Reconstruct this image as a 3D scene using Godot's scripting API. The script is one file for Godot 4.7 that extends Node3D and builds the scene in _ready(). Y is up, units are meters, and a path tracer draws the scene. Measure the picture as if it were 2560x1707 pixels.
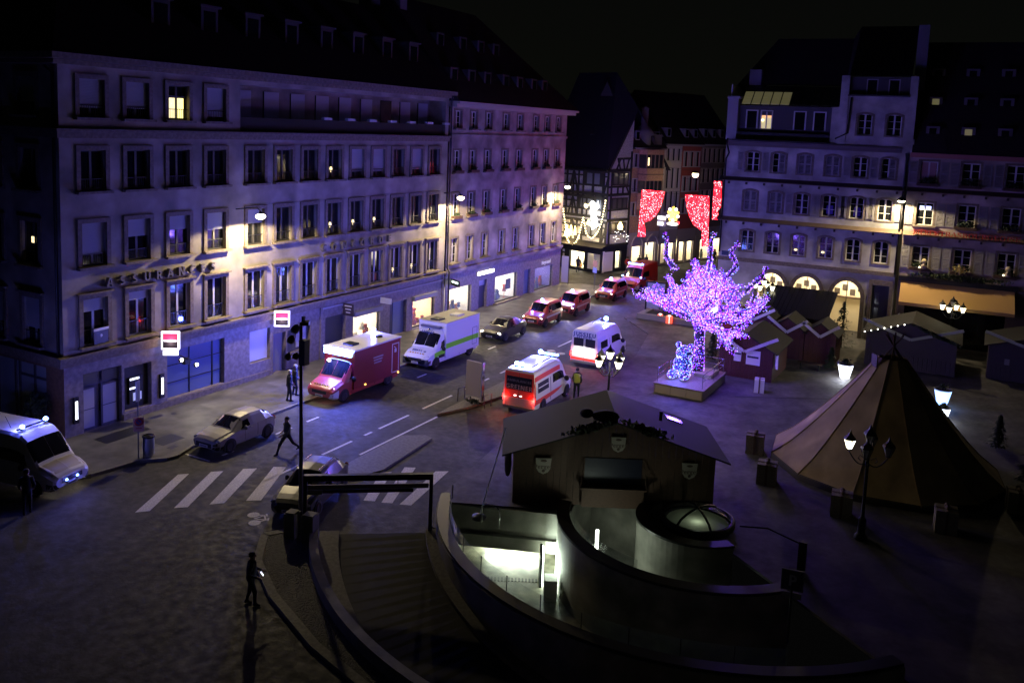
extends Node3D
var used := {}
var cache := {}
var rng := RandomNumberGenerator.new()
const UP := Vector3.UP

# ---------------------------------------------------------------- mesh builder
class MB:
	var st := SurfaceTool.new()
	var xf := Transform3D.IDENTITY
	func _init(smooth := false):
		st.begin(Mesh.PRIMITIVE_TRIANGLES)
		st.set_smooth_group(0 if smooth else -1)
	func at(t: Transform3D) -> MB:
		xf = t
		return self
	func col(c: Color) -> MB:
		st.set_color(c)
		return self
	func tri(a: Vector3, b: Vector3, c: Vector3):
		st.add_vertex(xf * a); st.add_vertex(xf * c); st.add_vertex(xf * b)
	func quad(a: Vector3, b: Vector3, c: Vector3, d: Vector3):
		tri(a, b, c); tri(a, c, d)
	func box(c: Vector3, s: Vector3, b := Basis.IDENTITY) -> MB:
		var h := s / 2
		var p := []
		for i in 8:
			p.append(c + b * Vector3(h.x if i & 1 else -h.x, h.y if i & 2 else -h.y, h.z if i & 4 else -h.z))
		quad(p[4], p[5], p[7], p[6]); quad(p[1], p[0], p[2], p[3]); quad(p[5], p[1], p[3], p[7])
		quad(p[0], p[4], p[6], p[2]); quad(p[6], p[7], p[3], p[2]); quad(p[0], p[1], p[5], p[4])
		return self
	func lohi(a: Vector3, b: Vector3) -> MB:
		return box((a + b) / 2, (b - a).abs())
	func bar(a: Vector3, b: Vector3, w: float, t: float) -> MB:   # a beam in a plane facing z
		var d := b - a
		var x := d.normalized()
		var z := Vector3(0, 0, 1)
		if absf(x.z) > 0.9: z = Vector3(1, 0, 0)
		var y := z.cross(x).normalized()
		return box((a + b) / 2, Vector3(d.length(), w, t), Basis(x, y, x.cross(y)))
	func tube(pts: Array, rad, sides := 6, caps := true) -> MB:
		var rings := []
		var n := pts.size()
		var prev := Vector3.ZERO
		for i in n:
			var d: Vector3 = (pts[min(i + 1, n - 1)] - pts[max(i - 1, 0)]).normalized()
			if prev == Vector3.ZERO:
				prev = d.cross(Vector3(0.31, 0.9, 0.23)).normalized()
			var u: Vector3 = (prev - d * prev.dot(d)).normalized()
			prev = u
			var w := d.cross(u)
			var r: float = rad[i] if rad is Array else rad
			var ring := []
			for k in sides:
				var a := TAU * k / sides
				ring.append(pts[i] + (u * cos(a) + w * sin(a)) * r)
			rings.append(ring)
		for i in n - 1:
			for k in sides:
				var m := (k + 1) % sides
				quad(rings[i][k], rings[i][m], rings[i + 1][m], rings[i + 1][k])
		if caps:
			for k in range(1, sides - 1):
				tri(rings[0][0], rings[0][k + 1], rings[0][k])
				tri(rings[n - 1][0], rings[n - 1][k], rings[n - 1][k + 1])
		return self
	func lathe(prof: Array, segs := 16, a0 := 0.0, a1 := TAU) -> MB:   # prof of Vector2(radius, y), bottom to top
		for i in prof.size() - 1:
			for k in segs:
				var a := a0 + (a1 - a0) * k / segs
				var b := a0 + (a1 - a0) * (k + 1) / segs
				var p: Vector2 = prof[i]
				var q: Vector2 = prof[i + 1]
				var A := Vector3(p.x * cos(a), p.y, p.x * sin(a))
				var B := Vector3(p.x * cos(b), p.y, p.x * sin(b))
				var C := Vector3(q.x * cos(b), q.y, q.x * sin(b))
				var D := Vector3(q.x * cos(a), q.y, q.x * sin(a))
				if p.x > 1e-5: tri(B, A, D)
				if q.x > 1e-5: tri(B, D, C)
				if p.x <= 1e-5: pass
		return self
	func ball(c: Vector3, r, segs := 10, rows := 6) -> MB:
		var s: Vector3 = r if r is Vector3 else Vector3.ONE * r
		var old := xf
		xf = xf * Transform3D(Basis.from_scale(s), c)
		var prof := []
		for i in rows + 1:
			var a := -PI / 2 + PI * i / rows
			prof.append(Vector2(maxf(cos(a), 0.0) if i > 0 and i < rows else 0.0, sin(a)))
		lathe(prof, segs)
		xf = old
		return self
	func prism(poly: PackedVector2Array, z0: float, z1: float, flip := false) -> MB:   # poly in xy
		var pp := poly
		if Geometry2D.is_polygon_clockwise(pp):
			pp = poly.duplicate(); pp.reverse()
		var idx := Geometry2D.triangulate_polygon(pp)
		for i in range(0, idx.size(), 3):
			var a := pp[idx[i]]; var b := pp[idx[i + 1]]; var c := pp[idx[i + 2]]
			if (b - a).cross(c - a) < 0:
				var t := b; b = c; c = t
			tri(Vector3(a.x, a.y, z1), Vector3(b.x, b.y, z1), Vector3(c.x, c.y, z1))
			tri(Vector3(a.x, a.y, z0), Vector3(c.x, c.y, z0), Vector3(b.x, b.y, z0))
		for i in pp.size():
			var a := pp[i]; var b := pp[(i + 1) % pp.size()]
			quad(Vector3(a.x, a.y, z0), Vector3(b.x, b.y, z0), Vector3(b.x, b.y, z1), Vector3(a.x, a.y, z1))
		return self
	func slab(poly: PackedVector2Array, y0: float, y1: float) -> MB:   # poly in xz
		var old := xf
		xf = xf * Transform3D(Basis(Vector3(1, 0, 0), Vector3(0, 0, 1), Vector3(0, -1, 0)), Vector3.ZERO)
		prism(poly, -y1, -y0)
		xf = old
		return self
	func ring(outer: PackedVector2Array, inner: PackedVector2Array, z0: float, z1: float) -> MB:   # open strip between two lines of equal length
		var n := outer.size()
		for i in n - 1:
			var a := outer[i]; var b := outer[i + 1]; var c := inner[i + 1]; var d := inner[i]
			quad(Vector3(a.x, a.y, z1), Vector3(b.x, b.y, z1), Vector3(c.x, c.y, z1), Vector3(d.x, d.y, z1))
			quad(Vector3(b.x, b.y, z0), Vector3(a.x, a.y, z0), Vector3(a.x, a.y, z1), Vector3(b.x, b.y, z1))
			quad(Vector3(d.x, d.y, z0), Vector3(c.x, c.y, z0), Vector3(c.x, c.y, z1), Vector3(d.x, d.y, z1))
		for i in [0, n - 1]:
			var a := outer[i]; var d := inner[i]
			quad(Vector3(a.x, a.y, z0), Vector3(d.x, d.y, z0), Vector3(d.x, d.y, z1), Vector3(a.x, a.y, z1))
		return self
	func done() -> ArrayMesh:
		st.generate_normals()
		return st.commit()

# ---------------------------------------------------------------- naming
func uniq(n: String) -> String:
	if not used.has(n):
		used[n] = 0
		return n
	used[n] += 1
	return "%s_%03d" % [n, used[n]]
func tag(o, label: String, cat: String, group := "", kind := ""):
	o.set_meta("label", label); o.set_meta("category", cat)
	if group: o.set_meta("group", group)
	if kind: o.set_meta("kind", kind)
	return o
func thing(n: String, label: String, cat: String, at := Vector3.ZERO, turn := 0.0, group := "", kind := "") -> Node3D:
	var o := Node3D.new()
	o.name = uniq(n); add_child(o)
	o.position = at; o.rotation.y = turn
	tag(o, label, cat, group, kind)
	return o
func part(p: Node, n: String, mesh: Mesh, m: Material, t := Transform3D.IDENTITY) -> MeshInstance3D:
	var o := MeshInstance3D.new()
	o.name = n; o.mesh = mesh; o.material_override = m; o.transform = t
	p.add_child(o, true)
	return o
func top(n: String, mesh: Mesh, m: Material, label: String, cat: String, group := "", kind := "") -> MeshInstance3D:
	var o := part(self, uniq(n), mesh, m)
	tag(o, label, cat, group, kind)
	return o
func copy(o: Node3D, label: String, at: Vector3, turn := 0.0, base := "") -> Node3D:
	var c: Node3D = o.duplicate()
	c.name = uniq(base if base else str(o.name)); add_child(c)
	c.position = at; c.rotation.y = turn; c.set_meta("label", label)
	return c
func X(at: Vector3, turn := 0.0) -> Transform3D:
	return Transform3D(Basis(UP, turn), at)

# ---------------------------------------------------------------- materials
func noise(key: String, freq: float, lo: float, hi: float, oct := 4, size := 512, type := 0, as_normal := false) -> Texture2D:
	if not cache.has(key):
		var f := FastNoiseLite.new()
		f.noise_type = FastNoiseLite.TYPE_SIMPLEX_SMOOTH if type == 0 else FastNoiseLite.TYPE_CELLULAR
		f.frequency = freq; f.fractal_octaves = oct; f.seed = hash(key) % 1000
		var t := NoiseTexture2D.new()
		t.width = size; t.height = size; t.seamless = true; t.noise = f; t.as_normal_map = as_normal
		var g := Gradient.new()
		g.set_color(0, Color(lo, lo, lo)); g.set_color(1, Color(hi, hi, hi))
		if not as_normal: t.color_ramp = g
		cache[key] = t
	return cache[key]
func mt(key: String, r: float, g: float, b: float, rough := 0.8, metal := 0.0, tex: Texture2D = null, scale := 0.5, bump: Texture2D = null, depth := 0.5) -> StandardMaterial3D:
	if cache.has(key): return cache[key]
	var m := StandardMaterial3D.new()
	m.resource_name = key
	m.albedo_color = Color(r, g, b).linear_to_srgb(); m.roughness = rough; m.metallic = metal
	if tex or bump:
		m.uv1_triplanar = true; m.uv1_world_triplanar = true; m.uv1_scale = Vector3.ONE * scale
	if tex: m.albedo_texture = tex
	if bump:
		m.heightmap_enabled = true; m.heightmap_texture = bump; m.heightmap_scale = depth
	cache[key] = m
	return m
func em(key: String, r: float, g: float, b: float, e: float) -> StandardMaterial3D:
	if cache.has(key): return cache[key]
	var m := StandardMaterial3D.new()
	m.resource_name = key
	m.albedo_color = Color(r, g, b).linear_to_srgb(); m.roughness = 0.4
	m.emission_enabled = true; m.emission = Color(r, g, b).linear_to_srgb(); m.emission_energy_multiplier = e
	cache[key] = m
	return m
func omni(p: Node, at: Vector3, r: float, g: float, b: float, e: float, size := 0.08, reach := 60.0) -> OmniLight3D:
	var l := OmniLight3D.new()
	l.name = "lamp_light"; p.add_child(l, true)
	l.position = at; l.light_color = Color(r, g, b).linear_to_srgb(); l.light_energy = e
	l.light_size = size; l.omni_range = reach; l.omni_attenuation = 2.0; l.shadow_enabled = true
	return l
func spot(p: Node, at: Vector3, to: Vector3, angle: float, soft: float, r: float, g: float, b: float, e: float, size := 0.08) -> SpotLight3D:
	var l := SpotLight3D.new()
	l.name = "lamp_light"; p.add_child(l, true)
	l.position = at
	var d := (to - at).normalized()
	l.basis = Basis.looking_at(d, Vector3(0.01, 0, 1).normalized() if absf(d.y) > 0.95 else UP)
	l.light_color = Color(r, g, b).linear_to_srgb(); l.light_energy = e; l.light_size = size
	l.spot_angle = angle; l.spot_angle_attenuation = soft; l.spot_range = 60.0; l.spot_attenuation = 2.0; l.shadow_enabled = true
	return l
func area(p: Node, at: Vector3, dir: Vector3, w: float, h: float, r: float, g: float, b: float, e: float) -> AreaLight3D:
	var l := AreaLight3D.new()
	l.name = "lamp_light"; p.add_child(l, true)
	l.position = at
	l.basis = Basis.looking_at(dir, Vector3(1, 0, 0) if absf(dir.y) > 0.9 else UP)
	l.area_size = Vector2(w, h); l.light_color = Color(r, g, b).linear_to_srgb(); l.light_energy = e; l.shadow_enabled = true
	return l
func text(p: Node, n: String, s: String, size: float, m: Material, t: Transform3D, depth := 0.01, bold := true, serif := false, wide := 1.0) -> MeshInstance3D:
	var tm := TextMesh.new()
	var f := SystemFont.new()
	f.font_names = PackedStringArray(["Droid Serif" if serif else "Droid Sans"]); f.font_weight = 700 if bold else 400
	tm.font = f; tm.text = s; tm.font_size = 32; tm.pixel_size = size / 32.0 * 1.35; tm.depth = depth; tm.curve_step = 4.0
	var o := part(p, n, tm, m, t * Transform3D(Basis.from_scale(Vector3(wide, 1, 1)), Vector3.ZERO))
	return o
# ---------------------------------------------------------------- materials used all over
var stucco; var stucco2; var white_wall; var stone; var stone_dark; var glass; var wood_white; var wood_dark; var blind; var roof_tile; var metal_dark; var asphalt; var paver; var kerb_m; var paint; var black; var chrome; var rubber; var leaf; var red_em; var brown_wood; var conc; var warm_lit; var clear
func materials():
	var n1 := noise("n_fine", 0.02, 0.72, 1.0, 5)
	var n2 := noise("n_large", 0.006, 0.6, 1.0, 5)
	var n3 := noise("n_grain", 0.09, 0.6, 1.0, 3)
	var nc := noise("n_cell", 0.05, 0.0, 1.0, 1, 512, 1)
	stucco = mt("stucco", 0.46, 0.40, 0.34, 0.9, 0, n2, 0.11, n3, 0.6)
	stucco2 = mt("stucco_pink", 0.50, 0.42, 0.37, 0.9, 0, n2, 0.13, n3, 0.6)
	white_wall = mt("white_wall", 0.66, 0.62, 0.57, 0.9, 0, n2, 0.12, n3, 0.5)
	stone = mt("sandstone", 0.24, 0.19, 0.15, 0.85, 0, n1, 0.4, n3, 0.8)
	stone_dark = mt("shop_stone", 0.26, 0.22, 0.22, 0.6, 0, n1, 0.3, n3, 0.5)
	glass = mt("night_glass", 0.008, 0.009, 0.011, 0.05)
	wood_white = mt("white_casement", 0.55, 0.53, 0.50, 0.55)
	wood_dark = mt("dark_casement", 0.07, 0.065, 0.06, 0.5)
	blind = mt("roller_blind", 0.42, 0.42, 0.45, 0.6)
	roof_tile = mt("roof_tile", 0.035, 0.026, 0.022, 0.9, 0, n1, 0.6, nc, 2.0)
	metal_dark = mt("dark_metal", 0.02, 0.02, 0.022, 0.45, 0.4)
	asphalt = mt("asphalt", 0.075, 0.072, 0.068, 0.5, 0, n2, 0.14, n3, 1.2)
	asphalt.roughness_texture = noise("n_rough", 0.03, 0.62, 0.95, 4)
	asphalt.roughness = 1.0
	paver = mt("paver", 0.13, 0.12, 0.115, 0.5, 0, n2, 0.17, n3, 1.0)
	paver.roughness_texture = noise("n_rough", 0.03, 0.62, 0.95, 4)
	paver.roughness = 1.0
	kerb_m = mt("kerb_stone", 0.24, 0.23, 0.21, 0.75, 0, n1, 0.5)
	paint = mt("road_paint", 0.85, 0.83, 0.78, 0.7, 0, noise("n_worn", 0.03, 0.75, 1.0, 5), 0.6)
	black = mt("matt_black", 0.01, 0.01, 0.011, 0.6)
	chrome = mt("chrome", 0.6, 0.6, 0.62, 0.2, 1.0)
	rubber = mt("rubber", 0.015, 0.015, 0.015, 0.85)
	leaf = mt("dark_leaf", 0.02, 0.035, 0.014, 0.7)
	brown_wood = mt("brown_board", 0.085, 0.04, 0.022, 0.7, 0, n1, 0.8)
	conc = mt("concrete", 0.34, 0.33, 0.29, 0.8, 0, n2, 0.22, n3, 0.8)
	clear = StandardMaterial3D.new()
	clear.resource_name = "clear_pane"; clear.transparency = BaseMaterial3D.TRANSPARENCY_ALPHA
	clear.albedo_color = Color(0.8, 0.95, 0.9, 0.06); clear.roughness = 0.03

# ---------------------------------------------------------------- walls and windows, in a frame with x along the wall, y up, z out
func facade(p: Node, n: String, x0: float, x1: float, y0: float, y1: float, holes: Array, m: Material, depth := 0.35, t := Transform3D.IDENTITY) -> MeshInstance3D:
	var b := MB.new()
	var xs := [x0, x1]
	var ys := [y0, y1]
	for h in holes:
		xs.append(h[0]); xs.append(h[2]); ys.append(h[1]); ys.append(h[3])
	xs.sort(); ys.sort()
	for i in xs.size() - 1:
		if xs[i + 1] - xs[i] < 1e-4: continue
		var cx: float = (xs[i] + xs[i + 1]) / 2
		var run := -1.0
		for j in ys.size() - 1:
			var cy: float = (ys[j] + ys[j + 1]) / 2
			var solid: bool = ys[j + 1] - ys[j] > 1e-4
			if solid:
				for h in holes:
					if cx > h[0] and cx < h[2] and cy > h[1] and cy < h[3]:
						solid = false
						break
				if solid:
					b.quad(Vector3(xs[i], ys[j], 0), Vector3(xs[i + 1], ys[j], 0), Vector3(xs[i + 1], ys[j + 1], 0), Vector3(xs[i], ys[j + 1], 0))
	for h in holes:
		var a := Vector3(h[0], h[1], 0); var c := Vector3(h[2], h[3], 0)
		var d := Vector3(0, 0, -depth)
		var A := Vector3(c.x, a.y, 0); var C := Vector3(a.x, c.y, 0)
		b.quad(a + d, a, C, C + d); b.quad(A, A + d, c + d, c); b.quad(a, a + d, A + d, A); b.quad(C + d, C, c, c + d)
	return part(p, n, b.done(), m, t)

func make_window(key: String, w: float, h: float, style: String) -> MeshInstance3D:   # w, h of the opening; origin at its bottom middle, on the wall face
	if cache.has(key): return cache[key]
	var f := MB.new()
	var z := -0.2
	var cas: Material = wood_dark
	if style != "stone": cas = wood_white
	for s in [-1, 1]:
		f.box(Vector3(s * (w / 2 - 0.035), h / 2, z), Vector3(0.07, h, 0.07))
		f.box(Vector3(s * 0.031, h / 2, z + 0.012), Vector3(0.06, h - 0.14, 0.06))
	f.box(Vector3(0, 0.035, z), Vector3(w - 0.14, 0.07, 0.07)); f.box(Vector3(0, h - 0.035, z), Vector3(w - 0.14, 0.07, 0.07))
	var rows := 1
	if style == "arch": rows = 3
	if style == "slim": rows = 3
	for i in range(1, rows):
		for s in [-1, 1]:
			f.box(Vector3(s * (w / 4 + 0.01), h * i / rows, z), Vector3(w / 2 - 0.13, 0.035, 0.04))
	var o := MeshInstance3D.new()
	o.name = "window"; o.mesh = f.done(); o.material_override = cas
	for s in [-1, 1]:
		var g := MB.new()
		var x0: float = s * 0.058
		var x1: float = s * (w / 2 - 0.07)
		g.lohi(Vector3(minf(x0, x1), 0.07, z - 0.012), Vector3(maxf(x0, x1), h - 0.07, z - 0.002))
		part(o, "pane", g.done(), glass)
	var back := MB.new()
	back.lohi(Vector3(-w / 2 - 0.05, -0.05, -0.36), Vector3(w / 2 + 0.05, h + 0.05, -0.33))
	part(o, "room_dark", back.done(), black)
	var b := 0.2
	var sm := MB.new()
	if style == "stone" or style == "hood":
		b = 0.22
		for s in [-1, 1]: sm.box(Vector3(s * (w / 2 + b / 2), h / 2, 0.03), Vector3(b, h + 0.0, 0.12))
		sm.box(Vector3(0, h + b / 2, 0.03), Vector3(w + 2 * b, b, 0.12))
		if style == "hood": sm.box(Vector3(0, h + b + 0.05, 0.1), Vector3(w + 2 * b + 0.16, 0.09, 0.26))
	elif style == "slim":
		b = 0.16
		for s in [-1, 1]: sm.box(Vector3(s * (w / 2 + b / 2), h / 2, 0.015), Vector3(b, h, 0.06))
		sm.box(Vector3(0, h + b / 2, 0.015), Vector3(w + 2 * b, b, 0.06))
	elif style == "arch":
		b = 0.17
		var inn := PackedVector2Array(); var out := PackedVector2Array()
		inn.append(Vector2(-w / 2, 0)); out.append(Vector2(-w / 2 - b, -b * 0.6))
		for i in 9:
			var u := -1.0 + i / 4.0
			inn.append(Vector2(u * w / 2, h - 0.02 - 0.17 * u * u)); out.append(Vector2(u * (w / 2 + b), h + b - 0.02 - 0.17 * u * u))
		inn.append(Vector2(w / 2, 0)); out.append(Vector2(w / 2 + b, -b * 0.6)); inn.append(Vector2(-w / 2 + 0.01, 0)); out.append(Vector2(-w / 2 - b + 0.01, -b * 0.6))
		sm.ring(out, inn, -0.05, 0.05)
	part(o, "surround", sm.done(), stone)
	if style != "arch":
		var si := MB.new()
		si.box(Vector3(0, -0.06, 0.12), Vector3(w + 2 * b + 0.12, 0.12, 0.36))
		part(o, "sill", si.done(), stone)
	cache[key] = o
	return o
func put_window(p: Node, proto: MeshInstance3D, x: float, y: float) -> MeshInstance3D:
	var o: MeshInstance3D = proto.duplicate()
	o.name = "window"; p.add_child(o, true)
	o.position = Vector3(x, y, 0)
	return o
func slats(p: Node, n: String, w: float, h: float, at: Vector3, m: Material, step := 0.09):   # a louvred or slatted leaf
	var key := "slat_%.2f_%.2f_%.2f" % [w, h, step]
	if not cache.has(key):
		var b := MB.new()
		var k := int(h / step)
		for i in k:
			b.box(Vector3(0, (i + 0.5) * h / k, 0), Vector3(w, h / k * 0.86, 0.025), Basis(Vector3(1, 0, 0), -0.25))
		b.box(Vector3(0, h / 2, -0.016), Vector3(w, h, 0.012))
		cache[key] = b.done()
	return part(p, n, cache[key], m, Transform3D(Basis.IDENTITY, at))
func railing(w: float, h: float) -> Mesh:
	var key := "rail_%.2f_%.2f" % [w, h]
	if not cache.has(key):
		var b := MB.new()
		b.box(Vector3(0, h, 0), Vector3(w, 0.035, 0.035)); b.box(Vector3(0, 0.08, 0), Vector3(w, 0.025, 0.025))
		for i in int(w / 0.12):
			b.box(Vector3(-w / 2 + 0.06 + i * 0.12, h / 2 + 0.03, 0), Vector3(0.016, h - 0.1, 0.016))
		cache[key] = b.done()
	return cache[key]
func bushes(r: Vector3, n: int, size: float, seed_: int) -> Mesh:   # leaf faces spread through a volume of radii r
	var g := RandomNumberGenerator.new(); g.seed = seed_
	var b := MB.new()
	for i in n:
		var q := Vector3(g.randfn(), g.randfn(), g.randfn()).normalized() * pow(g.randf(), 0.45)
		var c := q * r * (0.8 + 0.25 * sin(q.x * 5 + q.y * 4 + q.z * 6))
		var a := Vector3(g.randfn(), g.randfn(), g.randfn()).normalized() * size
		var e := Vector3(g.randfn(), g.randfn(), g.randfn()).normalized() * size * 0.6
		b.quad(c - a, c + e, c + a, c - e)
	return b.done()
# ---------------------------------------------------------------- ground, road, square, car park ramps
const PC := Vector2(33.7, -9.2)
func pol(r: float, deg: float) -> Vector2:
	var a := deg_to_rad(deg)
	return PC + Vector2(cos(a), sin(a)) * r
func arc(r: float, a0: float, a1: float, n := 24) -> PackedVector2Array:
	var o := PackedVector2Array()
	for i in n + 1: o.append(pol(r, lerpf(a0, a1, float(i) / n)))
	return o
func P2(a: Array) -> PackedVector2Array:
	var o := PackedVector2Array()
	for i in range(0, a.size(), 2): o.append(Vector2(a[i], a[i + 1]))
	return o
func pit_outline() -> PackedVector2Array:
	var o := arc(15.0, -126, -232, 40)
	o.append_array(arc(2.35, -232, -75, 16))
	o.append_array(arc(5.1, -82, -108, 6)); o.append_array(arc(10.45, -111, -126, 4))
	return o
func curved_wall(b: MB, r0: float, r1: float, a0: float, a1: float, y0f: Callable, y1f: Callable, n := 36):
	for i in n:
		var a := lerpf(a0, a1, float(i) / n); var c := lerpf(a0, a1, float(i + 1) / n)
		var p := []
		for q in [[r0, a], [r0, c], [r1, c], [r1, a]]:
			var v := pol(q[0], q[1])
			p.append(Vector3(v.x, y0f.call(q[1]), v.y)); p.append(Vector3(v.x, y1f.call(q[1]), v.y))
		b.quad(p[1], p[3], p[5], p[7])
		b.quad(p[2], p[0], p[1], p[3]); b.quad(p[6], p[4], p[5], p[7])
		if i == 0: b.quad(p[0], p[6], p[7], p[1])
		if i == n - 1: b.quad(p[4], p[2], p[3], p[5])
func K(y: float) -> Callable:
	return func(_a): return y
func ramp_y(a: float) -> float:
	return -maxf(0.0, -126.0 - a) * PI / 180.0 * 12.7 * 0.135

func setting():
	var pit := pit_outline()
	var g := MB.new()
	for half in [P2([-300, -400, 500, -400, 500, -9.2, -300, -9.2]), P2([-300, -9.2, 500, -9.2, 500, 400, -300, 400])]:
		for q in Geometry2D.clip_polygons(half, pit):
			var idx := Geometry2D.triangulate_polygon(q)
			for i in range(0, idx.size(), 3):
				var a = q[idx[i]]; var b = q[idx[i + 1]]; var c = q[idx[i + 2]]
				if (b - a).cross(c - a) > 0:
					var t = b; b = c; c = t
				g.tri(Vector3(a.x, 0, a.y), Vector3(b.x, 0, b.y), Vector3(c.x, 0, c.y))
	top("road", g.done(), asphalt, "dark damp asphalt road running past the long office block and into the square", "road", "", "structure")
	# pavement by the left buildings
	var pv := MB.new()
	pv.slab(P2([22.9, -80, 22.9, -33.6, 23.6, -33.1, 25.8, -32.75, 26.7, -31.95, 27.2, -31.85, 28.5, -32.25, 33.9, -32.55, 80.3, -32.5, 81.6, -33.4, 81.8, -36, 80.4, -37.7, 80.2, -80]), -0.1, 0.12)
	top("pavement", pv.done(), mt("pavement_slab", 0.17, 0.165, 0.15, 0.6, 0, noise("n_large", 0.006, 0.6, 1.0, 5), 0.2, noise("n_grain", 0.09, 0.6, 1.0, 3), 0.6), "grey pavement with a stone kerb in front of the long office block and shops", "pavement", "", "structure")
	var kb := MB.new()
	var kl := P2([22.9, -33.6, 23.6, -33.1, 25.8, -32.75, 26.7, -31.95, 27.2, -31.85, 28.5, -32.25, 33.9, -32.55, 80.3, -32.5, 81.6, -33.4, 81.8, -36])
	for i in kl.size() - 1:
		var d := kl[i + 1] - kl[i]
		var n := maxi(1, int(d.length() / 1.0))
		for k in n:
			var a := kl[i] + d * (float(k) / n); var c := kl[i] + d * (float(k + 1) / n) - d.normalized() * 0.012
			kb.bar(Vector3(a.x, 0.06, a.y), Vector3(c.x, 0.06, c.y), 0.15, 0.16)
	top("kerb", kb.done(), kerb_m, "line of pale kerb stones along the road edge of the left pavement", "kerb", "", "structure")
	# the square
	var sq := P2([27.75, -18.1, 30.5, -19.4, 36.4, -20.3, 46, -20.6, 58, -21.0, 65, -22.6, 69.5, -26.4, 76, -26.6, 82, -24, 90, -24, 90, 30, 60, 60, 10, 60, 10, 3, 22.8, 3])
	var sm := MB.new()
	for q in Geometry2D.clip_polygons(sq, pit):
		sm.slab(q, -0.05, 0.05)
	top("square", sm.done(), paver, "dark paved market square around the glowing tree and the stalls", "square", "", "structure")
	# cobbled strip left of the ramp wall
	var cb := MB.new()
	var cl := arc(15.3, -128, -190, 16)
	var cr := P2([17.6, -9.5, 18.1, -13, 19.2, -16.6, 20.6, -19.6, 22.0, -21.7, 23.6, -22.9, 24.2, -22.5])
	cl.append_array(cr)
	cb.slab(cl, -0.05, 0.1)
	top("cobbled_strip", cb.done(), mt("cobbles", 0.10, 0.095, 0.085, 0.75, 0, noise("n_fine", 0.02, 0.72, 1.0, 5), 0.4, noise("n_cob", 0.07, 1.0, 0.0, 1, 512, 1), 4.0), "cobbled strip between the road and the curved wall of the car park ramp", "pavement", "", "structure")
	var ke := MB.new()
	for i in cr.size() - 1:
		ke.bar(Vector3(cr[i].x, 0.06, cr[i].y), Vector3(cr[i + 1].x, 0.06, cr[i + 1].y), 0.13, 0.3)
	top("kerb", ke.done(), kerb_m, "broad pale kerb edging the cobbled strip beside the ramp wall", "kerb", "", "structure")
	# islands
	var i1 := MB.new()
	i1.slab(P2([39.0, -25.3, 40.4, -25.42, 46.6, -25.4, 47.2, -24.9, 46.9, -24.2, 44.2, -24.0, 41.2, -24.5]), -0.05, 0.13)
	top("traffic_island", i1.done(), mt("island_stone", 0.2, 0.19, 0.175, 0.7, 0, noise("n_fine", 0.02, 0.72, 1.0, 5), 0.5), "pointed stone traffic island under the blank poster panel", "traffic island", "", "structure")
	var i2 := MB.new()
	i2.slab(P2([29.4, -24.75, 31.6, -24.9, 35.3, -24.95, 36.0, -24.0, 35.8, -23.5, 33.8, -23.3, 31.2, -23.05, 29.6, -23.6]), -0.05, 0.1)
	top("traffic_island", i2.done(), mt("island_stone", 0.2, 0.19, 0.175, 0.7), "low grey traffic island without a panel, between the lanes behind the dark car", "traffic island", "", "structure")
	markings()
	garage()

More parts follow.
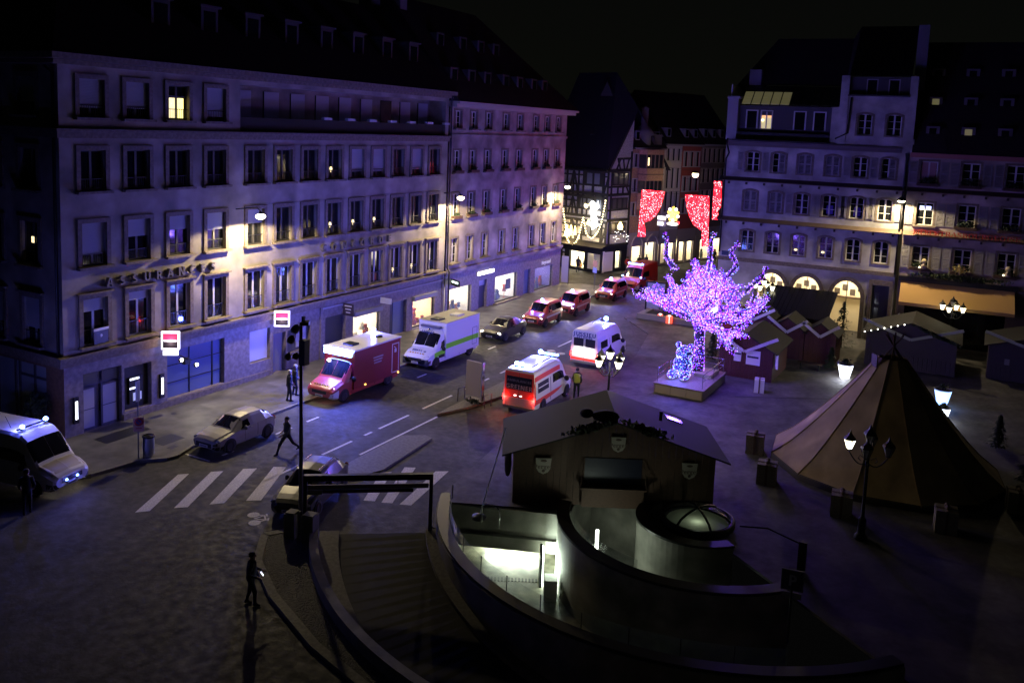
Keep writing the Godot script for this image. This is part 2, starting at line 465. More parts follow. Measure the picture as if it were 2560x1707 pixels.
func mark(b: MB, pts: Array, y := 0.006):
	var q := P2(pts)
	b.slab(q, y - 0.004, y)
func markings():
	# zebra stripes: each its own part of the crossing
	var z := Node3D.new()
	z.name = uniq("zebra_crossing"); add_child(z)
	tag(z, "zebra crossing of broad pale stripes over the road ahead of the dark car", "crossing", "", "structure")
	var near := [[22.33, -28.60, 22.74, -28.25, 26.17, -29.92, 25.85, -30.24], [23.44, -27.68, 23.81, -27.31, 27.22, -28.93, 26.86, -29.31], [24.46, -26.78, 24.89, -26.40, 28.28, -27.95, 27.88, -28.39], [25.53, -25.83, 25.9, -25.36, 29.15, -27.00, 28.83, -27.46], [26.6, -24.95, 26.97, -24.48, 30.2, -26.1, 29.85, -26.55],
		[28.25, -21.86, 28.45, -21.42, 31.35, -22.7, 31.1, -23.12], [28.78, -20.39, 28.95, -19.93, 32.9, -20.62, 32.55, -21.1], [28.5, -21.12, 28.7, -20.7, 32.4, -22.1, 32.15, -22.55]]
	for s in near:
		var b := MB.new()
		mark(b, s)
		part(z, "stripe", b.done(), paint)
	var groups := {
		"pale dashed centre line of the road beside the parked emergency vans": [],
		}
	var dl := Node3D.new()
	dl.name = uniq("lane_line"); add_child(dl)
	tag(dl, groups.keys()[0], "road marking", "", "structure")
	for s in [[27.4, 30.0], [31.2, 33.4], [34.4, 35.0], [35.6, 38.25], [39.6, 42.6], [44.1, 46.95], [48.4, 51.0], [52.4, 54.2], [57, 59.5], [61.3, 64]]:
		var b := MB.new()
		mark(b, [s[0], -26.72, s[1], -26.72, s[1], -26.58, s[0], -26.58])
		part(dl, "dash", b.done(), paint)
	var sl := MB.new()
	mark(sl, [32.2, -25.26, 38.9, -25.3, 38.9, -25.18, 32.2, -25.14])
	top("edge_line", sl.done(), paint, "thin solid pale line leading to the tip of the pointed traffic island", "road marking", "", "structure")
	var pl := Node3D.new()
	pl.name = uniq("parking_line"); add_child(pl)
	tag(pl, "thin pale line marking the parking bay beside the silver hatchback", "road marking", "", "structure")
	for s in [[28.5, 29.2], [32.0, 33.15], [34.3, 35.2], [44.4, 45.4], [53.2, 54.3]]:
		var b := MB.new()
		mark(b, [s[0], -30.42, s[1], -30.42, s[1], -30.3, s[0], -30.3])
		part(pl, "dash", b.done(), paint)
	var bay := MB.new()
	mark(bay, [27.65, -32.0, 27.73, -32.0, 27.73, -30.3, 27.65, -30.3])
	part(pl, "bay_end", bay.done(), paint)
	# bicycle symbols
	for s in [["white bicycle symbol painted on the road in front of the dark car", Vector3(24.5, 0, -24.35), -2.3, 1.0], ["white bicycle symbol painted on the lane left of the two ambulances", Vector3(55.5, 0, -26.1), 1.3, 1.3]]:
		var bc := thing("bicycle_marking", s[0], "road marking", s[1], s[2], "bicycle symbols on the road", "structure")
		bc.scale = Vector3.ONE * s[3]
		for k in [-0.36, 0.36]:
			var b := MB.new()
			var c := PackedVector2Array()
			for i in 14: c.append(Vector2(k, 0) + Vector2(cos(TAU * i / 14), sin(TAU * i / 14)) * 0.24)
			b.slab(c, 0.002, 0.006)
			part(bc, "wheel_mark", b.done(), paint)
		var fr := MB.new()
		for l in [[-0.36, 0, -0.2, 0.42], [-0.2, 0.42, 0.22, 0.42], [0.36, 0, 0.2, 0.52], [0, 0, 0.22, 0.42], [0, 0, -0.2, 0.42], [-0.3, 0.5, -0.1, 0.5], [0.1, 0.55, 0.32, 0.5]]:
			fr.bar(Vector3(l[0], 0.007, -l[1]), Vector3(l[2], 0.007, -l[3]), 0.004, 0.07)
		part(bc, "frame_mark", fr.done(), paint)
	for s in [["dark square inspection cover in the pavement beside the silver hatchback", [27.6, -34.3, 28.9, -34.3, 28.9, -33.3, 27.6, -33.3]], ["wide dark grating in the pavement before the bank doors", [26.3, -36.6, 28.8, -36.6, 28.8, -35.6, 26.3, -35.6]], ["small dark round-cornered cover in the pavement near the kerb", [27.5, -32.95, 27.95, -32.95, 27.95, -32.65, 27.5, -32.65]]]:
		var b := MB.new()
		b.slab(P2(s[1]), 0.122, 0.126)
		top("drain_cover", b.done(), metal_dark, s[0], "drain cover", "", "structure")
	# drain line and worn bands on the square
	var dr := MB.new()
	for s in [[69.6, -26.2, 70.3, -22.2], [70.3, -22.2, 71.0, -18], [52.5, -12.5, 56.5, -6], [60, -21.4, 69.4, -26.1]]:
		dr.bar(Vector3(s[0], 0.054, s[1]), Vector3(s[2], 0.054, s[3]), 0.006, 0.14)
	top("drain_channel", dr.done(), black, "narrow dark drain channel crossing the paving near the planter", "drain", "", "structure")

func garage():
	var lw := MB.new()
	curved_wall(lw, 15.0, 15.32, -127.5, -232, ramp_low, K(0.5), 60)
	top("ramp_wall", lw.done(), conc, "long low curved concrete wall along the outer side of the dark car park ramp", "wall", "", "structure")
	var rk := MB.new()
	curved_wall(rk, 14.25, 14.99, -126, -232, ramp_low, func(a): return ramp_y(a) + 0.15, 50)
	curved_wall(rk, 10.47, 10.95, -126, -232, ramp_low, func(a): return ramp_y(a) + 0.15, 50)
	top("ramp_kerb", rk.done(), kerb_m, "raised concrete kerbs at both sides of the dark car park ramp", "kerb", "", "structure")
	var rp := MB.new()
	curved_wall(rp, 10.4, 15.02, -126, -232, func(a): return ramp_y(a) - 0.3, ramp_y, 50)
	top("car_park_ramp", rp.done(), mt("ramp_asphalt", 0.03, 0.03, 0.03, 0.8, 0, noise("n_large", 0.006, 0.6, 1.0, 5), 0.3), "dark curved ramp going down under the height bar", "ramp", "", "structure")
	var w1 := MB.new()
	curved_wall(w1, 10.08, 10.55, -112, -232, func(a): return minf(ramp_y(a) - 0.4, -2.8), K(0.42), 60)
	top("parapet_wall", w1.done(), conc, "broad curved concrete wall between the dark ramp and the lit sunken yard", "wall", "", "structure")
	var cap := MB.new()
	curved_wall(cap, 10.04, 10.5, -112, -232, K(0.43), K(0.52), 60)
	top("wall_cap", cap.done(), metal_dark, "dark metal coping on the curved wall beside the lit sunken yard", "coping", "", "structure")
	var gl := thing("glass_balustrade", "low glass balustrade standing on the curved wall of the lit sunken yard", "balustrade")
	for i in 11:
		var a := -114.0 - i * 8.9
		var b := MB.new()
		curved_wall(b, 10.0, 10.014, a, a - 8.75, K(0.45), K(1.05), 4)
		part(gl, "glass_panel", b.done(), clear)
		var pp := pol(10.0, a)
		part(gl, "joint", MB.new().box(Vector3(pp.x, 0.74, pp.y), Vector3(0.025, 0.6, 0.025)).done(), metal_dark)
	var fl := MB.new()
	curved_wall(fl, 5.4, 10.2, -60, -232, K(-2.9), K(-2.6), 40)
	top("yard_floor", fl.done(), mt("yard_floor", 0.42, 0.40, 0.30, 0.35, 0, noise("n_stain", 0.012, 0.35, 1.0, 5), 0.16), "stained pale floor of the lit sunken yard of the car park", "floor", "", "structure")
	var gr := MB.new()
	for i in 28:
		var q := pol(lerpf(6.1, 9.9, i / 27.0), -117)
		var q2 := pol(lerpf(6.1, 9.9, i / 27.0), -119.2)
		gr.bar(Vector3(q.x, -2.59, q.y), Vector3(q2.x, -2.59, q2.y), 0.02, 0.07)
	top("floor_grating", gr.done(), metal_dark, "long dark drain grating across the lit yard floor", "drain", "", "structure")
	# the deck edge over the yard
	var be := MB.new()
	curved_wall(be, 5.3, 10.2, -66, -111.2, K(-0.95), K(-0.03), 12)
	curved_wall(be, 5.3, 10.2, -66, -109.6, K(-1.2), K(-0.96), 12)
	curved_wall(be, 5.3, 10.2, -66, -111.6, K(-1.75), K(-1.21), 12)
	top("deck_edge", be.done(), conc, "deep concrete edge of the deck above the bright opening to the underground car park", "slab", "", "structure")
	var bw := MB.new()
	curved_wall(bw, 5.3, 10.4, -60, -63, K(-2.9), K(-0.03), 2)
	curved_wall(bw, 10.05, 10.4, -60, -113, K(-2.9), K(-0.9), 12)
	curved_wall(bw, 5.3, 5.62, -60, -113, K(-2.9), K(-0.9), 12)
	top("yard_wall", bw.done(), conc, "pale inner walls of the lit room under the deck", "wall", "", "structure")
	var cw := MB.new()
	curved_wall(cw, 5.25, 5.62, -106, -232, K(-2.8), K(0.2), 50)
	top("core_wall", cw.done(), conc, "tall round concrete wall of the car park core, streaked and lit from the yard", "wall", "", "structure")
	var cc := MB.new()
	curved_wall(cc, 5.15, 5.68, -104, -232, K(0.21), K(0.32), 50)
	top("wall_cap", cc.done(), metal_dark, "dark metal coping around the top of the round core wall", "coping", "", "structure")
	var g2 := thing("glass_balustrade", "short glass balustrade inside the round core wall", "balustrade")
	for i in 5:
		var a := -128.0 - i * 9.0
		var b := MB.new()
		curved_wall(b, 5.1, 5.114, a, a - 8.8, K(-0.3), K(0.62), 3)
		part(g2, "glass_panel", b.done(), clear)
	var iw := MB.new()
	curved_wall(iw, 1.95, 2.4, -60, -232, K(-2.8), K(0.28), 30)
	top("inner_wall", iw.done(), conc, "inner round concrete wall under the round roof light", "wall", "", "structure")
	var ic := MB.new()
	curved_wall(ic, 1.95, 2.46, -60, -232, K(0.29), K(0.38), 30)
	top("wall_cap", ic.done(), metal_dark, "dark metal coping of the inner round wall by the roof light", "coping", "", "structure")
	var f2 := MB.new()
	curved_wall(f2, 2.3, 5.3, -60, -232, K(-2.9), K(-2.4), 30)
	curved_wall(f2, 2.3, 5.3, -60, -76, K(-2.4), K(-0.02), 4)
	top("stair_floor", f2.done(), conc, "dim floor of the stair well between the two round walls", "floor", "", "structure")
	# lit ticket machine and white cabinet
	var p := pol(6.15, -119)
	var t := thing("ticket_machine", "tall brightly glowing panel at the right end of the lit yard opening", "light panel", Vector3(p.x, -2.6, p.y), deg_to_rad(118 - 90))
	part(t, "housing", MB.new().box(Vector3(0, 0.72, -0.08), Vector3(0.92, 1.44, 0.1)).done(), metal_dark)
	part(t, "light_panel", MB.new().box(Vector3(0, 0.72, 0), Vector3(0.84, 1.34, 0.04)).done(), em("yard_glow", 0.86, 1.0, 0.88, 6.0))
	area(t, Vector3(0, 0.75, 0.06), Vector3(0, 0, 1), 0.8, 1.3, 0.82, 1.0, 0.82, 18.0)
	p = pol(6.0, -130)
	var wc := thing("white_cabinet", "small white cabinet on the yard floor below the glowing panel", "cabinet", Vector3(p.x, -2.6, p.y), deg_to_rad(28))
	part(wc, "body", MB.new().box(Vector3(0, 0.42, 0), Vector3(0.6, 0.84, 0.5)).done(), mt("cabinet_white", 0.8, 0.8, 0.78, 0.4))
	part(wc, "door", MB.new().box(Vector3(0, 0.44, 0.26), Vector3(0.52, 0.7, 0.02)).done(), mt("cabinet_white", 0.8, 0.8, 0.78, 0.4))
	var cl := thing("ceiling_lamp", "long fluorescent lamp under the deck over the lit yard floor", "lamp", Vector3(pol(8, -95).x, -1.8, pol(8, -95).y), 0.3)
	part(cl, "lamp_tube", MB.new().box(Vector3.ZERO, Vector3(2.4, 0.06, 0.3)).done(), em("tube_glow", 0.9, 1.0, 0.85, 4.0))
	area(cl, Vector3(0, -0.06, 0), Vector3(0, -1, 0), 2.4, 0.3, 0.86, 1.0, 0.78, 26.0)
	p = pol(4.2, -131)
	var sl := thing("stair_lamp", "narrow upright strip light inside the round core wall", "lamp", Vector3(p.x, -2.4, p.y))
	part(sl, "lamp_tube", MB.new().box(Vector3(0, 1.9, 0), Vector3(0.1, 1.3, 0.1)).done(), em("tube_glow", 0.9, 1.0, 0.85, 4.0))
	omni(sl, Vector3(0, 1.9, 0.12), 0.86, 1.0, 0.8, 1.6, 0.3)
	# round roof light
	var rl := thing("roof_light", "round domed roof light with six dark ribs beside the big hut", "roof light", Vector3(PC.x + 0.1, 0.2, PC.y))
	part(rl, "kerb_ring", MB.new(true).lathe([Vector2(1.5, 0), Vector2(1.5, 0.2), Vector2(1.32, 0.24), Vector2(1.28, 0)], 36).done(), metal_dark)
	part(rl, "dome", MB.new(true).lathe([Vector2(1.3, 0.2), Vector2(1.1, 0.36), Vector2(0.75, 0.48), Vector2(0.4, 0.54), Vector2(0.0, 0.56)], 36).done(), clear)
	for i in 6:
		var a := TAU * i / 6 + 0.35
		var pts := []
		for q in [Vector2(1.32, 0.2), Vector2(1.1, 0.38), Vector2(0.75, 0.5), Vector2(0.4, 0.56), Vector2(0.02, 0.58)]: pts.append(Vector3(q.x * cos(a), q.y, q.x * sin(a)))
		part(rl, "rib", MB.new().tube(pts, 0.05, 5).done(), metal_dark)
	part(rl, "lamp_ceiling", MB.new().lathe([Vector2(0, 0.0), Vector2(1.25, 0.0)], 30).done(), mt("diffuser_floor", 0.6, 0.62, 0.5, 0.8))
	omni(rl, Vector3(0, 0.3, 0), 0.85, 1.0, 0.75, 0.06, 0.1)
func ramp_low(a: float) -> float:
	return ramp_y(a) - 0.4
# ---------------------------------------------------------------- left office block
func lit_shop(p: Node, x0: float, y0: float, x1: float, y1: float, deep: float, tint: Color, e: float, goods: int):   # a lit shop room behind an opening, in the wall's frame
	var m := mt("shop_wall_%s" % tint.to_html(), tint.r, tint.g, tint.b, 0.8)
	var b := MB.new()
	var a := Vector3(x0 - 0.1, y0 - 0.05, -0.36); var c := Vector3(x1 + 0.1, y1 + 0.2, -deep)
	b.lohi(Vector3(a.x, a.y, c.z), Vector3(c.x, c.y, c.z - 0.1)); b.lohi(Vector3(a.x - 0.1, a.y, a.z), Vector3(a.x, c.y, c.z)); b.lohi(Vector3(c.x, a.y, a.z), Vector3(c.x + 0.1, c.y, c.z))
	b.lohi(Vector3(a.x, a.y - 0.1, a.z), Vector3(c.x, a.y, c.z)); b.lohi(Vector3(a.x, c.y, a.z), Vector3(c.x, c.y + 0.1, c.z))
	var room := part(p, "shop_room", b.done(), m)
	part(room, "lamp_panel", MB.new().box(Vector3((x0 + x1) / 2, c.y - 0.03, (a.z + c.z) / 2), Vector3((x1 - x0) * 0.7, 0.03, (a.z - c.z) * 0.5)).done(), em("shop_glow", 1.0, 0.92, 0.78, 7.0))
	area(room, Vector3((x0 + x1) / 2, c.y - 0.06, (a.z + c.z) / 2), Vector3(0, -1, 0.25).normalized(), (x1 - x0) * 0.7, (a.z - c.z) * 0.5, 1.0, 0.9, 0.74, e)
	var g := RandomNumberGenerator.new(); g.seed = int(x0 * 10)
	for i in goods:
		var gx := lerpf(x0 + 0.2, x1 - 0.2, (i + 0.5) / goods) + g.randf_range(-0.15, 0.15)
		var hue := [Color(0.5, 0.2, 0.06), Color(0.3, 0.04, 0.03), Color(0.05, 0.05, 0.06), Color(0.55, 0.5, 0.4), Color(0.1, 0.12, 0.2)][g.randi() % 5] as Color
		var q := MB.new(true)
		var h := g.randf_range(0.5, (y1 - y0) * 0.62)
		if i % 3 == 0:   # a dressed stand
			q.lathe([Vector2(0.14, 0), Vector2(0.02, 0.03), Vector2(0.02, h * 0.45), Vector2(0.2, h * 0.46), Vector2(0.12, h * 0.75), Vector2(0.19, h * 0.95), Vector2(0.06, h), Vector2(0.0, h + 0.02)], 10)
		elif i % 3 == 1:
			q.lohi(Vector3(-0.2, 0, -0.12), Vector3(0.2, h * 0.5, 0.12)); q.lohi(Vector3(-0.13, h * 0.5, -0.1), Vector3(0.1, h * 0.75, 0.1))
		else:
			q.lathe([Vector2(0.2, 0), Vector2(0.24, 0.2), Vector2(0.1, h * 0.5), Vector2(0.16, h * 0.7), Vector2(0.0, h * 0.8)], 9)
		part(room, "shop_goods", q.done(), mt("goods_%d" % (g.randi() % 5) + hue.to_html(), hue.r, hue.g, hue.b, 0.6), Transform3D(Basis.IDENTITY, Vector3(gx, y0, -0.75 - g.randf() * 0.5)))
	var f := MB.new()
	for x in [x0 + 0.03, x1 - 0.03]: f.box(Vector3(x, (y0 + y1) / 2, -0.2), Vector3(0.06, y1 - y0, 0.08))
	f.box(Vector3((x0 + x1) / 2, y1 - 0.03, -0.2), Vector3(x1 - x0 - 0.12, 0.06, 0.08)); f.box(Vector3((x0 + x1) / 2, y0 + 0.05, -0.2), Vector3(x1 - x0 - 0.12, 0.1, 0.08))
	part(p, "shop_window", f.done(), metal_dark)
	part(p, "shop_pane", MB.new().lohi(Vector3(x0 + 0.06, y0 + 0.1, -0.21), Vector3(x1 - 0.06, y1 - 0.06, -0.2)).done(), clear)

func office_block():
	var o := thing("office_block", "long cream office block with stone framed windows and raised letters, bank on the ground floor", "building", Vector3(25.6, 0, -37.7))
	var holes := []
	var wins := []
	var rows := [[4.42, 2.3, "hood"], [8.3, 2.1, "stone"], [11.93, 1.95, "stone"], [15.42, 1.8, "stone"]]
	for r in 4:
		for i in 13:
			var x: float = 1.7 + i * 2.535 if i < 4 else 12.3 + (i - 4) * 2.335
			if r == 3 and i >= 4: continue
			holes.append([x - 0.67, rows[r][0], x + 0.67, rows[r][0] + rows[r][1]])
			wins.append([x, rows[r][0], rows[r][1], rows[r][2], r, i])
	holes.append([11.1, 14.92, 32.4, 17.55])
	var ground := [[1.0, 0.12, 3.15, 3.05], [3.3, 0.55, 4.95, 2.85], [5.95, 0.5, 9.95, 3.15], [11.9, 1.15, 13.6, 3.1], [13.85, 0.12, 14.95, 2.6], [15.1, 1.1, 17.2, 2.6], [18.65, 0.12, 20.75, 2.8], [21.55, 0.45, 24.6, 2.35], [25.75, 0.12, 27.85, 2.65], [28.65, 0.2, 31.65, 2.35]]
	facade(o, "wall", 0, 32.85, 4.15, 18.0, holes, stucco, 0.34)
	var gw := facade(o, "ground_floor_wall", 0, 32.85, 0.0, 4.12, ground, stone_dark, 0.34)
	# end wall on the side street
	var side := Transform3D(Basis(Vector3(0, 0, 1), UP, Vector3(-1, 0, 0)), Vector3(0, 0, -26))
	var sh := []
	var sw := []
	for r in 4:
		for i in 6:
			var x: float = 26 - 2.3 - i * 2.85
			sh.append([x - 0.67, rows[r][0], x + 0.67, rows[r][0] + rows[r][1]])
			sw.append([x, rows[r][0], rows[r][1], rows[r][2], r, i])
	facade(o, "side_wall", 0, 26, 4.15, 18.0, sh, stucco, 0.34, side)
	facade(o, "side_ground_wall", 0, 26, 0, 4.12, [[20.4, 0.35, 24.65, 3.4], [15.2, 0.35, 19.5, 3.4]], mt("brown_stone", 0.22, 0.13, 0.08, 0.7, 0, noise("n_fine", 0.02, 0.72, 1.0, 5), 0.4), 0.34, side)
	var sd := Node3D.new(); sd.name = "side_front"; o.add_child(sd); sd.transform = side
	var drawn := {0: [0.0, 0.0, 0.0, 0.0], 1: [0, 0, 0, 0]}
	var blinds := {"0,0": 0.28, "0,1": 0.2, "1,0": 0.72, "1,1": 0.42, "1,2": 0.36, "1,3": 0.46, "3,0": 0.75, "3,1": 0.72, "3,3": 0.86, "2,8": 0.78, "2,9": 0.8, "2,11": 0.78, "1,4": 0.4}
	var k := 0
	for w in wins:
		var pw := put_window(o, make_window("win_%s_%.2f" % [w[3], w[2]], 1.34, w[2], w[3]), w[0], w[1])
		var f: float = blinds.get("%d,%d" % [w[4], w[5]], 0.0)
		if f > 0: slats(pw, "roller_blind", 1.3, w[2] * f, Vector3(0, w[2] * (1 - f), -0.12), blind, 0.07)
		if w[4] < 4: part(pw, "railing", railing(1.3, 0.55 if w[4] else 0.75), metal_dark, Transform3D(Basis.IDENTITY, Vector3(0, 0.02, -0.06)))
		if w[4] == 3 and w[5] == 2:   # the lit window with someone standing in it
			part(pw, "lit_pane", MB.new().lohi(Vector3(0.06, 0.1, -0.2), Vector3(0.5, 1.15, -0.195)).done(), em("room_yellow", 1.0, 0.86, 0.3, 1.5))
			part(pw, "lit_pane", MB.new().lohi(Vector3(-0.5, 0.1, -0.2), Vector3(-0.06, 1.15, -0.195)).done(), em("room_pale", 1.0, 0.85, 0.45, 1.1))
			part(pw, "transom", MB.new().box(Vector3(0, 1.22, -0.17), Vector3(1.2, 0.1, 0.06)).done(), wood_dark)
		if w[4] == 3 and w[5] == 2: pass
		if (w[4] == 1 and w[5] in [7, 8, 9]) or (w[4] == 0 and w[5] in [10, 11]) or (w[4] == 2 and w[5] == 7):   # small lamps inside
			part(pw, "table_lamp", MB.new(true).lathe([Vector2(0.03, 0.2), Vector2(0.02, 0.36), Vector2(0.1, 0.37), Vector2(0.06, 0.55), Vector2(0.0, 0.56)], 8).done(), em("small_warm_lamp", 1.0, 0.8, 0.4, 1.4), Transform3D(Basis.IDENTITY, Vector3(-0.25 + 0.12 * w[5] / 10.0, 0.25, -0.15)))
		k += 1
	for w in sw:
		var pw := put_window(sd, make_window("win_%s_%.2f" % [w[3], w[2]], 1.34, w[2], w[3]), w[0], w[1])
		if w[4] in [0, 3]: slats(pw, "roller_blind", 1.3, w[2] * 0.66, Vector3(0, w[2] * 0.34, -0.12), blind, 0.07)
		part(pw, "railing", railing(1.3, 0.6), metal_dark, Transform3D(Basis.IDENTITY, Vector3(0, 0.02, -0.06)))
		if w[4] == 1 and w[5] == 0: part(pw, "hanging_lamp", MB.new().box(Vector3(-0.05, 1.2, -0.16), Vector3(0.2, 0.3, 0.03)).done(), em("small_warm_lamp", 1.0, 0.8, 0.4, 1.4))
	# cornices
	var c := MB.new()
	c.lohi(Vector3(-0.35, 4.0, 0), Vector3(32.9, 4.12, 0.3)); c.lohi(Vector3(-0.3, 3.62, 0), Vector3(18.4, 3.99, 0.2))
	c.lohi(Vector3(-0.3, 4.0, -26), Vector3(0.0, 4.12, 0.0)); c.lohi(Vector3(-0.2, 3.62, -26), Vector3(0.0, 3.99, 0))
	part(o, "string_course", c.done(), stone)
	var c2 := MB.new()
	c2.lohi(Vector3(-0.3, 14.75, -26), Vector3(32.85, 14.88, 0.3)); c2.lohi(Vector3(-0.18, 14.45, -26), Vector3(32.85, 14.74, 0.16))
	part(o, "upper_cornice", c2.done(), stone)
	var c3 := MB.new()
	c3.lohi(Vector3(-0.75, 18.02, -26), Vector3(32.9, 18.3, 0.75)); c3.lohi(Vector3(-0.45, 17.8, -26), Vector3(32.86, 18.0, 0.4))
	part(o, "eaves", c3.done(), stone)
	# recessed terrace on the top floor
	var tr := MB.new()
	tr.lohi(Vector3(11.0, 14.9, -1.7), Vector3(32.5, 17.6, -1.6)); tr.lohi(Vector3(11.0, 14.86, -1.6), Vector3(32.5, 14.9, -0.35))
	tr.lohi(Vector3(10.9, 14.9, -1.7), Vector3(11.06, 17.6, -0.3)); tr.lohi(Vector3(32.44, 14.9, -1.7), Vector3(32.6, 17.6, -0.3)); tr.lohi(Vector3(11.0, 17.56, -1.6), Vector3(32.5, 17.62, -0.3))
	var ter := part(o, "terrace", tr.done(), stucco)
	for i in 9:
		var x := 12.7 + i * 2.335
		var wn := part(ter, "terrace_window", MB.new().lohi(Vector3(x - 0.55, 15.0, -1.6), Vector3(x + 0.75, 17.3, -1.56)).done(), glass)
		if i != 6: slats(ter, "roller_blind", 1.25, 2.0, Vector3(x + 0.1, 15.3, -1.52), blind, 0.08)
		if i > 1: part(ter, "planter_box", MB.new().box(Vector3(x + 1.2, 15.82, -0.06), Vector3(0.75, 0.16, 0.25)).done(), mt("pale_box", 0.5, 0.5, 0.5, 0.6))
	part(ter, "terrace_railing", MB.new().lohi(Vector3(11.1, 14.92, -0.2), Vector3(32.4, 15.72, -0.17)).done(), mt("dark_lattice", 0.03, 0.035, 0.03, 0.8))
	part(ter, "terrace_hedge", bushes(Vector3(10.3, 0.35, 0.3), 2600, 0.11, 5), leaf, Transform3D(Basis.IDENTITY, Vector3(21.7, 15.3, -0.5)))
	# roof
	var r := MB.new()
	var e := [Vector3(-0.7, 18.3, 0.7), Vector3(32.9, 18.3, 0.7), Vector3(32.9, 18.3, -26), Vector3(-0.7, 18.3, -26)]
	var q := [Vector3(4.5, 24.6, -6), Vector3(32.9, 24.6, -6), Vector3(32.9, 24.6, -20), Vector3(4.5, 24.6, -20)]
	for i in 4: r.quad(e[i], e[(i + 1) % 4], q[(i + 1) % 4], q[i])
	r.quad(q[0], q[1], q[2], q[3])
	var rf := part(o, "roof", r.done(), roof_tile)
	for i in 8:
		var d := MB.new()
		var x := 7.0 + i * 3.3
		d.lohi(Vector3(x - 0.6, 20.2, -3.6), Vector3(x + 0.6, 21.7, -1.55)); d.lohi(Vector3(x - 0.75, 21.7, -4), Vector3(x + 0.75, 21.82, -1.4))
		part(rf, "dormer", d.done(), mt("dormer_zinc", 0.06, 0.06, 0.065, 0.7))
		part(rf, "dormer_pane", MB.new().box(Vector3(x, 20.95, -1.54), Vector3(0.85, 1.1, 0.02)).done(), glass)
	for x in [9.0, 20.0, 31.5]:
		part(rf, "chimney", MB.new().lohi(Vector3(x, 23, -8), Vector3(x + 1.2, 26.6, -6.8)).lohi(Vector3(x - 0.1, 26.6, -8.1), Vector3(x + 1.3, 26.75, -6.7)).done(), mt("chimney_render", 0.16, 0.15, 0.17, 0.9))
	var bk := MB.new()
	bk.lohi(Vector3(0.0, 0, -26.1), Vector3(32.85, 18.0, -26.0)); bk.lohi(Vector3(32.7, 0, -26), Vector3(32.84, 18, -0.36)); bk.lohi(Vector3(0.4, 4.0, -25.9), Vector3(32.6, 4.1, -0.4))
	part(o, "back_wall", bk.done(), stucco)
	# raised letters, each a part
	var lm := mt("letter_metal", 0.10, 0.085, 0.07, 0.6)
	var s := "ASSURANCES"
	for i in s.length(): text(o, "letter", s[i], 0.46, lm, Transform3D(Basis.IDENTITY, Vector3(2.4 + i * 0.725, 7.42 + 0.0 * i, 0.14)), 0.2)
	s = "CONCORDE"
	for i in s.length(): text(o, "letter", s[i], 0.5, lm, Transform3D(Basis.IDENTITY, Vector3(18.2 + i * 1.0, 7.5, 0.14)), 0.2)
	# bank front
	var gd = wood_dark
	for d in [[1.02, 1.76], [2.16, 3.0]]:
		var dm := part(gw, "bank_door", MB.new().lohi(Vector3(d[0] - 0.06, 0.12, -0.24), Vector3(d[1] + 0.06, 2.3, -0.2)).done(), mt("bank_frame", 0.05, 0.05, 0.09, 0.4))
		part(dm, "pane", MB.new().lohi(Vector3(d[0] + 0.04, 0.25, -0.2), Vector3(d[1] - 0.04, 1.15, -0.19)).done(), mt("frosted", 0.34, 0.34, 0.40, 0.35))
		part(dm, "pane", MB.new().lohi(Vector3(d[0] + 0.04, 1.2, -0.2), Vector3(d[1] - 0.04, 2.2, -0.19)).done(), mt("frosted", 0.34, 0.34, 0.40, 0.35))
		part(dm, "door_handle", MB.new().box(Vector3(1.98, 1.2, -0.15), Vector3(0.05, 0.5, 0.05)).done(), chrome)
		part(gw, "transom_window", MB.new().lohi(Vector3(d[0], 2.42, -0.22), Vector3(d[1] + 0.1, 2.95, -0.2)).done(), mt("dusky_glass", 0.1, 0.1, 0.11, 0.1))
	part(gw, "doorway_back", MB.new().lohi(Vector3(0.95, 0.0, -0.36), Vector3(3.2, 3.1, -0.3)).done(), mt("bank_frame", 0.05, 0.05, 0.09, 0.4))
	var at := part(gw, "cash_machine", MB.new().lohi(Vector3(3.3, 0.4, -0.36), Vector3(5.0, 2.9, -0.31)).lohi(Vector3(3.75, 0.8, -0.31), Vector3(4.55, 2.2, -0.2)).done(), metal_dark)
	part(at, "light_strip", MB.new().box(Vector3(4.05, 2.1, -0.18), Vector3(0.55, 0.1, 0.03)).done(), em("cool_panel", 0.85, 0.9, 1.0, 1.4))
	part(at, "light_strip", MB.new().box(Vector3(4.0, 1.62, -0.18), Vector3(0.5, 0.09, 0.03)).done(), em("cool_panel", 0.85, 0.9, 1.0, 1.4))
	part(at, "screen", MB.new().box(Vector3(4.2, 1.15, -0.18), Vector3(0.5, 0.42, 0.03)).done(), em("atm_screen", 0.5, 0.55, 0.75, 0.35))
	for x in [0.55, 5.55]:
		var sp := part(gw, "sign_panel", MB.new().box(Vector3(x, 1.4, 0.06), Vector3(0.26, 1.3, 0.1)).done(), metal_dark)
		part(sp, "lamp_panel", MB.new().box(Vector3(x, 1.4, 0.115), Vector3(0.13, 0.9, 0.01)).done(), em("cool_white", 0.9, 0.93, 1.0, 2.2))
	part(gw, "bank_window", MB.new().lohi(Vector3(5.95, 0.5, -0.3), Vector3(9.95, 3.15, -0.26)).done(), mt("blue_film", 0.10, 0.13, 0.26, 0.18))
	for v in [[5.95, 1.3, 9.95, 1.35], [5.95, 2.25, 9.95, 2.3], [9.2, 0.5, 9.3, 3.15], [7.6, 0.5, 7.65, 3.15]]: part(gw, "window_bar", MB.new().lohi(Vector3(v[0], v[1], -0.25), Vector3(v[2], v[3], -0.22)).done(), metal_dark)
	part(gw, "poster", MB.new().lohi(Vector3(11.95, 1.2, -0.25), Vector3(13.55, 3.05, -0.2)).done(), mt("pale_poster", 0.45, 0.45, 0.5, 0.5))
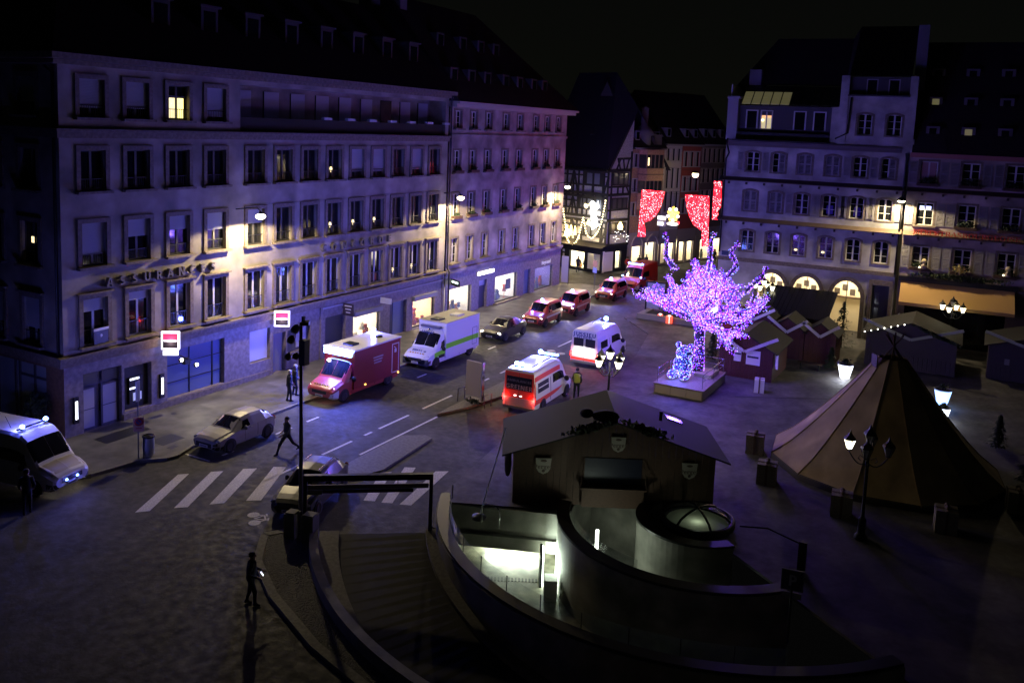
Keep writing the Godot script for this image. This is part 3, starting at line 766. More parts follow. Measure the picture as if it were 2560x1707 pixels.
	part(gw, "office_door", MB.new().lohi(Vector3(13.9, 0.12, -0.3), Vector3(14.9, 2.6, -0.24)).done(), mt("frosted2", 0.2, 0.2, 0.28, 0.3))
	part(gw, "bank_window", MB.new().lohi(Vector3(15.1, 1.1, -0.3), Vector3(17.2, 2.6, -0.25)).done(), mt("dusky_glass", 0.1, 0.1, 0.11, 0.1))
	part(gw, "window_poster", MB.new().lohi(Vector3(16.1, 1.3, -0.24), Vector3(17.0, 2.5, -0.22)).done(), mt("pale_poster", 0.45, 0.45, 0.5, 0.5))
	part(gw, "dark_door", MB.new().lohi(Vector3(18.7, 0.12, -0.32), Vector3(20.7, 2.8, -0.26)).done(), mt("door_paint", 0.03, 0.03, 0.05, 0.4))
	lit_shop(gw, 21.55, 0.45, 24.6, 2.35, 2.6, Color(0.85, 0.78, 0.64), 9.0, 5)
	part(gw, "blue_door", MB.new().lohi(Vector3(25.8, 0.12, -0.3), Vector3(26.4, 2.6, -0.26)).done(), mt("door_paint", 0.03, 0.03, 0.05, 0.4))
	part(gw, "blue_door", MB.new().lohi(Vector3(26.45, 0.12, -0.3), Vector3(27.8, 2.6, -0.25)).done(), mt("shutter_paint", 0.12, 0.16, 0.24, 0.4))
	lit_shop(gw, 28.65, 0.2, 31.65, 2.35, 2.6, Color(0.9, 0.74, 0.5), 8.0, 6)
	for v in [[21.5, 24.65], [28.6, 31.7]]:
		part(gw, "awning_box", MB.new().lohi(Vector3(v[0], 2.36, 0.0), Vector3(v[1], 2.7, 0.22)).done(), mt("awning_box", 0.2, 0.2, 0.24, 0.6))
	part(gw, "pilaster", MB.new().lohi(Vector3(18.1, 0, 0), Vector3(18.3, 3.6, 0.08)).lohi(Vector3(32.6, 0, 0), Vector3(32.84, 3.9, 0.06)).done(), stone_dark)
	part(gw, "cable_duct", MB.new().lohi(Vector3(18.3, 3.42, 0), Vector3(32.6, 3.52, 0.08)).done(), mt("pale_duct", 0.35, 0.34, 0.36, 0.7))
	var base := part(gw, "plinth", MB.new().lohi(Vector3(3.2, 0.1, 0), Vector3(13.8, 0.45, 0.06)).done(), stone)
	var sg := part(sd, "shop_window", MB.new().lohi(Vector3(20.4, 0.35, -0.3), Vector3(24.65, 3.4, -0.26)).done(), mt("pale_curtain", 0.30, 0.34, 0.34, 0.3))
	part(sd, "shop_window", MB.new().lohi(Vector3(15.2, 0.35, -0.3), Vector3(19.5, 3.4, -0.26)).done(), mt("dusky_glass", 0.1, 0.1, 0.11, 0.1))
	for x in [20.45, 21.9, 22.25, 23.45, 24.6]: part(sg, "mullion", MB.new().box(Vector3(x, 1.87, -0.22), Vector3(0.1, 3.05, 0.08)).done(), wood_dark)
	part(sg, "transom", MB.new().lohi(Vector3(22.3, 2.62, -0.25), Vector3(24.6, 2.74, -0.2)).done(), wood_dark)
	downpipe(o, [Vector3(32.6, 18.0, 0.5), Vector3(32.75, 17.6, 0.3), Vector3(32.95, 14.6, 0.22), Vector3(32.98, 4.4, 0.22), Vector3(32.98, 4.1, 0.42), Vector3(32.98, 0.1, 0.42)])
	downpipe(o, [Vector3(-0.5, 17.7, -0.2), Vector3(-0.1, 17.4, -0.25), Vector3(-0.1, 14.9, -0.25), Vector3(-0.1, 4.2, -0.25)])
	# signs that stand out from the wall
	for s_ in [["square red and black bank sign with a lit name plate below it", Vector3(31.15, 3.97, -36.95), true], ["square red and black bank sign without a name plate, farther along the wall", Vector3(39.4, 3.7, -36.95), false]]:
		var g := thing("bank_sign", s_[0], "sign", s_[1], -PI / 2 + 0.62, "bank signs")
		part(g, "case", MB.new().box(Vector3.ZERO, Vector3(0.92, 0.96, 0.16)).done(), em("sign_white", 0.95, 0.95, 1.0, 1.3))
		for z in [-1, 1]:
			part(g, "red_half", MB.new().box(Vector3(0, 0.2, z * 0.083), Vector3(0.74, 0.36, 0.012)).done(), em("sign_red", 0.9, 0.03, 0.1, 0.9))
			part(g, "black_half", MB.new().box(Vector3(0, -0.21, z * 0.083), Vector3(0.74, 0.36, 0.012)).done(), black)
			part(g, "white_bar", MB.new().box(Vector3(0, -0.0, z * 0.085), Vector3(0.62, 0.08, 0.014)).done(), em("sign_white", 0.95, 0.95, 1.0, 1.3))
		if s_[2]: part(g, "name_plate", MB.new().box(Vector3(0, -0.68, 0), Vector3(0.78, 0.24, 0.1)).done(), em("plate_white", 0.9, 0.95, 1.0, 0.9))
		part(g, "bracket", MB.new().box(Vector3(-0.45, 0.2, 0), Vector3(0.3, 0.06, 0.06)).done(), metal_dark)
		omni(g, Vector3(0.0, -0.1, 0.3), 0.9, 0.6, 0.7, 0.5, 0.2)
	var fl := thing("twin_floodlight", "pair of small bright floodlights on an arm before the bank window", "lamp", Vector3(31.8, 2.75, -36.5))
	part(fl, "arm", MB.new().tube([Vector3(-0.2, 0.35, -1.15), Vector3(-0.2, 0.35, -0.2), Vector3(0.1, 0.1, 0)], 0.03).done(), metal_dark)
	for v in [Vector3(-0.4, 0.2, 0.0), Vector3(0.55, -0.25, 0.05)]:
		part(fl, "lamp_head", MB.new(true).lathe([Vector2(0.0, 0.1), Vector2(0.1, 0.06), Vector2(0.13, -0.08), Vector2(0.11, -0.1), Vector2(0.0, -0.1)], 12).done(), metal_dark, Transform3D(Basis(Vector3(1, 0, 0), -0.7), v))
		part(fl, "lamp_lens", MB.new(true).ball(v + Vector3(0, 0.0, 0.08), 0.1).done(), em("flood_glow", 1.0, 0.95, 0.8, 5.0))
	spot(fl, Vector3(0.55, -0.25, 0.2), Vector3(0.9, -3, 2.0), 60, 0.8, 1.0, 0.92, 0.75, 5.0)
	part(fl, "mount_box", MB.new().box(Vector3(0.1, 0.0, -0.15), Vector3(0.35, 0.3, 0.25)).done(), metal_dark)
	# projecting shop signs
	for s_ in [["dark upright sign with pale lines of writing above the first lit shop", Vector3(45.95, 3.15, -37.15), Vector2(0.85, 0.8), false], ["pale narrow blade sign beside the blue shop door", Vector3(50.1, 3.1, -37.15), Vector2(0.95, 0.4), true]]:
		var g := thing("blade_sign", s_[0], "sign", s_[1], PI / 2, "blade signs of the shops")
		part(g, "panel", MB.new().box(Vector3.ZERO, Vector3(s_[2].x, s_[2].y, 0.1)).done(), mt("pale_sign", 0.55, 0.55, 0.58, 0.5) if s_[3] else mt("dark_sign", 0.03, 0.02, 0.03, 0.4))
		part(g, "bracket", MB.new().box(Vector3(0.5, 0.1, 0), Vector3(0.2, 0.05, 0.05)).done(), metal_dark)
		if not s_[3]:
			for i in 3: part(g, "writing_line", MB.new().box(Vector3(0, 0.25 - i * 0.22, 0.055), Vector3(0.6 - i * 0.12, 0.07, 0.01)).box(Vector3(0, 0.25 - i * 0.22, -0.055), Vector3(0.6 - i * 0.12, 0.07, 0.01)).done(), mt("pale_sign", 0.55, 0.55, 0.58, 0.5))
	var es := thing("estate_board", "dark folding notice board with a pale heading standing in a first floor window", "notice board", Vector3(27.5, 4.45, -37.55), 0.1)
	part(es, "board", MB.new().box(Vector3(0, 0.35, 0), Vector3(0.85, 0.7, 0.04)).box(Vector3(0.55, 0.38, -0.2), Vector3(0.4, 0.76, 0.04), Basis(UP, -0.9)).done(), metal_dark)
	part(es, "heading", MB.new().box(Vector3(0, 0.72, 0.01), Vector3(0.9, 0.12, 0.05)).done(), mt("pale_sign", 0.55, 0.55, 0.58, 0.5))
	part(es, "emblem", MB.new(true).ball(Vector3(0, 0.4, 0.02), Vector3(0.08, 0.08, 0.015)).done(), mt("pale_sign", 0.55, 0.55, 0.58, 0.5))
func downpipe(p: Node, pts: Array):
	part(p, "downpipe", MB.new(true).tube(pts, 0.07, 8).done(), metal_dark)

# ---------------------------------------------------------------- second block
func pink_block():
	var o := thing("pink_block", "pinkish plastered block with eight slim windows per floor and lit shops at street level", "building", Vector3(58.55, 0, -37.7))
	var xs := [1.3, 3.7, 6.15, 9.15, 11.75, 14.9, 17.25, 19.7]
	var rows := [[4.65, 2.0], [8.35, 1.92], [12.0, 1.75], [15.5, 1.4]]
	var holes := []
	for r in rows:
		for x in xs: holes.append([x - 0.5, r[0], x + 0.5, r[0] + r[1]])
	facade(o, "wall", 0.12, 21.6, 3.95, 17.15, holes, stucco2, 0.3)
	var gw := facade(o, "ground_floor_wall", 0.12, 21.6, 0, 3.9, [[0.75, 0.12, 4.25, 2.5], [5.5, 0.12, 6.9, 2.6], [8.3, 0.15, 12.4, 2.55], [13.75, 0.12, 15.1, 2.5], [16.0, 0.15, 19.95, 2.35]], stone_dark, 0.34)
	for r in 4:
		for i in 8:
			var pw := put_window(o, make_window("win_slim_%.2f" % rows[r][1], 1.0, rows[r][1], "slim"), xs[i], rows[r][0])
			if r in [1, 2]:
				part(pw, "flower_box", MB.new().box(Vector3(0, 0.05, 0.2), Vector3(1.3, 0.2, 0.3)).done(), brown_wood)
				part(pw, "box_plants", bushes(Vector3(0.6, 0.16 + 0.05 * (i % 3), 0.16), 90, 0.09, i * 7 + r), leaf, Transform3D(Basis.IDENTITY, Vector3(0, 0.28, 0.22)))
			if r == 1 and i < 4: part(pw, "curtain", MB.new().lohi(Vector3(-0.42, 0.1, -0.3), Vector3(-0.02, 1.85, -0.29)).done(), mt("net_curtain", 0.4, 0.42, 0.36, 0.9))
	var c := MB.new()
	c.lohi(Vector3(0.12, 3.9, 0), Vector3(21.75, 4.15, 0.16)); c.lohi(Vector3(0.12, 3.7, 0), Vector3(21.7, 3.89, 0.06))
	c.lohi(Vector3(0.12, 14.85, 0), Vector3(21.7, 15.05, 0.1))
	part(o, "string_course", c.done(), stucco2)
	part(o, "eaves", MB.new().lohi(Vector3(0.1, 17.16, -14), Vector3(22.4, 17.42, 0.6)).lohi(Vector3(0.1, 17.43, -14), Vector3(22.55, 17.62, 0.85)).done(), mt("eave_plaster", 0.42, 0.37, 0.32, 0.8))
	part(o, "end_wall", MB.new().lohi(Vector3(21.5, 0, -14), Vector3(21.61, 17.2, -0.002)).lohi(Vector3(0.1, 0, -14.1), Vector3(21.6, 17.2, -14)).done(), stucco2)
	var r := MB.new()
	var e := [Vector3(0, 17.63, 0.85), Vector3(22.5, 17.63, 0.85), Vector3(22.5, 17.63, -14), Vector3(0, 17.63, -14)]
	var q := [Vector3(0, 26.0, -6.2), Vector3(13.5, 26.0, -6.2), Vector3(13.5, 26.0, -7), Vector3(0, 26.0, -7)]
	for i in 4: r.quad(e[i], e[(i + 1) % 4], q[(i + 1) % 4], q[i])
	r.quad(q[0], q[1], q[2], q[3])
	var rf := part(o, "roof", r.done(), roof_tile)
	for v in [[19.0, -1.1, [1.5, 4.2, 6.8, 10, 12.6, 15.4, 17.6]], [21.9, -3.5, [3, 6.5, 9.5, 12.2]]]:
		for x in v[2]:
			part(rf, "dormer", MB.new().lohi(Vector3(x - 0.5, v[0], v[1] - 1.6), Vector3(x + 0.5, v[0] + 1.3, v[1] + 0.5)).done(), mt("dormer_zinc", 0.06, 0.06, 0.065, 0.7))
			part(rf, "dormer_pane", MB.new().box(Vector3(x, v[0] + 0.65, v[1] + 0.51), Vector3(0.7, 1.0, 0.02)).done(), glass)
			part(rf, "dormer_cheek", MB.new().box(Vector3(x - 0.52, v[0] + 0.65, v[1] + 0.45), Vector3(0.06, 1.3, 0.1)).done(), mt("chimney_render", 0.16, 0.15, 0.17, 0.9))
	part(rf, "chimney", MB.new().lohi(Vector3(0.3, 24, -6.8), Vector3(1.2, 28.2, -5.2)).done(), mt("chimney_render", 0.16, 0.15, 0.17, 0.9))
	lit_shop(gw, 0.75, 0.12, 4.25, 2.5, 2.8, Color(0.9, 0.86, 0.72), 12.0, 7)
	lit_shop(gw, 8.3, 0.15, 12.4, 2.55, 2.8, Color(0.92, 0.9, 0.82), 15.0, 4)
	part(gw, "window_poster", MB.new().box(Vector3(11.15, 1.55, -0.26), Vector3(0.95, 0.95, 0.02)).done(), mt("grey_poster", 0.05, 0.05, 0.045, 0.5))
	part(gw, "door_step", MB.new().lohi(Vector3(8.1, 0.1, 0), Vector3(12.6, 0.22, 0.35)).done(), stone)
	part(gw, "dark_door", MB.new().lohi(Vector3(5.5, 0.12, -0.3), Vector3(6.9, 2.05, -0.26)).done(), mt("door_paint", 0.03, 0.03, 0.05, 0.4))
	part(gw, "transom_window", MB.new().lohi(Vector3(5.5, 2.06, -0.3), Vector3(6.9, 2.6, -0.27)).done(), mt("frosted", 0.34, 0.34, 0.40, 0.35))
	part(gw, "blue_door", MB.new().lohi(Vector3(13.75, 0.12, -0.3), Vector3(15.1, 2.5, -0.26)).done(), mt("shutter_paint", 0.12, 0.16, 0.24, 0.4))
	lit_shop(gw, 16.0, 0.15, 19.95, 2.35, 2.4, Color(0.3, 0.25, 0.6), 0.7, 5)
	text(gw, "shop_name", "Heyraud", 0.36, em("faint_letters", 0.5, 0.48, 0.55, 0.35), Transform3D(Basis.IDENTITY, Vector3(18.3, 2.75, 0.03)), 0.03)
	for i in 6: part(gw, "glowing_letter", MB.new().box(Vector3(5.35 + i * 0.46, 3.25, 0.09), Vector3(0.36, 0.3 - 0.03 * (i % 2), 0.06)).done(), em("bright_letters", 1.0, 1.0, 0.95, 5.0))
	area(gw, Vector3(6.5, 3.2, 0.16), Vector3(0, -0.5, 1).normalized(), 2.4, 0.3, 0.95, 0.95, 1.0, 1.6)
	part(gw, "sign_board", MB.new().lohi(Vector3(5.0, 3.02, 0.0), Vector3(8.0, 3.42, 0.05)).done(), stone_dark)
	var g := thing("blade_sign", "black blade sign with glowing pale writing above the bright shop by the downpipe", "sign", Vector3(59.3, 3.15, -37.1), PI / 2 - 0.5, "blade signs of the shops")
	part(g, "panel", MB.new().box(Vector3.ZERO, Vector3(1.3, 0.5, 0.1)).done(), black)
	for i in 7: part(g, "glowing_letter", MB.new().box(Vector3(-0.45 + i * 0.15, 0.04, 0), Vector3(0.12, 0.16, 0.12)).done(), em("bright_letters2", 0.75, 1.0, 0.9, 2.0))
	part(g, "bracket", MB.new().box(Vector3(0.7, 0, 0), Vector3(0.3, 0.05, 0.05)).done(), metal_dark)
# ---------------------------------------------------------------- half timbered house and the row behind
func wall_frame(o: Vector3, deg: float) -> Transform3D:   # x along the given direction in plan, z out of the wall to its right hand side towards the viewer
	var a := deg_to_rad(deg)
	var u := Vector3(cos(a), 0, sin(a))
	return Transform3D(Basis(u, UP, u.cross(UP)), o)
func timber_house():
	var o := thing("timber_house", "black and white half timbered corner house with lit shop windows and fairy lights", "building", Vector3(89.7, 0, -37.3))
	var beam := mt("black_beam", 0.018, 0.016, 0.015, 0.8)
	var infill := mt("white_infill", 0.62, 0.58, 0.52, 0.9, 0, noise("n_fine", 0.02, 0.72, 1.0, 5), 0.4)
	# front: frame with x from the far left end to the corner
	var fx := Vector3(-0.243, 0, 0.97).normalized()
	var fr := Node3D.new(); fr.name = "front"; o.add_child(fr)
	fr.transform = Transform3D(Basis(fx, UP, fx.cross(UP)), Vector3(0.243, 0, -0.97).normalized() * 7.0)
	var W := 7.6
	var U := func(u): return 7.0 - u   # measured from the corner
	facade(fr, "front_wall", 0, W, 3.1, 11.5, [], infill)
	facade(fr, "shop_front", 0, 7.0, 0, 3.1, [[2.6, 0.2, 4.75, 2.15], [5.0, 0.2, 6.95, 2.15]], mt("dark_shopfront", 0.015, 0.016, 0.02, 0.5), 0.3)
	lit_shop(fr, 2.6, 0.2, 4.75, 2.15, 2.2, Color(0.95, 0.88, 0.66), 14.0, 5)
	lit_shop(fr, 5.0, 0.2, 6.95, 2.15, 2.2, Color(0.95, 0.92, 0.78), 16.0, 2)
	var bars := []   # u0, y0, u1, y1, width  (u from the corner)
	for y in [3.1, 3.35, 5.75, 6.25, 8.45, 8.8, 11.35]: bars.append([-0.65, y, 7, y, 0.3])
	for y in [9.72, 10.78, 7.05, 7.85, 4.05, 5.1]: bars.append([-0.6, y, 7, y, 0.16])
	for v in [[8.6, 11.4], [6.1, 8.5], [3.2, 5.9]]:
		for u in [-0.55, 0.12, 2.85, 3.55, 4.3, 5.2]: bars.append([u, v[0], u, v[1], 0.2])
		bars.append([4.9, v[0], 4.35, v[1] - 0.3, 0.17]); bars.append([3.6, v[0], 4.2, v[1] - 0.3, 0.17])
		bars.append([0.05, v[0], -0.55, v[1] - 0.6, 0.16])
	bars.append([1.5, 8.6, 1.5, 9.75, 0.3]); bars.append([2.2, 6.1, 2.2, 7.1, 0.2]); bars.append([1.2, 6.1, 1.2, 7.1, 0.2])
	for b in bars:
		part(fr, "beam", MB.new().bar(Vector3(7.0 - b[0], b[1], 0.05), Vector3(7.0 - b[2], b[3], 0.05), b[4], 0.1 + 0.012 * (absf(b[1] - b[3]) > 0.1 as int)).done(), beam)
	for w in [[0.25, 9.75, 2.7, 11.2], [1.1, 7.1, 3.4, 8.3], [-0.1, 7.1, 1.05, 8.3], [0.3, 4.1, 2.6, 5.3]]:
		var pw := part(fr, "window", MB.new().lohi(Vector3(7.0 - w[2], w[1], 0.02), Vector3(7.0 - w[0], w[3], 0.09)).done(), beam)
		for k in 2:
			var c: float = lerpf(w[0], w[2], 0.29 + 0.42 * k)
			part(pw, "pane", MB.new().box(Vector3(7.0 - c, (w[1] + w[3]) / 2, 0.095), Vector3((w[2] - w[0]) * 0.3, (w[3] - w[1]) * 0.82, 0.02)).done(), mt("grey_pane", 0.16, 0.17, 0.2, 0.25))
	for u in [0.65, 1.95]:   # carved corner pieces
		var q := PackedVector2Array([Vector2(-0.55, 0), Vector2(0.55, 0), Vector2(0.5, 0.12), Vector2(0.28, 0.2), Vector2(0.2, 0.4), Vector2(-0.2, 0.4), Vector2(-0.28, 0.2), Vector2(-0.5, 0.12)])
		part(fr, "carved_panel", MB.new().prism(q, 0.0, 0.13).done(), beam, Transform3D(Basis.IDENTITY, Vector3(7.0 - u, 8.55, 0)))
	part(fr, "pent_roof", MB.new().box(Vector3(W / 2, 3.1, 0.45), Vector3(W + 0.4, 0.08, 1.1), Basis(Vector3(1, 0, 0), 0.3)).done(), roof_tile)
	part(fr, "shop_fascia", MB.new().lohi(Vector3(0, 2.3, 0.02), Vector3(7.2, 2.75, 0.2)).done(), mt("dark_shopfront", 0.015, 0.016, 0.02, 0.5))
	for i in 4: part(fr, "menu_card", MB.new().box(Vector3(1.75, 2.0 - i * 0.48, 0.03), Vector3(0.26, 0.3, 0.02)).done(), mt("menu_card", 0.4, 0.4, 0.45, 0.6))
	# side
	var sd := Node3D.new(); sd.name = "side"; o.add_child(sd)
	sd.transform = wall_frame(Vector3.ZERO, 18)
	sd.transform.basis = Basis(Vector3(cos(deg_to_rad(18)), 0, sin(deg_to_rad(18))), UP, Vector3(-sin(deg_to_rad(18)), 0, cos(deg_to_rad(18))))
	facade(sd, "side_wall", 0, 4.6, 3.1, 11.5, [], infill)
	facade(sd, "side_shop_front", 0, 4.6, 0, 3.1, [[0.9, 0.3, 1.9, 2.3], [2.6, 0.3, 3.6, 2.35]], mt("dark_shopfront", 0.015, 0.016, 0.02, 0.5), 0.3)
	lit_shop(sd, 0.9, 0.3, 1.9, 2.3, 1.6, Color(0.95, 0.88, 0.66), 7.0, 1)
	lit_shop(sd, 2.6, 0.3, 3.6, 2.35, 1.6, Color(0.95, 0.9, 0.7), 7.0, 2)
	part(sd, "gable", MB.new().prism(PackedVector2Array([Vector2(0.7, 11.5), Vector2(4.6, 11.5), Vector2(4.6, 17.6)]), -0.1, 0.0).done(), infill)
	for b in [[0, 3.1, 4.6, 3.1, 0.3], [0, 5.9, 4.6, 5.9, 0.3], [0, 8.7, 4.6, 8.8, 0.3], [0, 11.4, 4.6, 11.5, 0.35], [2.0, 12.75, 4.6, 12.8, 0.22], [0.1, 3.1, 0.1, 11.4, 0.3], [1.2, 3.1, 1.2, 11.4, 0.2], [4.45, 3.1, 4.45, 13.6, 0.25], [3.2, 8.7, 3.2, 9.7, 0.2], [2.3, 8.7, 2.3, 9.7, 0.2], [0.3, 9.6, 4.4, 9.7, 0.2], [0.2, 8.8, 0.7, 9.6, 0.14], [4.3, 8.8, 3.8, 9.6, 0.14], [0.3, 7.0, 4.4, 7.1, 0.16], [1.9, 11.5, 2.5, 12.7, 0.15], [2.6, 11.5, 2.1, 12.7, 0.15], [3.3, 11.5, 3.0, 12.7, 0.15], [3.6, 11.5, 4.0, 12.7, 0.15], [0.7, 11.5, 4.6, 17.6, 0.3]]:
		part(sd, "beam", MB.new().bar(Vector3(b[0], b[1], 0.05), Vector3(b[2], b[3], 0.05), b[4], 0.11).done(), beam)
	for w in [[1.35, 9.8, 4.1, 11.25], [1.35, 7.15, 4.1, 8.4], [1.35, 4.3, 4.0, 5.6]]:
		var pw := part(sd, "window", MB.new().lohi(Vector3(w[0], w[1], 0.02), Vector3(w[2], w[3], 0.09)).done(), beam)
		for k in 3: part(pw, "pane", MB.new().box(Vector3(lerpf(w[0], w[2], (k + 0.5) / 3), (w[1] + w[3]) / 2, 0.095), Vector3(0.55, (w[3] - w[1]) * 0.85, 0.02)).done(), mt("grey_pane_side", 0.1, 0.085, 0.085, 0.25))
	# roof: steep, ridge along the front
	var r := MB.new()
	var a := Vector3(0.243, 0, -0.97).normalized(); var c := Vector3(cos(deg_to_rad(18)), 0, sin(deg_to_rad(18)))
	var e0 := -a * 0.7 - c * 0.5 + UP * 11.45; var e1 := a * 9 - c * 0.5 + UP * 11.45
	var r0 := -a * 0.2 + c * 5.0 + UP * 18.4; var r1 := a * 9 + c * 5.5 + UP * 22.5; var r2 := a * 3.5 + c * 5.5 + UP * 22.5
	r.quad(e0, r0, r2, e1); r.tri(e1, r2, r1)
	var b0 := -a * 0.7 + c * 11 + UP * 11.45; var b1 := a * 9 + c * 11 + UP * 11.45
	r.quad(b0, b1, r2, r0); r.tri(b1, r1, r2)
	var rf := part(o, "roof", r.done(), mt("blue_black_tile", 0.03, 0.03, 0.036, 0.85, 0, noise("n_fine", 0.02, 0.72, 1.0, 5), 0.6))
	part(rf, "gutter", MB.new().bar(e0 + UP * 0.05, e1 + UP * 0.05, 0.16, 0.2).done(), metal_dark)
	part(rf, "eave_soffit", MB.new().bar(e0 + c * 0.35 - UP * 0.12, e1 + c * 0.35 - UP * 0.12, 0.1, 0.7).done(), beam)
	var dm := MB.new()
	dm.box(a * 3.3 + c * 2.2 + UP * 14.9, Vector3(1.2, 0.9, 0.8), Basis(UP, -0.2))
	part(rf, "dormer", dm.done(), mt("chimney_render", 0.16, 0.15, 0.17, 0.9))
	part(rf, "gable_front", MB.new().prism(PackedVector2Array([Vector2(-1.5, 0), Vector2(1.5, 0), Vector2(0, 2.8)]), -0.1, 0.0).done(), mt("slate_gable", 0.07, 0.065, 0.06, 0.9), Transform3D(fr.transform.basis, a * 3.6 + c * 4.0 + UP * 18.6))
	# lights on the front, all their own things
	var bulbs := [[[5.16, 6.88], [5.01, 6.08], [4.82, 5.5], [4.6, 4.5], [4.48, 3.72], [4.12, 3.15], [3.62, 2.85], [3.1, 3.17], [2.75, 3.77], [2.55, 4.49], [2.42, 5.2], [2.22, 6.16]], [[2.22, 6.16], [2.05, 5.5], [1.87, 5.0], [1.7, 4.43], [1.4, 4.07], [0.9, 3.9], [0.48, 4.18], [0.09, 4.71], [-0.17, 5.33], [-0.4, 6.0], [-0.55, 6.9], [-0.7, 7.8], [-0.8, 8.7]]]
	var names := ["left looping chain of warm bulbs on the half timbered front", "right looping chain of warm bulbs reaching up the corner of the half timbered house"]
	for k in 2:
		var g := thing("bulb_chain", names[k], "fairy lights", o.position, 0, "bulb chains")
		var cv := Curve3D.new()
		for p in bulbs[k]: cv.add_point(fr.transform * Vector3(7.0 - p[0], p[1], 0.62))
		part(g, "wire", MB.new().tube(Array(cv.get_baked_points()).filter(func(_p): return true), 0.012, 4).done(), black)
		var n := int(cv.get_baked_length() / 0.3)
		var bm := MB.new(true).ball(Vector3.ZERO, 0.085, 8, 6).done()
		for i in n: part(g, "bulb", bm, em("warm_bulb", 1.0, 0.82, 0.42, 3.6), Transform3D(Basis.IDENTITY, cv.sample_baked(i * 0.3 + 0.1)))
		omni(g, cv.sample_baked(cv.get_baked_length() * 0.45) + fr.transform.basis.z * 0.4, 1.0, 0.8, 0.42, 3.5, 0.4)
	var an := thing("light_angel", "glowing white angel figure blowing a trumpet on the half timbered front", "light figure", o.position)
	var A := func(u, y, z := 0.55): return fr.transform * Vector3(7.0 - u, y, z)
	var wm := em("angel_white", 0.95, 0.97, 1.0, 4.0)
	part(an, "body", MB.new(true).tube([A.call(1.15, 7.4), A.call(1.0, 7.0), A.call(0.85, 6.5), A.call(0.7, 6.0), A.call(0.65, 5.4), A.call(0.95, 4.9)], [0.12, 0.3, 0.26, 0.36, 0.4, 0.06], 9).done(), wm)
	part(an, "head", MB.new(true).ball(A.call(1.05, 7.75), 0.3).done(), wm)
	part(an, "wing", MB.new(true).tube([A.call(0.8, 7.0), A.call(0.35, 7.5), A.call(0.3, 8.1)], [0.2, 0.22, 0.02], 7).done(), wm)
	part(an, "trumpet", MB.new(true).tube([A.call(1.25, 7.7), A.call(1.75, 7.5), A.call(1.98, 7.42)], [0.05, 0.08, 0.3], 9).done(), em("trumpet_gold", 1.0, 0.8, 0.35, 3.0))
	part(an, "robe_hem", MB.new(true).tube([A.call(1.1, 5.3), A.call(1.55, 5.5), A.call(1.5, 5.95)], [0.1, 0.25, 0.05], 7).done(), em("trumpet_gold", 1.0, 0.8, 0.35, 3.0))
	omni(an, A.call(0.9, 6.5, 1.2), 0.95, 0.95, 1.0, 2.5, 0.3)
	var cd := thing("candle_display", "bright gold cluster of glowing candles left on the half timbered front", "light figure", o.position)
	var gm := em("candle_gold", 1.0, 0.75, 0.32, 5.0)
	for c_ in [[4.7, 3.9, 5.1], [4.4, 3.8, 4.6], [4.05, 3.9, 5.1], [3.45, 4.0, 5.0], [4.85, 3.7, 4.3]]:
		part(cd, "candle", MB.new(true).tube([A.call(c_[0], c_[1], 0.4), A.call(c_[0], c_[2] - 0.2, 0.4), A.call(c_[0], c_[2], 0.4)], [0.17, 0.1, 0.02], 8).done(), gm)
	part(cd, "glow_bowl", MB.new(true).ball(A.call(4.4, 4.15, 0.4), Vector3(0.25, 0.35, 0.5)).done(), gm)
	omni(cd, A.call(4.3, 4.3, 0.95), 1.0, 0.74, 0.35, 6.0, 0.3)
	var tl := thing("corner_lantern", "glowing gold lantern with small baubles on the side of the half timbered house", "light figure", o.position)
	var S := sd.transform
	part(tl, "lantern", MB.new(true).tube([S * Vector3(2.4, 4.9, 0.6), S * Vector3(2.4, 5.3, 0.6), S * Vector3(2.4, 5.75, 0.6)], [0.25, 0.3, 0.08], 8).done(), gm)
	var g2 := RandomNumberGenerator.new(); g2.seed = 3
	for i in 26: part(tl, "bauble", MB.new(true).ball(S * Vector3(g2.randf_range(1.2, 3.9), g2.randf_range(3.4, 4.8), 0.5 + g2.randf() * 0.3), 0.055, 6, 4).done(), em("bauble_glow", 0.95, 0.9, 0.85, 1.6))
	omni(tl, S * Vector3(2.4, 5.2, 1.1), 1.0, 0.78, 0.4, 1.6, 0.2)

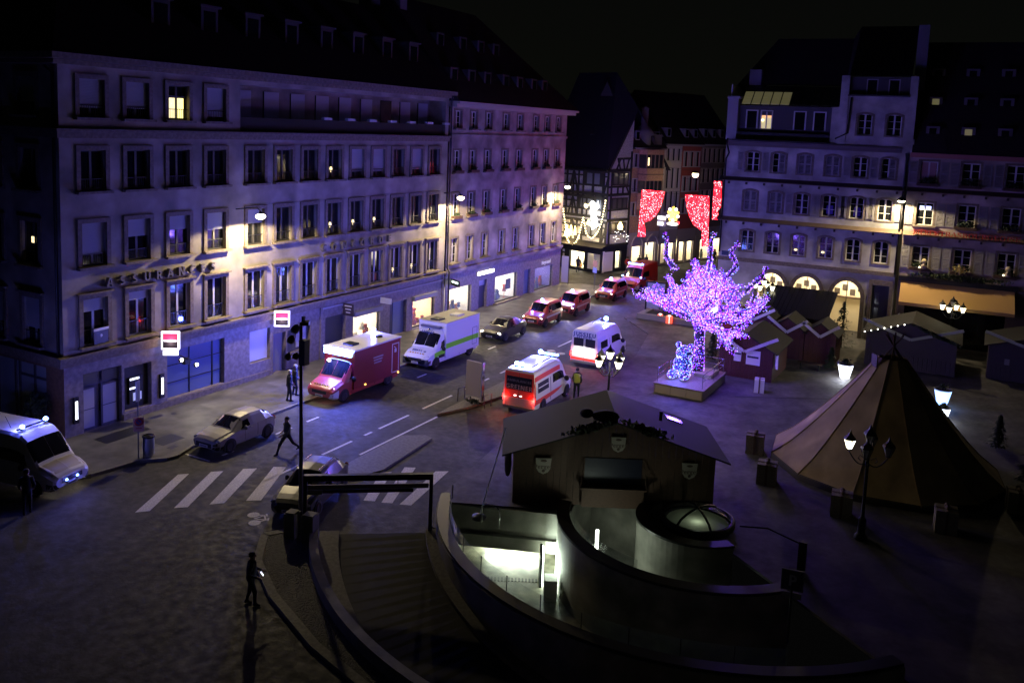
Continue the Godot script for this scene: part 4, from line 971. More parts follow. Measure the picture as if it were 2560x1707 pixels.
func row_houses():
	var b := Basis(Vector3(cos(deg_to_rad(18)), 0, sin(deg_to_rad(18))), UP, Vector3(-sin(deg_to_rad(18)), 0, cos(deg_to_rad(18))))
	var specs := [
		["peach_house", "peach coloured house with a two storey corner oriel and arched lit shop", 4.65, 10.4, 13.85, mt("peach_wall", 0.62, 0.34, 0.2, 0.9, 0, noise("n_fine", 0.02, 0.72, 1.0, 5), 0.4)],
		["white_house", "narrow white house with banks of three tall windows", 10.45, 14.0, 14.35, mt("pale_row_wall", 0.52, 0.47, 0.42, 0.9)],
		["red_house", "dark red house with three arched windows on every floor", 14.05, 17.95, 14.35, mt("red_row_wall", 0.36, 0.07, 0.045, 0.9)],
		["brown_house", "tall brown house with pale mullions at the right end of the row", 18.0, 25.0, 14.45, mt("brown_row_wall", 0.20, 0.15, 0.11, 0.9)]]
	for s in specs:
		var o := thing(s[0], s[1], "building", Vector3(89.7, 0, -37.3), 0, "houses in the narrow street")
		var fr := Node3D.new(); fr.name = "front"; o.add_child(fr); fr.transform.basis = b
		var x0: float = s[2]; var x1: float = s[3]; var H: float = s[4]
		var w := x1 - x0
		var holes := []
		var win := []
		if s[0] == "peach_house":
			for y in [11.85, 9.0, 6.3]: win.append([x0 + 0.15, y, x0 + 1.0, y + 1.45])
		elif s[0] == "white_house":
			for y in [12.6, 9.3, 6.5]:
				for k in 3: win.append([x0 + 0.35 + k * 1.05, y, x0 + 1.2 + k * 1.05, y + (1.4 if y > 12 else 2.4)])
		elif s[0] == "red_house":
			for y in [11.9, 8.9, 6.2]:
				for k in 3: win.append([x0 + 0.3 + k * 1.2, y, x0 + 1.2 + k * 1.2, y + 1.75])
		else:
			for y in [12.4, 9.9, 7.2]:
				for k in 5: win.append([x0 + 0.3 + k * 1.05, y, x0 + 1.1 + k * 1.05, y + 1.7])
		for q in win: holes.append(q)
		facade(fr, "wall", x0, x1, 4.3, H, holes, s[5], 0.25)
		facade(fr, "ground_floor_wall", x0, x1, 0, 4.28, [[x0 + w * 0.14, 0.2, x0 + w * 0.46, 2.7], [x0 + w * 0.56, 0.2, x1 - w * 0.1, 2.7 if s[0] != "peach_house" else 3.0]], mt("row_shop_wall", 0.36, 0.3, 0.28, 0.8), 0.3)
		for q in win:
			var fw := MB.new()
			for k in 2: fw.box(Vector3(lerpf(q[0], q[2], k), (q[1] + q[3]) / 2, 0.02), Vector3(0.14, q[3] - q[1], 0.08))
			fw.box(Vector3((q[0] + q[2]) / 2, (q[1] + q[3]) / 2, -0.12), Vector3(0.08, q[3] - q[1], 0.05)); fw.box(Vector3((q[0] + q[2]) / 2, q[1] - 0.04, 0.05), Vector3(q[2] - q[0] + 0.3, 0.1, 0.16)); fw.box(Vector3((q[0] + q[2]) / 2, q[3] + 0.06, 0.03), Vector3(q[2] - q[0] + 0.14, 0.12, 0.1))
			var pw := part(fr, "window", fw.done(), mt("row_frame", 0.45, 0.4, 0.36, 0.8) if s[0] != "brown_house" else mt("row_frame2", 0.34, 0.28, 0.2, 0.8))
			part(pw, "pane", MB.new().lohi(Vector3(q[0], q[1], -0.18), Vector3(q[2], q[3], -0.16)).done(), mt("row_pane", 0.03, 0.03, 0.035, 0.15))
		if s[0] == "peach_house":
			var ov := MB.new()
			var plan := PackedVector2Array([Vector2(5.85, 0), Vector2(6.2, -0.9), Vector2(9.3, -0.9), Vector2(9.8, 0)])
			var q := Node3D.new(); q.name = "oriel"; fr.add_child(q)
			for y in [[13.3, 13.85], [10.3, 11.75], [7.0, 8.9]]: ov.slab(P2([5.85, 0, 6.2, 0.9, 9.3, 0.9, 9.8, 0]), y[0], y[1])
			part(q, "oriel_wall", ov.done(), s[5])
			var og := MB.new()
			for y in [[11.75, 13.3], [8.9, 10.3]]: og.slab(P2([5.9, 0, 6.25, 0.82, 9.25, 0.82, 9.7, 0]), y[0] + 0.01, y[1] - 0.01)
			part(q, "oriel_glazing", og.done(), mt("row_pane", 0.03, 0.03, 0.035, 0.15))
			for y in [[11.75, 13.3], [8.9, 10.3]]:
				for xx in [6.2, 6.95, 7.7, 8.45, 9.25]: part(q, "mullion", MB.new().box(Vector3(xx, (y[0] + y[1]) / 2, 0.84), Vector3(0.14, y[1] - y[0], 0.1)).done(), mt("oriel_mullion", 0.2, 0.13, 0.1, 0.8))
			for y in [11.72, 8.86, 11.0]: part(q, "oriel_band", MB.new().slab(P2([5.8, 0, 6.15, 0.98, 9.35, 0.98, 9.85, 0]), y, y + 0.08).done(), mt("oriel_band", 0.05, 0.035, 0.03, 0.8))
			part(q, "lit_pane", MB.new().box(Vector3(6.55, 12.5, 0.84), Vector3(0.25, 0.9, 0.02)).done(), em("small_warm_lamp", 1.0, 0.8, 0.4, 1.4))
			var tw := MB.new(true).lathe([Vector2(0.9, 14.2), Vector2(0.8, 15.4), Vector2(1.3, 15.5), Vector2(0.7, 16.4), Vector2(0.42, 16.6), Vector2(0.4, 18.4), Vector2(0.5, 18.5), Vector2(0.0, 18.9)], 12)
			part(q, "oriel_tower", tw.done(), mt("tower_stone", 0.14, 0.12, 0.11, 0.9), Transform3D(Basis.IDENTITY, Vector3(7.2, 0, -0.6)))
			part(q, "dormer_block", MB.new().lohi(Vector3(8.2, 14.1, -0.4), Vector3(9.6, 15.6, 0.2)).done(), mt("tower_stone", 0.14, 0.12, 0.11, 0.9))
			for xx in [5.5, 8.3]:
				var ar := PackedVector2Array(); var ai := PackedVector2Array()
				for i in 13:
					var a := PI * i / 12
					ar.append(Vector2(cos(a) * 1.15, sin(a) * 1.25)); ai.append(Vector2(cos(a) * 0.9, sin(a) * 1.0))
				part(fr, "arch", MB.new().ring(ar, ai, 0.0, 0.15).done(), mt("row_shop_wall", 0.36, 0.3, 0.28, 0.8), Transform3D(Basis.IDENTITY, Vector3(xx + 0.9, 2.7, 0)))
		part(fr, "eaves", MB.new().lohi(Vector3(x0, H, -0.2), Vector3(x1, H + 0.22, 0.45)).done(), mt("row_eaves", 0.32, 0.29, 0.26, 0.8))
		var r := MB.new()
		r.quad(Vector3(x0, H + 0.22, 0.5), Vector3(x1, H + 0.22, 0.5), Vector3(x1, H + 6.5, -5), Vector3(x0, H + 6.5, -5)); r.quad(Vector3(x1, H + 0.22, -11), Vector3(x0, H + 0.22, -11), Vector3(x0, H + 6.5, -5), Vector3(x1, H + 6.5, -5))
		for xx in [x0, x1]: r.tri(Vector3(xx, H, 0.4), Vector3(xx, H + 6.5, -5), Vector3(xx, H, -11))
		var rf := part(fr, "roof", r.done(), roof_tile)
		for k in int(w / 1.9):
			var x := x0 + 1.0 + k * 1.8
			part(rf, "dormer", MB.new().lohi(Vector3(x - 0.4, H + 1.0, -1.6), Vector3(x + 0.4, H + 2.1, -0.2)).done(), mt("chimney_render", 0.16, 0.15, 0.17, 0.9))
			part(rf, "dormer_pane", MB.new().box(Vector3(x, H + 1.55, -0.19), Vector3(0.5, 0.8, 0.02)).done(), glass)
		lit_shop(fr, x0 + w * 0.14, 0.2, x0 + w * 0.46, 2.7, 1.8, Color(0.95, 0.88, 0.7), 7.0 if s[0] != "white_house" else 1.0, 2)
		lit_shop(fr, x0 + w * 0.56, 0.2, x1 - w * 0.1, 2.7 if s[0] != "peach_house" else 3.0, 1.8, Color(0.95, 0.88, 0.7), 7.0, 3)
		part(fr, "back_wall", MB.new().lohi(Vector3(x0, 0, -11.1), Vector3(x1, H, -11)).done(), s[5])

# ---------------------------------------------------------------- right hand building with arcades
func shutter_leaf(p: Node, w: float, h: float, at: Vector3, turn := 0.0):
	var key := "leaf_%.2f_%.2f" % [w, h]
	if not cache.has(key):
		var b := MB.new()
		for s in [-1, 1]: b.box(Vector3(s * (w / 2 - 0.04), h / 2, 0), Vector3(0.08, h, 0.05))
		for y in [0.05, h / 2, h - 0.05]: b.box(Vector3(0, y, 0), Vector3(w - 0.16, 0.1, 0.05))
		var k := int(h / 0.1)
		for i in k: b.box(Vector3(0, (i + 0.5) * h / k, 0), Vector3(w - 0.16, 0.07, 0.02), Basis(Vector3(1, 0, 0), -0.5))
		cache[key] = b.done()
	part(p, "shutter", cache[key], mt("grey_shutter", 0.26, 0.24, 0.24, 0.7), Transform3D(Basis(UP, turn), at))
func arcade_house():
	var a := deg_to_rad(87.0)
	var u := Vector3(cos(a), 0, sin(a))
	var fr := Transform3D(Basis(u, UP, Vector3(-sin(a), 0, cos(a)) * -1.0), Vector3.ZERO)
	fr.basis = Basis(u, UP, u.cross(UP))
	var o := thing("arcade_house", "white plastered house with arch topped windows and three lit arcade shops", "building", Vector3(74, 0, -19.9))
	o.basis = fr.basis
	var xs := [2.3, 4.38, 6.45, 8.58, 10.66, 12.75]
	var rows := [[6.25, 1.75], [9.65, 1.72], [12.95, 1.62]]
	var holes := []
	for r in rows:
		for x in xs: holes.append([x - 0.52, r[0], x + 0.52, r[0] + r[1]])
	for x in [10.72, 12.85]: holes.append([x - 0.52, 16.3, x + 0.52, 17.95])
	facade(o, "wall", 0, 13.95, 5.35, 15.5, holes.slice(0, 18), white_wall, 0.3)
	facade(o, "attic_wall", 8.75, 14.15, 15.5, 19.35, holes.slice(18), white_wall, 0.3)
	var k := 0
	for r in 3:
		for i in 6:
			var pw := put_window(o, make_window("win_arch_%.2f" % rows[r][1], 1.04, rows[r][1], "arch"), xs[i], rows[r][0])
			var h: float = rows[r][1]
			var mode: int = [[0, 0, 0, 0, 0, 0], [2, 2, 1, 1, 1, 1], [1, 3, 2, 2, 1, 3]][r][i]
			if mode == 1:
				for s in [-1, 1]: shutter_leaf(pw, 0.52, h, Vector3(s * (0.52 + 0.2 + 0.28), 0, 0.06))
			elif mode == 2:
				for s in [-1, 1]: shutter_leaf(pw, 0.51, h, Vector3(s * 0.26, 0, -0.08))
			elif mode == 3:
				shutter_leaf(pw, 0.51, h, Vector3(0.26, 0, -0.08))
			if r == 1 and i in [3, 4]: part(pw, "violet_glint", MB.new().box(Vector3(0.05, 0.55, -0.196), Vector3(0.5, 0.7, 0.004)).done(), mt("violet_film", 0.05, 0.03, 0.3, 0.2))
			if r == 0 and i in [2, 3]: part(pw, "inside_lamp", MB.new(true).ball(Vector3(-0.2, 0.45, -0.17), Vector3(0.14, 0.09, 0.03)).done(), em("small_warm_lamp", 1.0, 0.8, 0.4, 1.4))
	for x in [10.72, 12.85]: put_window(o, make_window("win_arch_1.65", 1.04, 1.65, "arch"), x, 16.3)
	# ground floor with arches
	var gw := MB.new()
	var ax := [4.55, 7.35, 10.45]
	var poly := PackedVector2Array([Vector2(0, 5.3), Vector2(0, 0), Vector2(ax[0] - 1.1, 0)])
	for i in 3:
		for k2 in 13:
			var t := PI - PI * k2 / 12
			poly.append(Vector2(ax[i] + cos(t) * 1.1, 3.25 + sin(t) * 1.35) if k2 > 0 and k2 < 12 else Vector2(ax[i] + cos(t) * 1.1, 3.25))
		poly.append(Vector2(ax[i] + 1.1, 0))
		if i < 2: poly.append(Vector2(ax[i + 1] - 1.1, 0))
	poly.append_array(PackedVector2Array([Vector2(12.35, 0), Vector2(12.35, 4.5), Vector2(13.6, 4.5), Vector2(13.6, 0), Vector2(13.95, 0), Vector2(13.95, 5.3)]))
	var g0 := part(o, "arcade_wall", gw.prism(poly, -0.5, 0.0).done(), white_wall)
	for i in 3:
		var ro := PackedVector2Array(); var ri := PackedVector2Array()
		for k2 in 15:
			var t := PI * k2 / 14
			ro.append(Vector2(cos(t) * 1.42, sin(t) * 1.68)); ri.append(Vector2(cos(t) * 1.1, sin(t) * 1.35))
		part(g0, "arch", MB.new().ring(ro, ri, 0.0, 0.08).done(), stone, Transform3D(Basis.IDENTITY, Vector3(ax[i], 3.25, 0)))
		for s in [-1, 1]: part(g0, "pier", MB.new().lohi(Vector3(ax[i] + s * 1.1 - (0.0 if s > 0 else 0.3), 0, 0), Vector3(ax[i] + s * 1.1 + (0.3 if s > 0 else 0.0), 3.24, 0.08)).done(), stone)
		var rm := MB.new()
		rm.lohi(Vector3(ax[i] - 1.25, 0, -2.7), Vector3(ax[i] + 1.25, 4.8, -2.6)); rm.lohi(Vector3(ax[i] - 1.35, 0, -2.6), Vector3(ax[i] - 1.25, 4.8, -0.52)); rm.lohi(Vector3(ax[i] + 1.25, 0, -2.6), Vector3(ax[i] + 1.35, 4.8, -0.52)); rm.lohi(Vector3(ax[i] - 1.25, 4.7, -2.6), Vector3(ax[i] + 1.25, 4.8, -0.52))
		var room := part(g0, "shop_room", rm.done(), mt("arcade_room", 0.8, 0.7, 0.5, 0.8))
		part(room, "lamp_panel", MB.new().box(Vector3(ax[i], 4.66, -1.4), Vector3(1.6, 0.04, 0.9)).done(), em("shop_glow", 1.0, 0.92, 0.78, 7.0))
		area(room, Vector3(ax[i], 4.6, -1.4), Vector3(0, -1, -0.3).normalized(), 1.6, 0.9, 1.0, 0.86, 0.58, 9.0)
		for s in 4: part(room, "picture", MB.new().box(Vector3(ax[i] - 0.9 + s * 0.6, 3.3 + 0.35 * (s % 2), -2.57), Vector3(0.42, 0.5, 0.04)).done(), mt("dark_picture", 0.08, 0.06, 0.045, 0.5))
		part(room, "shelf", MB.new().lohi(Vector3(ax[i] - 1.2, 2.85, -2.55), Vector3(ax[i] + 1.2, 2.92, -2.1)).done(), brown_wood)
		part(g0, "pane_bar", MB.new().box(Vector3(ax[i], 2.2, -0.4), Vector3(0.06, 4.6, 0.05)).done(), wood_dark)
	part(g0, "house_door", MB.new().lohi(Vector3(12.35, 0, -0.45), Vector3(13.6, 4.5, -0.38)).done(), mt("door_paint", 0.03, 0.03, 0.05, 0.4))
	for y in [2.2, 3.4]: part(g0, "door_pane", MB.new().box(Vector3(12.75, y, -0.37), Vector3(0.3, 0.9, 0.02)).done(), mt("dusky_glass", 0.1, 0.1, 0.11, 0.1))
	part(g0, "door_frame", MB.new().lohi(Vector3(12.1, 0, 0), Vector3(12.34, 4.9, 0.08)).lohi(Vector3(13.62, 0, 0), Vector3(13.84, 4.9, 0.08)).lohi(Vector3(12.35, 4.52, 0), Vector3(13.61, 4.9, 0.08)).done(), stone)
	var sgn := part(g0, "name_plate", MB.new().box(Vector3(0.55, 5.9, 0.02), Vector3(0.6, 0.38, 0.04)).done(), mt("plate_blue", 0.03, 0.04, 0.1, 0.5))
	# bands with corbels
	for y in [[12.08, 12.42], [8.72, 9.02]]:
		part(o, "tiled_band", MB.new().box(Vector3(6.9, (y[0] + y[1]) / 2 + 0.02, 0.16), Vector3(14.4, 0.06, 0.5), Basis(Vector3(1, 0, 0), 0.65)).done(), mt("band_tile", 0.07, 0.045, 0.035, 0.8) if y[0] > 10 else mt("band_tile2", 0.16, 0.11, 0.07, 0.8))
		for i in 10: part(o, "corbel", MB.new().box(Vector3(0.45 + i * 1.45, y[0] - 0.16, 0.08), Vector3(0.16, 0.2, 0.16)).done(), mt("dark_corbel", 0.05, 0.035, 0.03, 0.8))
	part(o, "string_course", MB.new().lohi(Vector3(0, 5.3, 0), Vector3(13.95, 5.62, 0.12)).done(), stone)
	part(o, "cornice", MB.new().lohi(Vector3(0.2, 15.25, 0), Vector3(13.6, 15.42, 0.22)).lohi(Vector3(0.2, 15.0, 0), Vector3(13.6, 15.24, 0.1)).done(), mt("cornice_dark", 0.14, 0.11, 0.11, 0.8))
	# attic with glazed roof
	var at := part(o, "attic", MB.new().lohi(Vector3(0.8, 16.1, -1.5), Vector3(8.72, 18.4, -0.6)).lohi(Vector3(0.5, 15.5, -0.9), Vector3(8.74, 15.55, 0.2)).done(), mt("attic_cladding", 0.06, 0.055, 0.06, 0.7))
	part(at, "gutter", MB.new().lohi(Vector3(0.5, 15.95, -0.6), Vector3(9.0, 16.2, -0.1)).done(), metal_dark)
	for w in [1.85, 3.05, 5.7, 7.25]:
		var pw := part(at, "window", MB.new().lohi(Vector3(w - 0.5, 16.5, -0.6), Vector3(w - 0.4, 17.95, -0.5)).lohi(Vector3(w + 0.4, 16.5, -0.6), Vector3(w + 0.5, 17.95, -0.5)).lohi(Vector3(w - 0.5, 17.95, -0.6), Vector3(w + 0.5, 18.03, -0.5)).done(), wood_white)
		if w == 3.05:
			part(pw, "lit_pane", MB.new().lohi(Vector3(w - 0.4, 16.52, -0.58), Vector3(w + 0.4, 17.4, -0.56)).done(), em("attic_warm", 0.7, 0.6, 0.3, 0.55))
			part(pw, "lit_pane", MB.new().lohi(Vector3(w - 0.4, 17.4, -0.58), Vector3(w + 0.4, 17.6, -0.56)).done(), em("attic_orange", 1.0, 0.5, 0.2, 0.8))
			part(pw, "glazing_bar", MB.new().box(Vector3(w, 17.2, -0.53), Vector3(0.1, 1.4, 0.06)).done(), wood_white)
			part(pw, "lamp_globe", MB.new(true).ball(Vector3(w - 0.3, 17.2, -0.52), 0.1).done(), em("small_warm_lamp2", 1.0, 0.85, 0.5, 3.0))
		else:
			part(pw, "pane", MB.new().lohi(Vector3(w - 0.4, 16.52, -0.58), Vector3(w + 0.4, 17.94, -0.56)).done(), glass)
	var rt := Vector3(0.9, 18.45, -0.4)
	for i in 10:
		for j in 3:
			var x := 0.95 + i * 0.78
			var lit := i < 5 and j < 2
			var p0 := Vector3(x, 18.5 + j * 0.55, -0.4 - j * 0.75)
			part(at, "roof_pane", MB.new().box(p0 + Vector3(0.36, 0.27, -0.37), Vector3(0.7, 0.04, 0.88), Basis(Vector3(1, 0, 0), 0.633)).done(), em("glass_roof_lit", 0.5, 0.45, 0.2, 0.10) if lit else mt("roof_glass", 0.04, 0.04, 0.02, 0.2))
		part(at, "roof_bar", MB.new().box(Vector3(0.92 + i * 0.78, 19.3, -1.5), Vector3(0.08, 0.08, 2.9), Basis(Vector3(1, 0, 0), 0.633)).done(), metal_dark)
	part(at, "attic_flank", MB.new().lohi(Vector3(-0.1, 15.5, -0.8), Vector3(0.75, 18.9, 0.0)).lohi(Vector3(-0.15, 18.91, -0.9), Vector3(0.9, 19.1, 0.1)).done(), mt("grey_render", 0.3, 0.28, 0.28, 0.9))
	for v in [[8.75, 9.35], [13.75, 14.3]]:
		part(o, "gable_pier", MB.new().lohi(Vector3(v[0], 15.52, -0.9), Vector3(v[1], 20.9, 0.12)).done(), white_wall)
	part(o, "gable_shoulder", MB.new().lohi(Vector3(8.2, 15.52, -0.5), Vector3(8.74, 18.4, 0.05)).lohi(Vector3(13.3, 15.0, -0.4), Vector3(14.4, 16.1, 0.1)).done(), white_wall)
	var ua := part(o, "top_storey", MB.new().lohi(Vector3(9.36, 19.4, -0.9), Vector3(13.74, 20.85, -0.4)).lohi(Vector3(9.3, 19.3, -0.5), Vector3(13.8, 19.42, 0.25)).done(), mt("attic_cladding", 0.06, 0.055, 0.06, 0.7))
	for w in [11.0, 12.6]:
		part(ua, "window", MB.new().lohi(Vector3(w - 0.42, 19.5, -0.4), Vector3(w - 0.34, 20.6, -0.34)).lohi(Vector3(w + 0.34, 19.5, -0.4), Vector3(w + 0.42, 20.6, -0.34)).lohi(Vector3(w - 0.42, 20.6, -0.4), Vector3(w + 0.42, 20.68, -0.34)).done(), mt("grey_render", 0.3, 0.28, 0.28, 0.9))
		part(ua, "pane", MB.new().lohi(Vector3(w - 0.34, 19.5, -0.39), Vector3(w + 0.34, 20.6, -0.37)).done(), glass)
	var r := MB.new()
	r.quad(Vector3(0, 20.2, -2.8), Vector3(8.8, 20.2, -2.8), Vector3(8.8, 24.5, -7), Vector3(2.5, 24.5, -7)); r.tri(Vector3(0, 20.2, -2.8), Vector3(2.5, 24.5, -7), Vector3(0, 15.5, -12))
	r.quad(Vector3(9.3, 20.9, -0.4), Vector3(13.8, 20.9, -0.4), Vector3(13.8, 25.5, -7), Vector3(9.3, 25.5, -7)); r.quad(Vector3(8.8, 24.5, -7), Vector3(9.3, 25.5, -7), Vector3(9.3, 20.9, -0.9), Vector3(8.8, 20.2, -2.8))
	var rf := part(o, "roof", r.done(), roof_tile)
	part(rf, "chimney", MB.new().lohi(Vector3(13.9, 20, -3), Vector3(14.7, 25, -2)).lohi(Vector3(1.0, 18.8, -3.5), Vector3(2.0, 21.5, -2.7)).done(), mt("chimney_render", 0.16, 0.15, 0.17, 0.9))
	part(o, "flank_wall", MB.new().lohi(Vector3(0, 0, -12), Vector3(0.1, 20.1, -0.51)).lohi(Vector3(0, 0, -12.1), Vector3(14, 20, -12)).lohi(Vector3(0.1, 15.45, -11.9), Vector3(13.9, 15.5, -0.31)).done(), white_wall)
	downpipe(o, [Vector3(0.1, 15.6, 0.2), Vector3(0.1, 15.0, 0.12), Vector3(0.3, 14.4, 0.12), Vector3(0.08, 13.9, 0.12), Vector3(0.06, 6.0, 0.12)])
	downpipe(o, [Vector3(13.9, 15.0, 0.35), Vector3(13.95, 14.6, 0.14), Vector3(13.92, 9.4, 0.14), Vector3(13.88, 5.5, 0.14)])
	downpipe(o, [Vector3(8.6, 15.9, 0.1), Vector3(9.5, 16.4, 0.14), Vector3(9.6, 19.2, 0.2)])

func tavern():
	var a := deg_to_rad(87.0)
	var u := Vector3(cos(a), 0, sin(a))
	var o := thing("tavern", "long dark roofed tavern with rows of shutters, flower boxes and an ochre awning", "building", Vector3(74, 0, -19.9))
	o.basis = Basis(u, UP, u.cross(UP))
	var xs := [15.6, 18.5, 21.45, 24.4, 27.3]
	var rows := [[6.15, 1.75], [9.55, 1.75], [12.72, 1.75]]
	var holes := []
	for r in rows:
		for x in xs: holes.append([x - 0.6, r[0], x + 0.6, r[0] + r[1]])
	facade(o, "wall", 14.2, 30, 5.2, 15.1, holes, mt("tavern_wall", 0.58, 0.46, 0.42, 0.9, 0, noise("n_large", 0.006, 0.6, 1.0, 5), 0.12), 0.3)
	facade(o, "ground_floor_wall", 14.2, 30, 0, 5.18, [[14.8, 0.2, 21.8, 3.2]], mt("tavern_base", 0.12, 0.09, 0.08, 0.8), 0.3)
	part(o, "dark_glazing", MB.new().lohi(Vector3(14.8, 0.2, -0.3), Vector3(21.8, 3.2, -0.26)).done(), glass)
	for r in 3:
		for i in 5:
			var pw := put_window(o, make_window("win_slim_t", 1.2, 1.75, "slim"), xs[i], rows[r][0])
			for s in [-1, 1]: shutter_leaf(pw, 0.6, 1.75, Vector3(s * 1.1, 0, 0.07))
			if r != 1 or i > 0:
				part(pw, "flower_box", MB.new().box(Vector3(0, -0.02, 0.25), Vector3(1.5, 0.22, 0.32)).done(), brown_wood)
				part(pw, "box_plants", bushes(Vector3(0.72, 0.3, 0.2), 150, 0.12, 40 + i + r * 9), leaf, Transform3D(Basis.IDENTITY, Vector3(0, 0.3, 0.27)))
			if r == 1 and i == 0: part(pw, "lit_sign_glow", MB.new().box(Vector3(0.02, 1.35, -0.18), Vector3(0.8, 0.28, 0.02)).done(), em("blue_white_sign", 0.55, 0.6, 1.0, 1.6))
			if r == 2 and i == 0: part(pw, "curtain", MB.new().box(Vector3(0, 0.95, -0.18), Vector3(1.0, 1.5, 0.01)).done(), mt("pink_curtain", 0.35, 0.2, 0.2, 0.9))
	for y in [[12.1, 12.42], [8.7, 9.0]]:
		part(o, "tiled_band", MB.new().box(Vector3(22.1, (y[0] + y[1]) / 2 + 0.02, 0.16), Vector3(15.8, 0.06, 0.5), Basis(Vector3(1, 0, 0), 0.65)).done(), mt("band_tile", 0.07, 0.045, 0.035, 0.8) if y[0] > 10 else mt("band_tile2", 0.16, 0.11, 0.07, 0.8))
		for i in 10: part(o, "corbel", MB.new().box(Vector3(15.3 + i * 1.45, y[0] - 0.16, 0.08), Vector3(0.16, 0.2, 0.16)).done(), mt("dark_corbel", 0.05, 0.035, 0.03, 0.8))
	part(o, "eave_band", MB.new().lohi(Vector3(14.2, 14.75, 0), Vector3(30, 15.1, 0.12)).done(), mt("pink_band", 0.4, 0.16, 0.14, 0.9))
	var red := mt("red_letter", 0.36, 0.035, 0.02, 0.6)
	text(o, "lettering", "BIÈRES", 0.34, red, Transform3D(Basis.IDENTITY, Vector3(15.75, 9.02, 0.4)), 0.05, true, true)
	text(o, "lettering", "STRASBOURGEOISE", 0.34, red, Transform3D(Basis.IDENTITY, Vector3(19.3, 9.02, 0.4)), 0.05, true, true, 1.25)
	var r := MB.new()
	r.quad(Vector3(14.3, 15.1, 0.5), Vector3(30, 15.1, 0.5), Vector3(30, 24, -5.5), Vector3(14.3, 24, -5.5)); r.quad(Vector3(30, 15.1, -11.5), Vector3(14.3, 15.1, -11.5), Vector3(14.3, 24, -5.5), Vector3(30, 24, -5.5)); r.tri(Vector3(14.3, 15.1, 0.5), Vector3(14.3, 24, -5.5), Vector3(14.3, 15.1, -11.5))
	var rf := part(o, "roof", r.done(), roof_tile)
	for j in 3:
		for i in 5:
			var p := Vector3(15.6 + i * 2.45 - 0.0 * j, 16.75 + j * 2.3, 0.5 - (1.65 + j * 2.3) * 0.674)
			var d := part(rf, "roof_window", MB.new().box(p + Vector3(0, 0, -0.35), Vector3(0.95, 0.85, 0.9)).done(), mt("roof_window_frame", 0.14, 0.12, 0.13, 0.8))
			part(d, "pane", MB.new().box(p + Vector3(0, 0, 0.11), Vector3(0.5, 0.55, 0.02)).done(), em("dim_pane", 0.55, 0.5, 0.2, 0.12) if (j == 0 and i == 1) or (j == 1 and i == 0) else glass)
	# awning on its own bracket
	var aw := MB.new()
	aw.quad(Vector3(14.4, 5.12, 0.15), Vector3(22.2, 5.12, 0.15), Vector3(22.2, 3.75, 2.1), Vector3(14.4, 3.75, 2.1)); aw.quad(Vector3(22.2, 5.08, 0.15), Vector3(14.4, 5.08, 0.15), Vector3(14.4, 3.71, 2.1), Vector3(22.2, 3.71, 2.1))
	aw.lohi(Vector3(14.4, 3.5, 2.08), Vector3(22.2, 3.75, 2.12))
	var am := mt("ochre_canvas", 0.55, 0.33, 0.12, 0.9)
	am.backlight_enabled = true; am.backlight = Color(0.5, 0.35, 0.15)
	part(o, "awning", aw.done(), am)
	part(o, "awning_housing", MB.new().lohi(Vector3(14.2, 5.13, 0), Vector3(22.4, 5.5, 0.4)).done(), metal_dark)
	part(o, "garland", bushes(Vector3(4.0, 0.28, 0.25), 900, 0.13, 77), leaf, Transform3D(Basis.IDENTITY, Vector3(18.3, 5.75, 0.5)))
	# figures and gold leaves in the window boxes
	for v in [[15.9, "pale round headed doll in the left first floor window box of the tavern"], [21.6, "pale round headed doll in the right first floor window box of the tavern"]]:
		var q := o.transform * Vector3(v[0], 6.2, 0.5)
		var g := thing("window_doll", v[1], "decoration", q, -1.5)
		part(g, "head", MB.new(true).ball(Vector3(0, 0.62, 0), 0.2).done(), mt("doll_straw", 0.55, 0.45, 0.25, 0.8))
		part(g, "body", MB.new(true).lathe([Vector2(0.0, 0), Vector2(0.26, 0.05), Vector2(0.22, 0.3), Vector2(0.08, 0.46), Vector2(0, 0.5)], 10).done(), mt("doll_cloth", 0.3, 0.24, 0.2, 0.9))
		for s2 in [-1, 1]: part(g, "arm", MB.new(true).tube([Vector3(0, 0.38, s2 * 0.14), Vector3(-0.1, 0.25, s2 * 0.34)], [0.07, 0.05], 6).done(), mt("doll_cloth", 0.3, 0.24, 0.2, 0.9))
		part(g, "small_lamp", MB.new(true).ball(Vector3(-0.3, 0.15, 0.2), 0.07).done(), em("small_warm_lamp2", 1.0, 0.85, 0.5, 3.0))
	var gq := o.transform * Vector3(18.4, 6.4, 0.55)
	top("gold_garland", bushes(Vector3(0.3, 0.4, 0.75), 90, 0.13, 6), mt("gold_leaf", 0.6, 0.5, 0.2, 0.35, 0.6), "gold leaf garland on the middle first floor window box of the tavern", "garland").position = gq
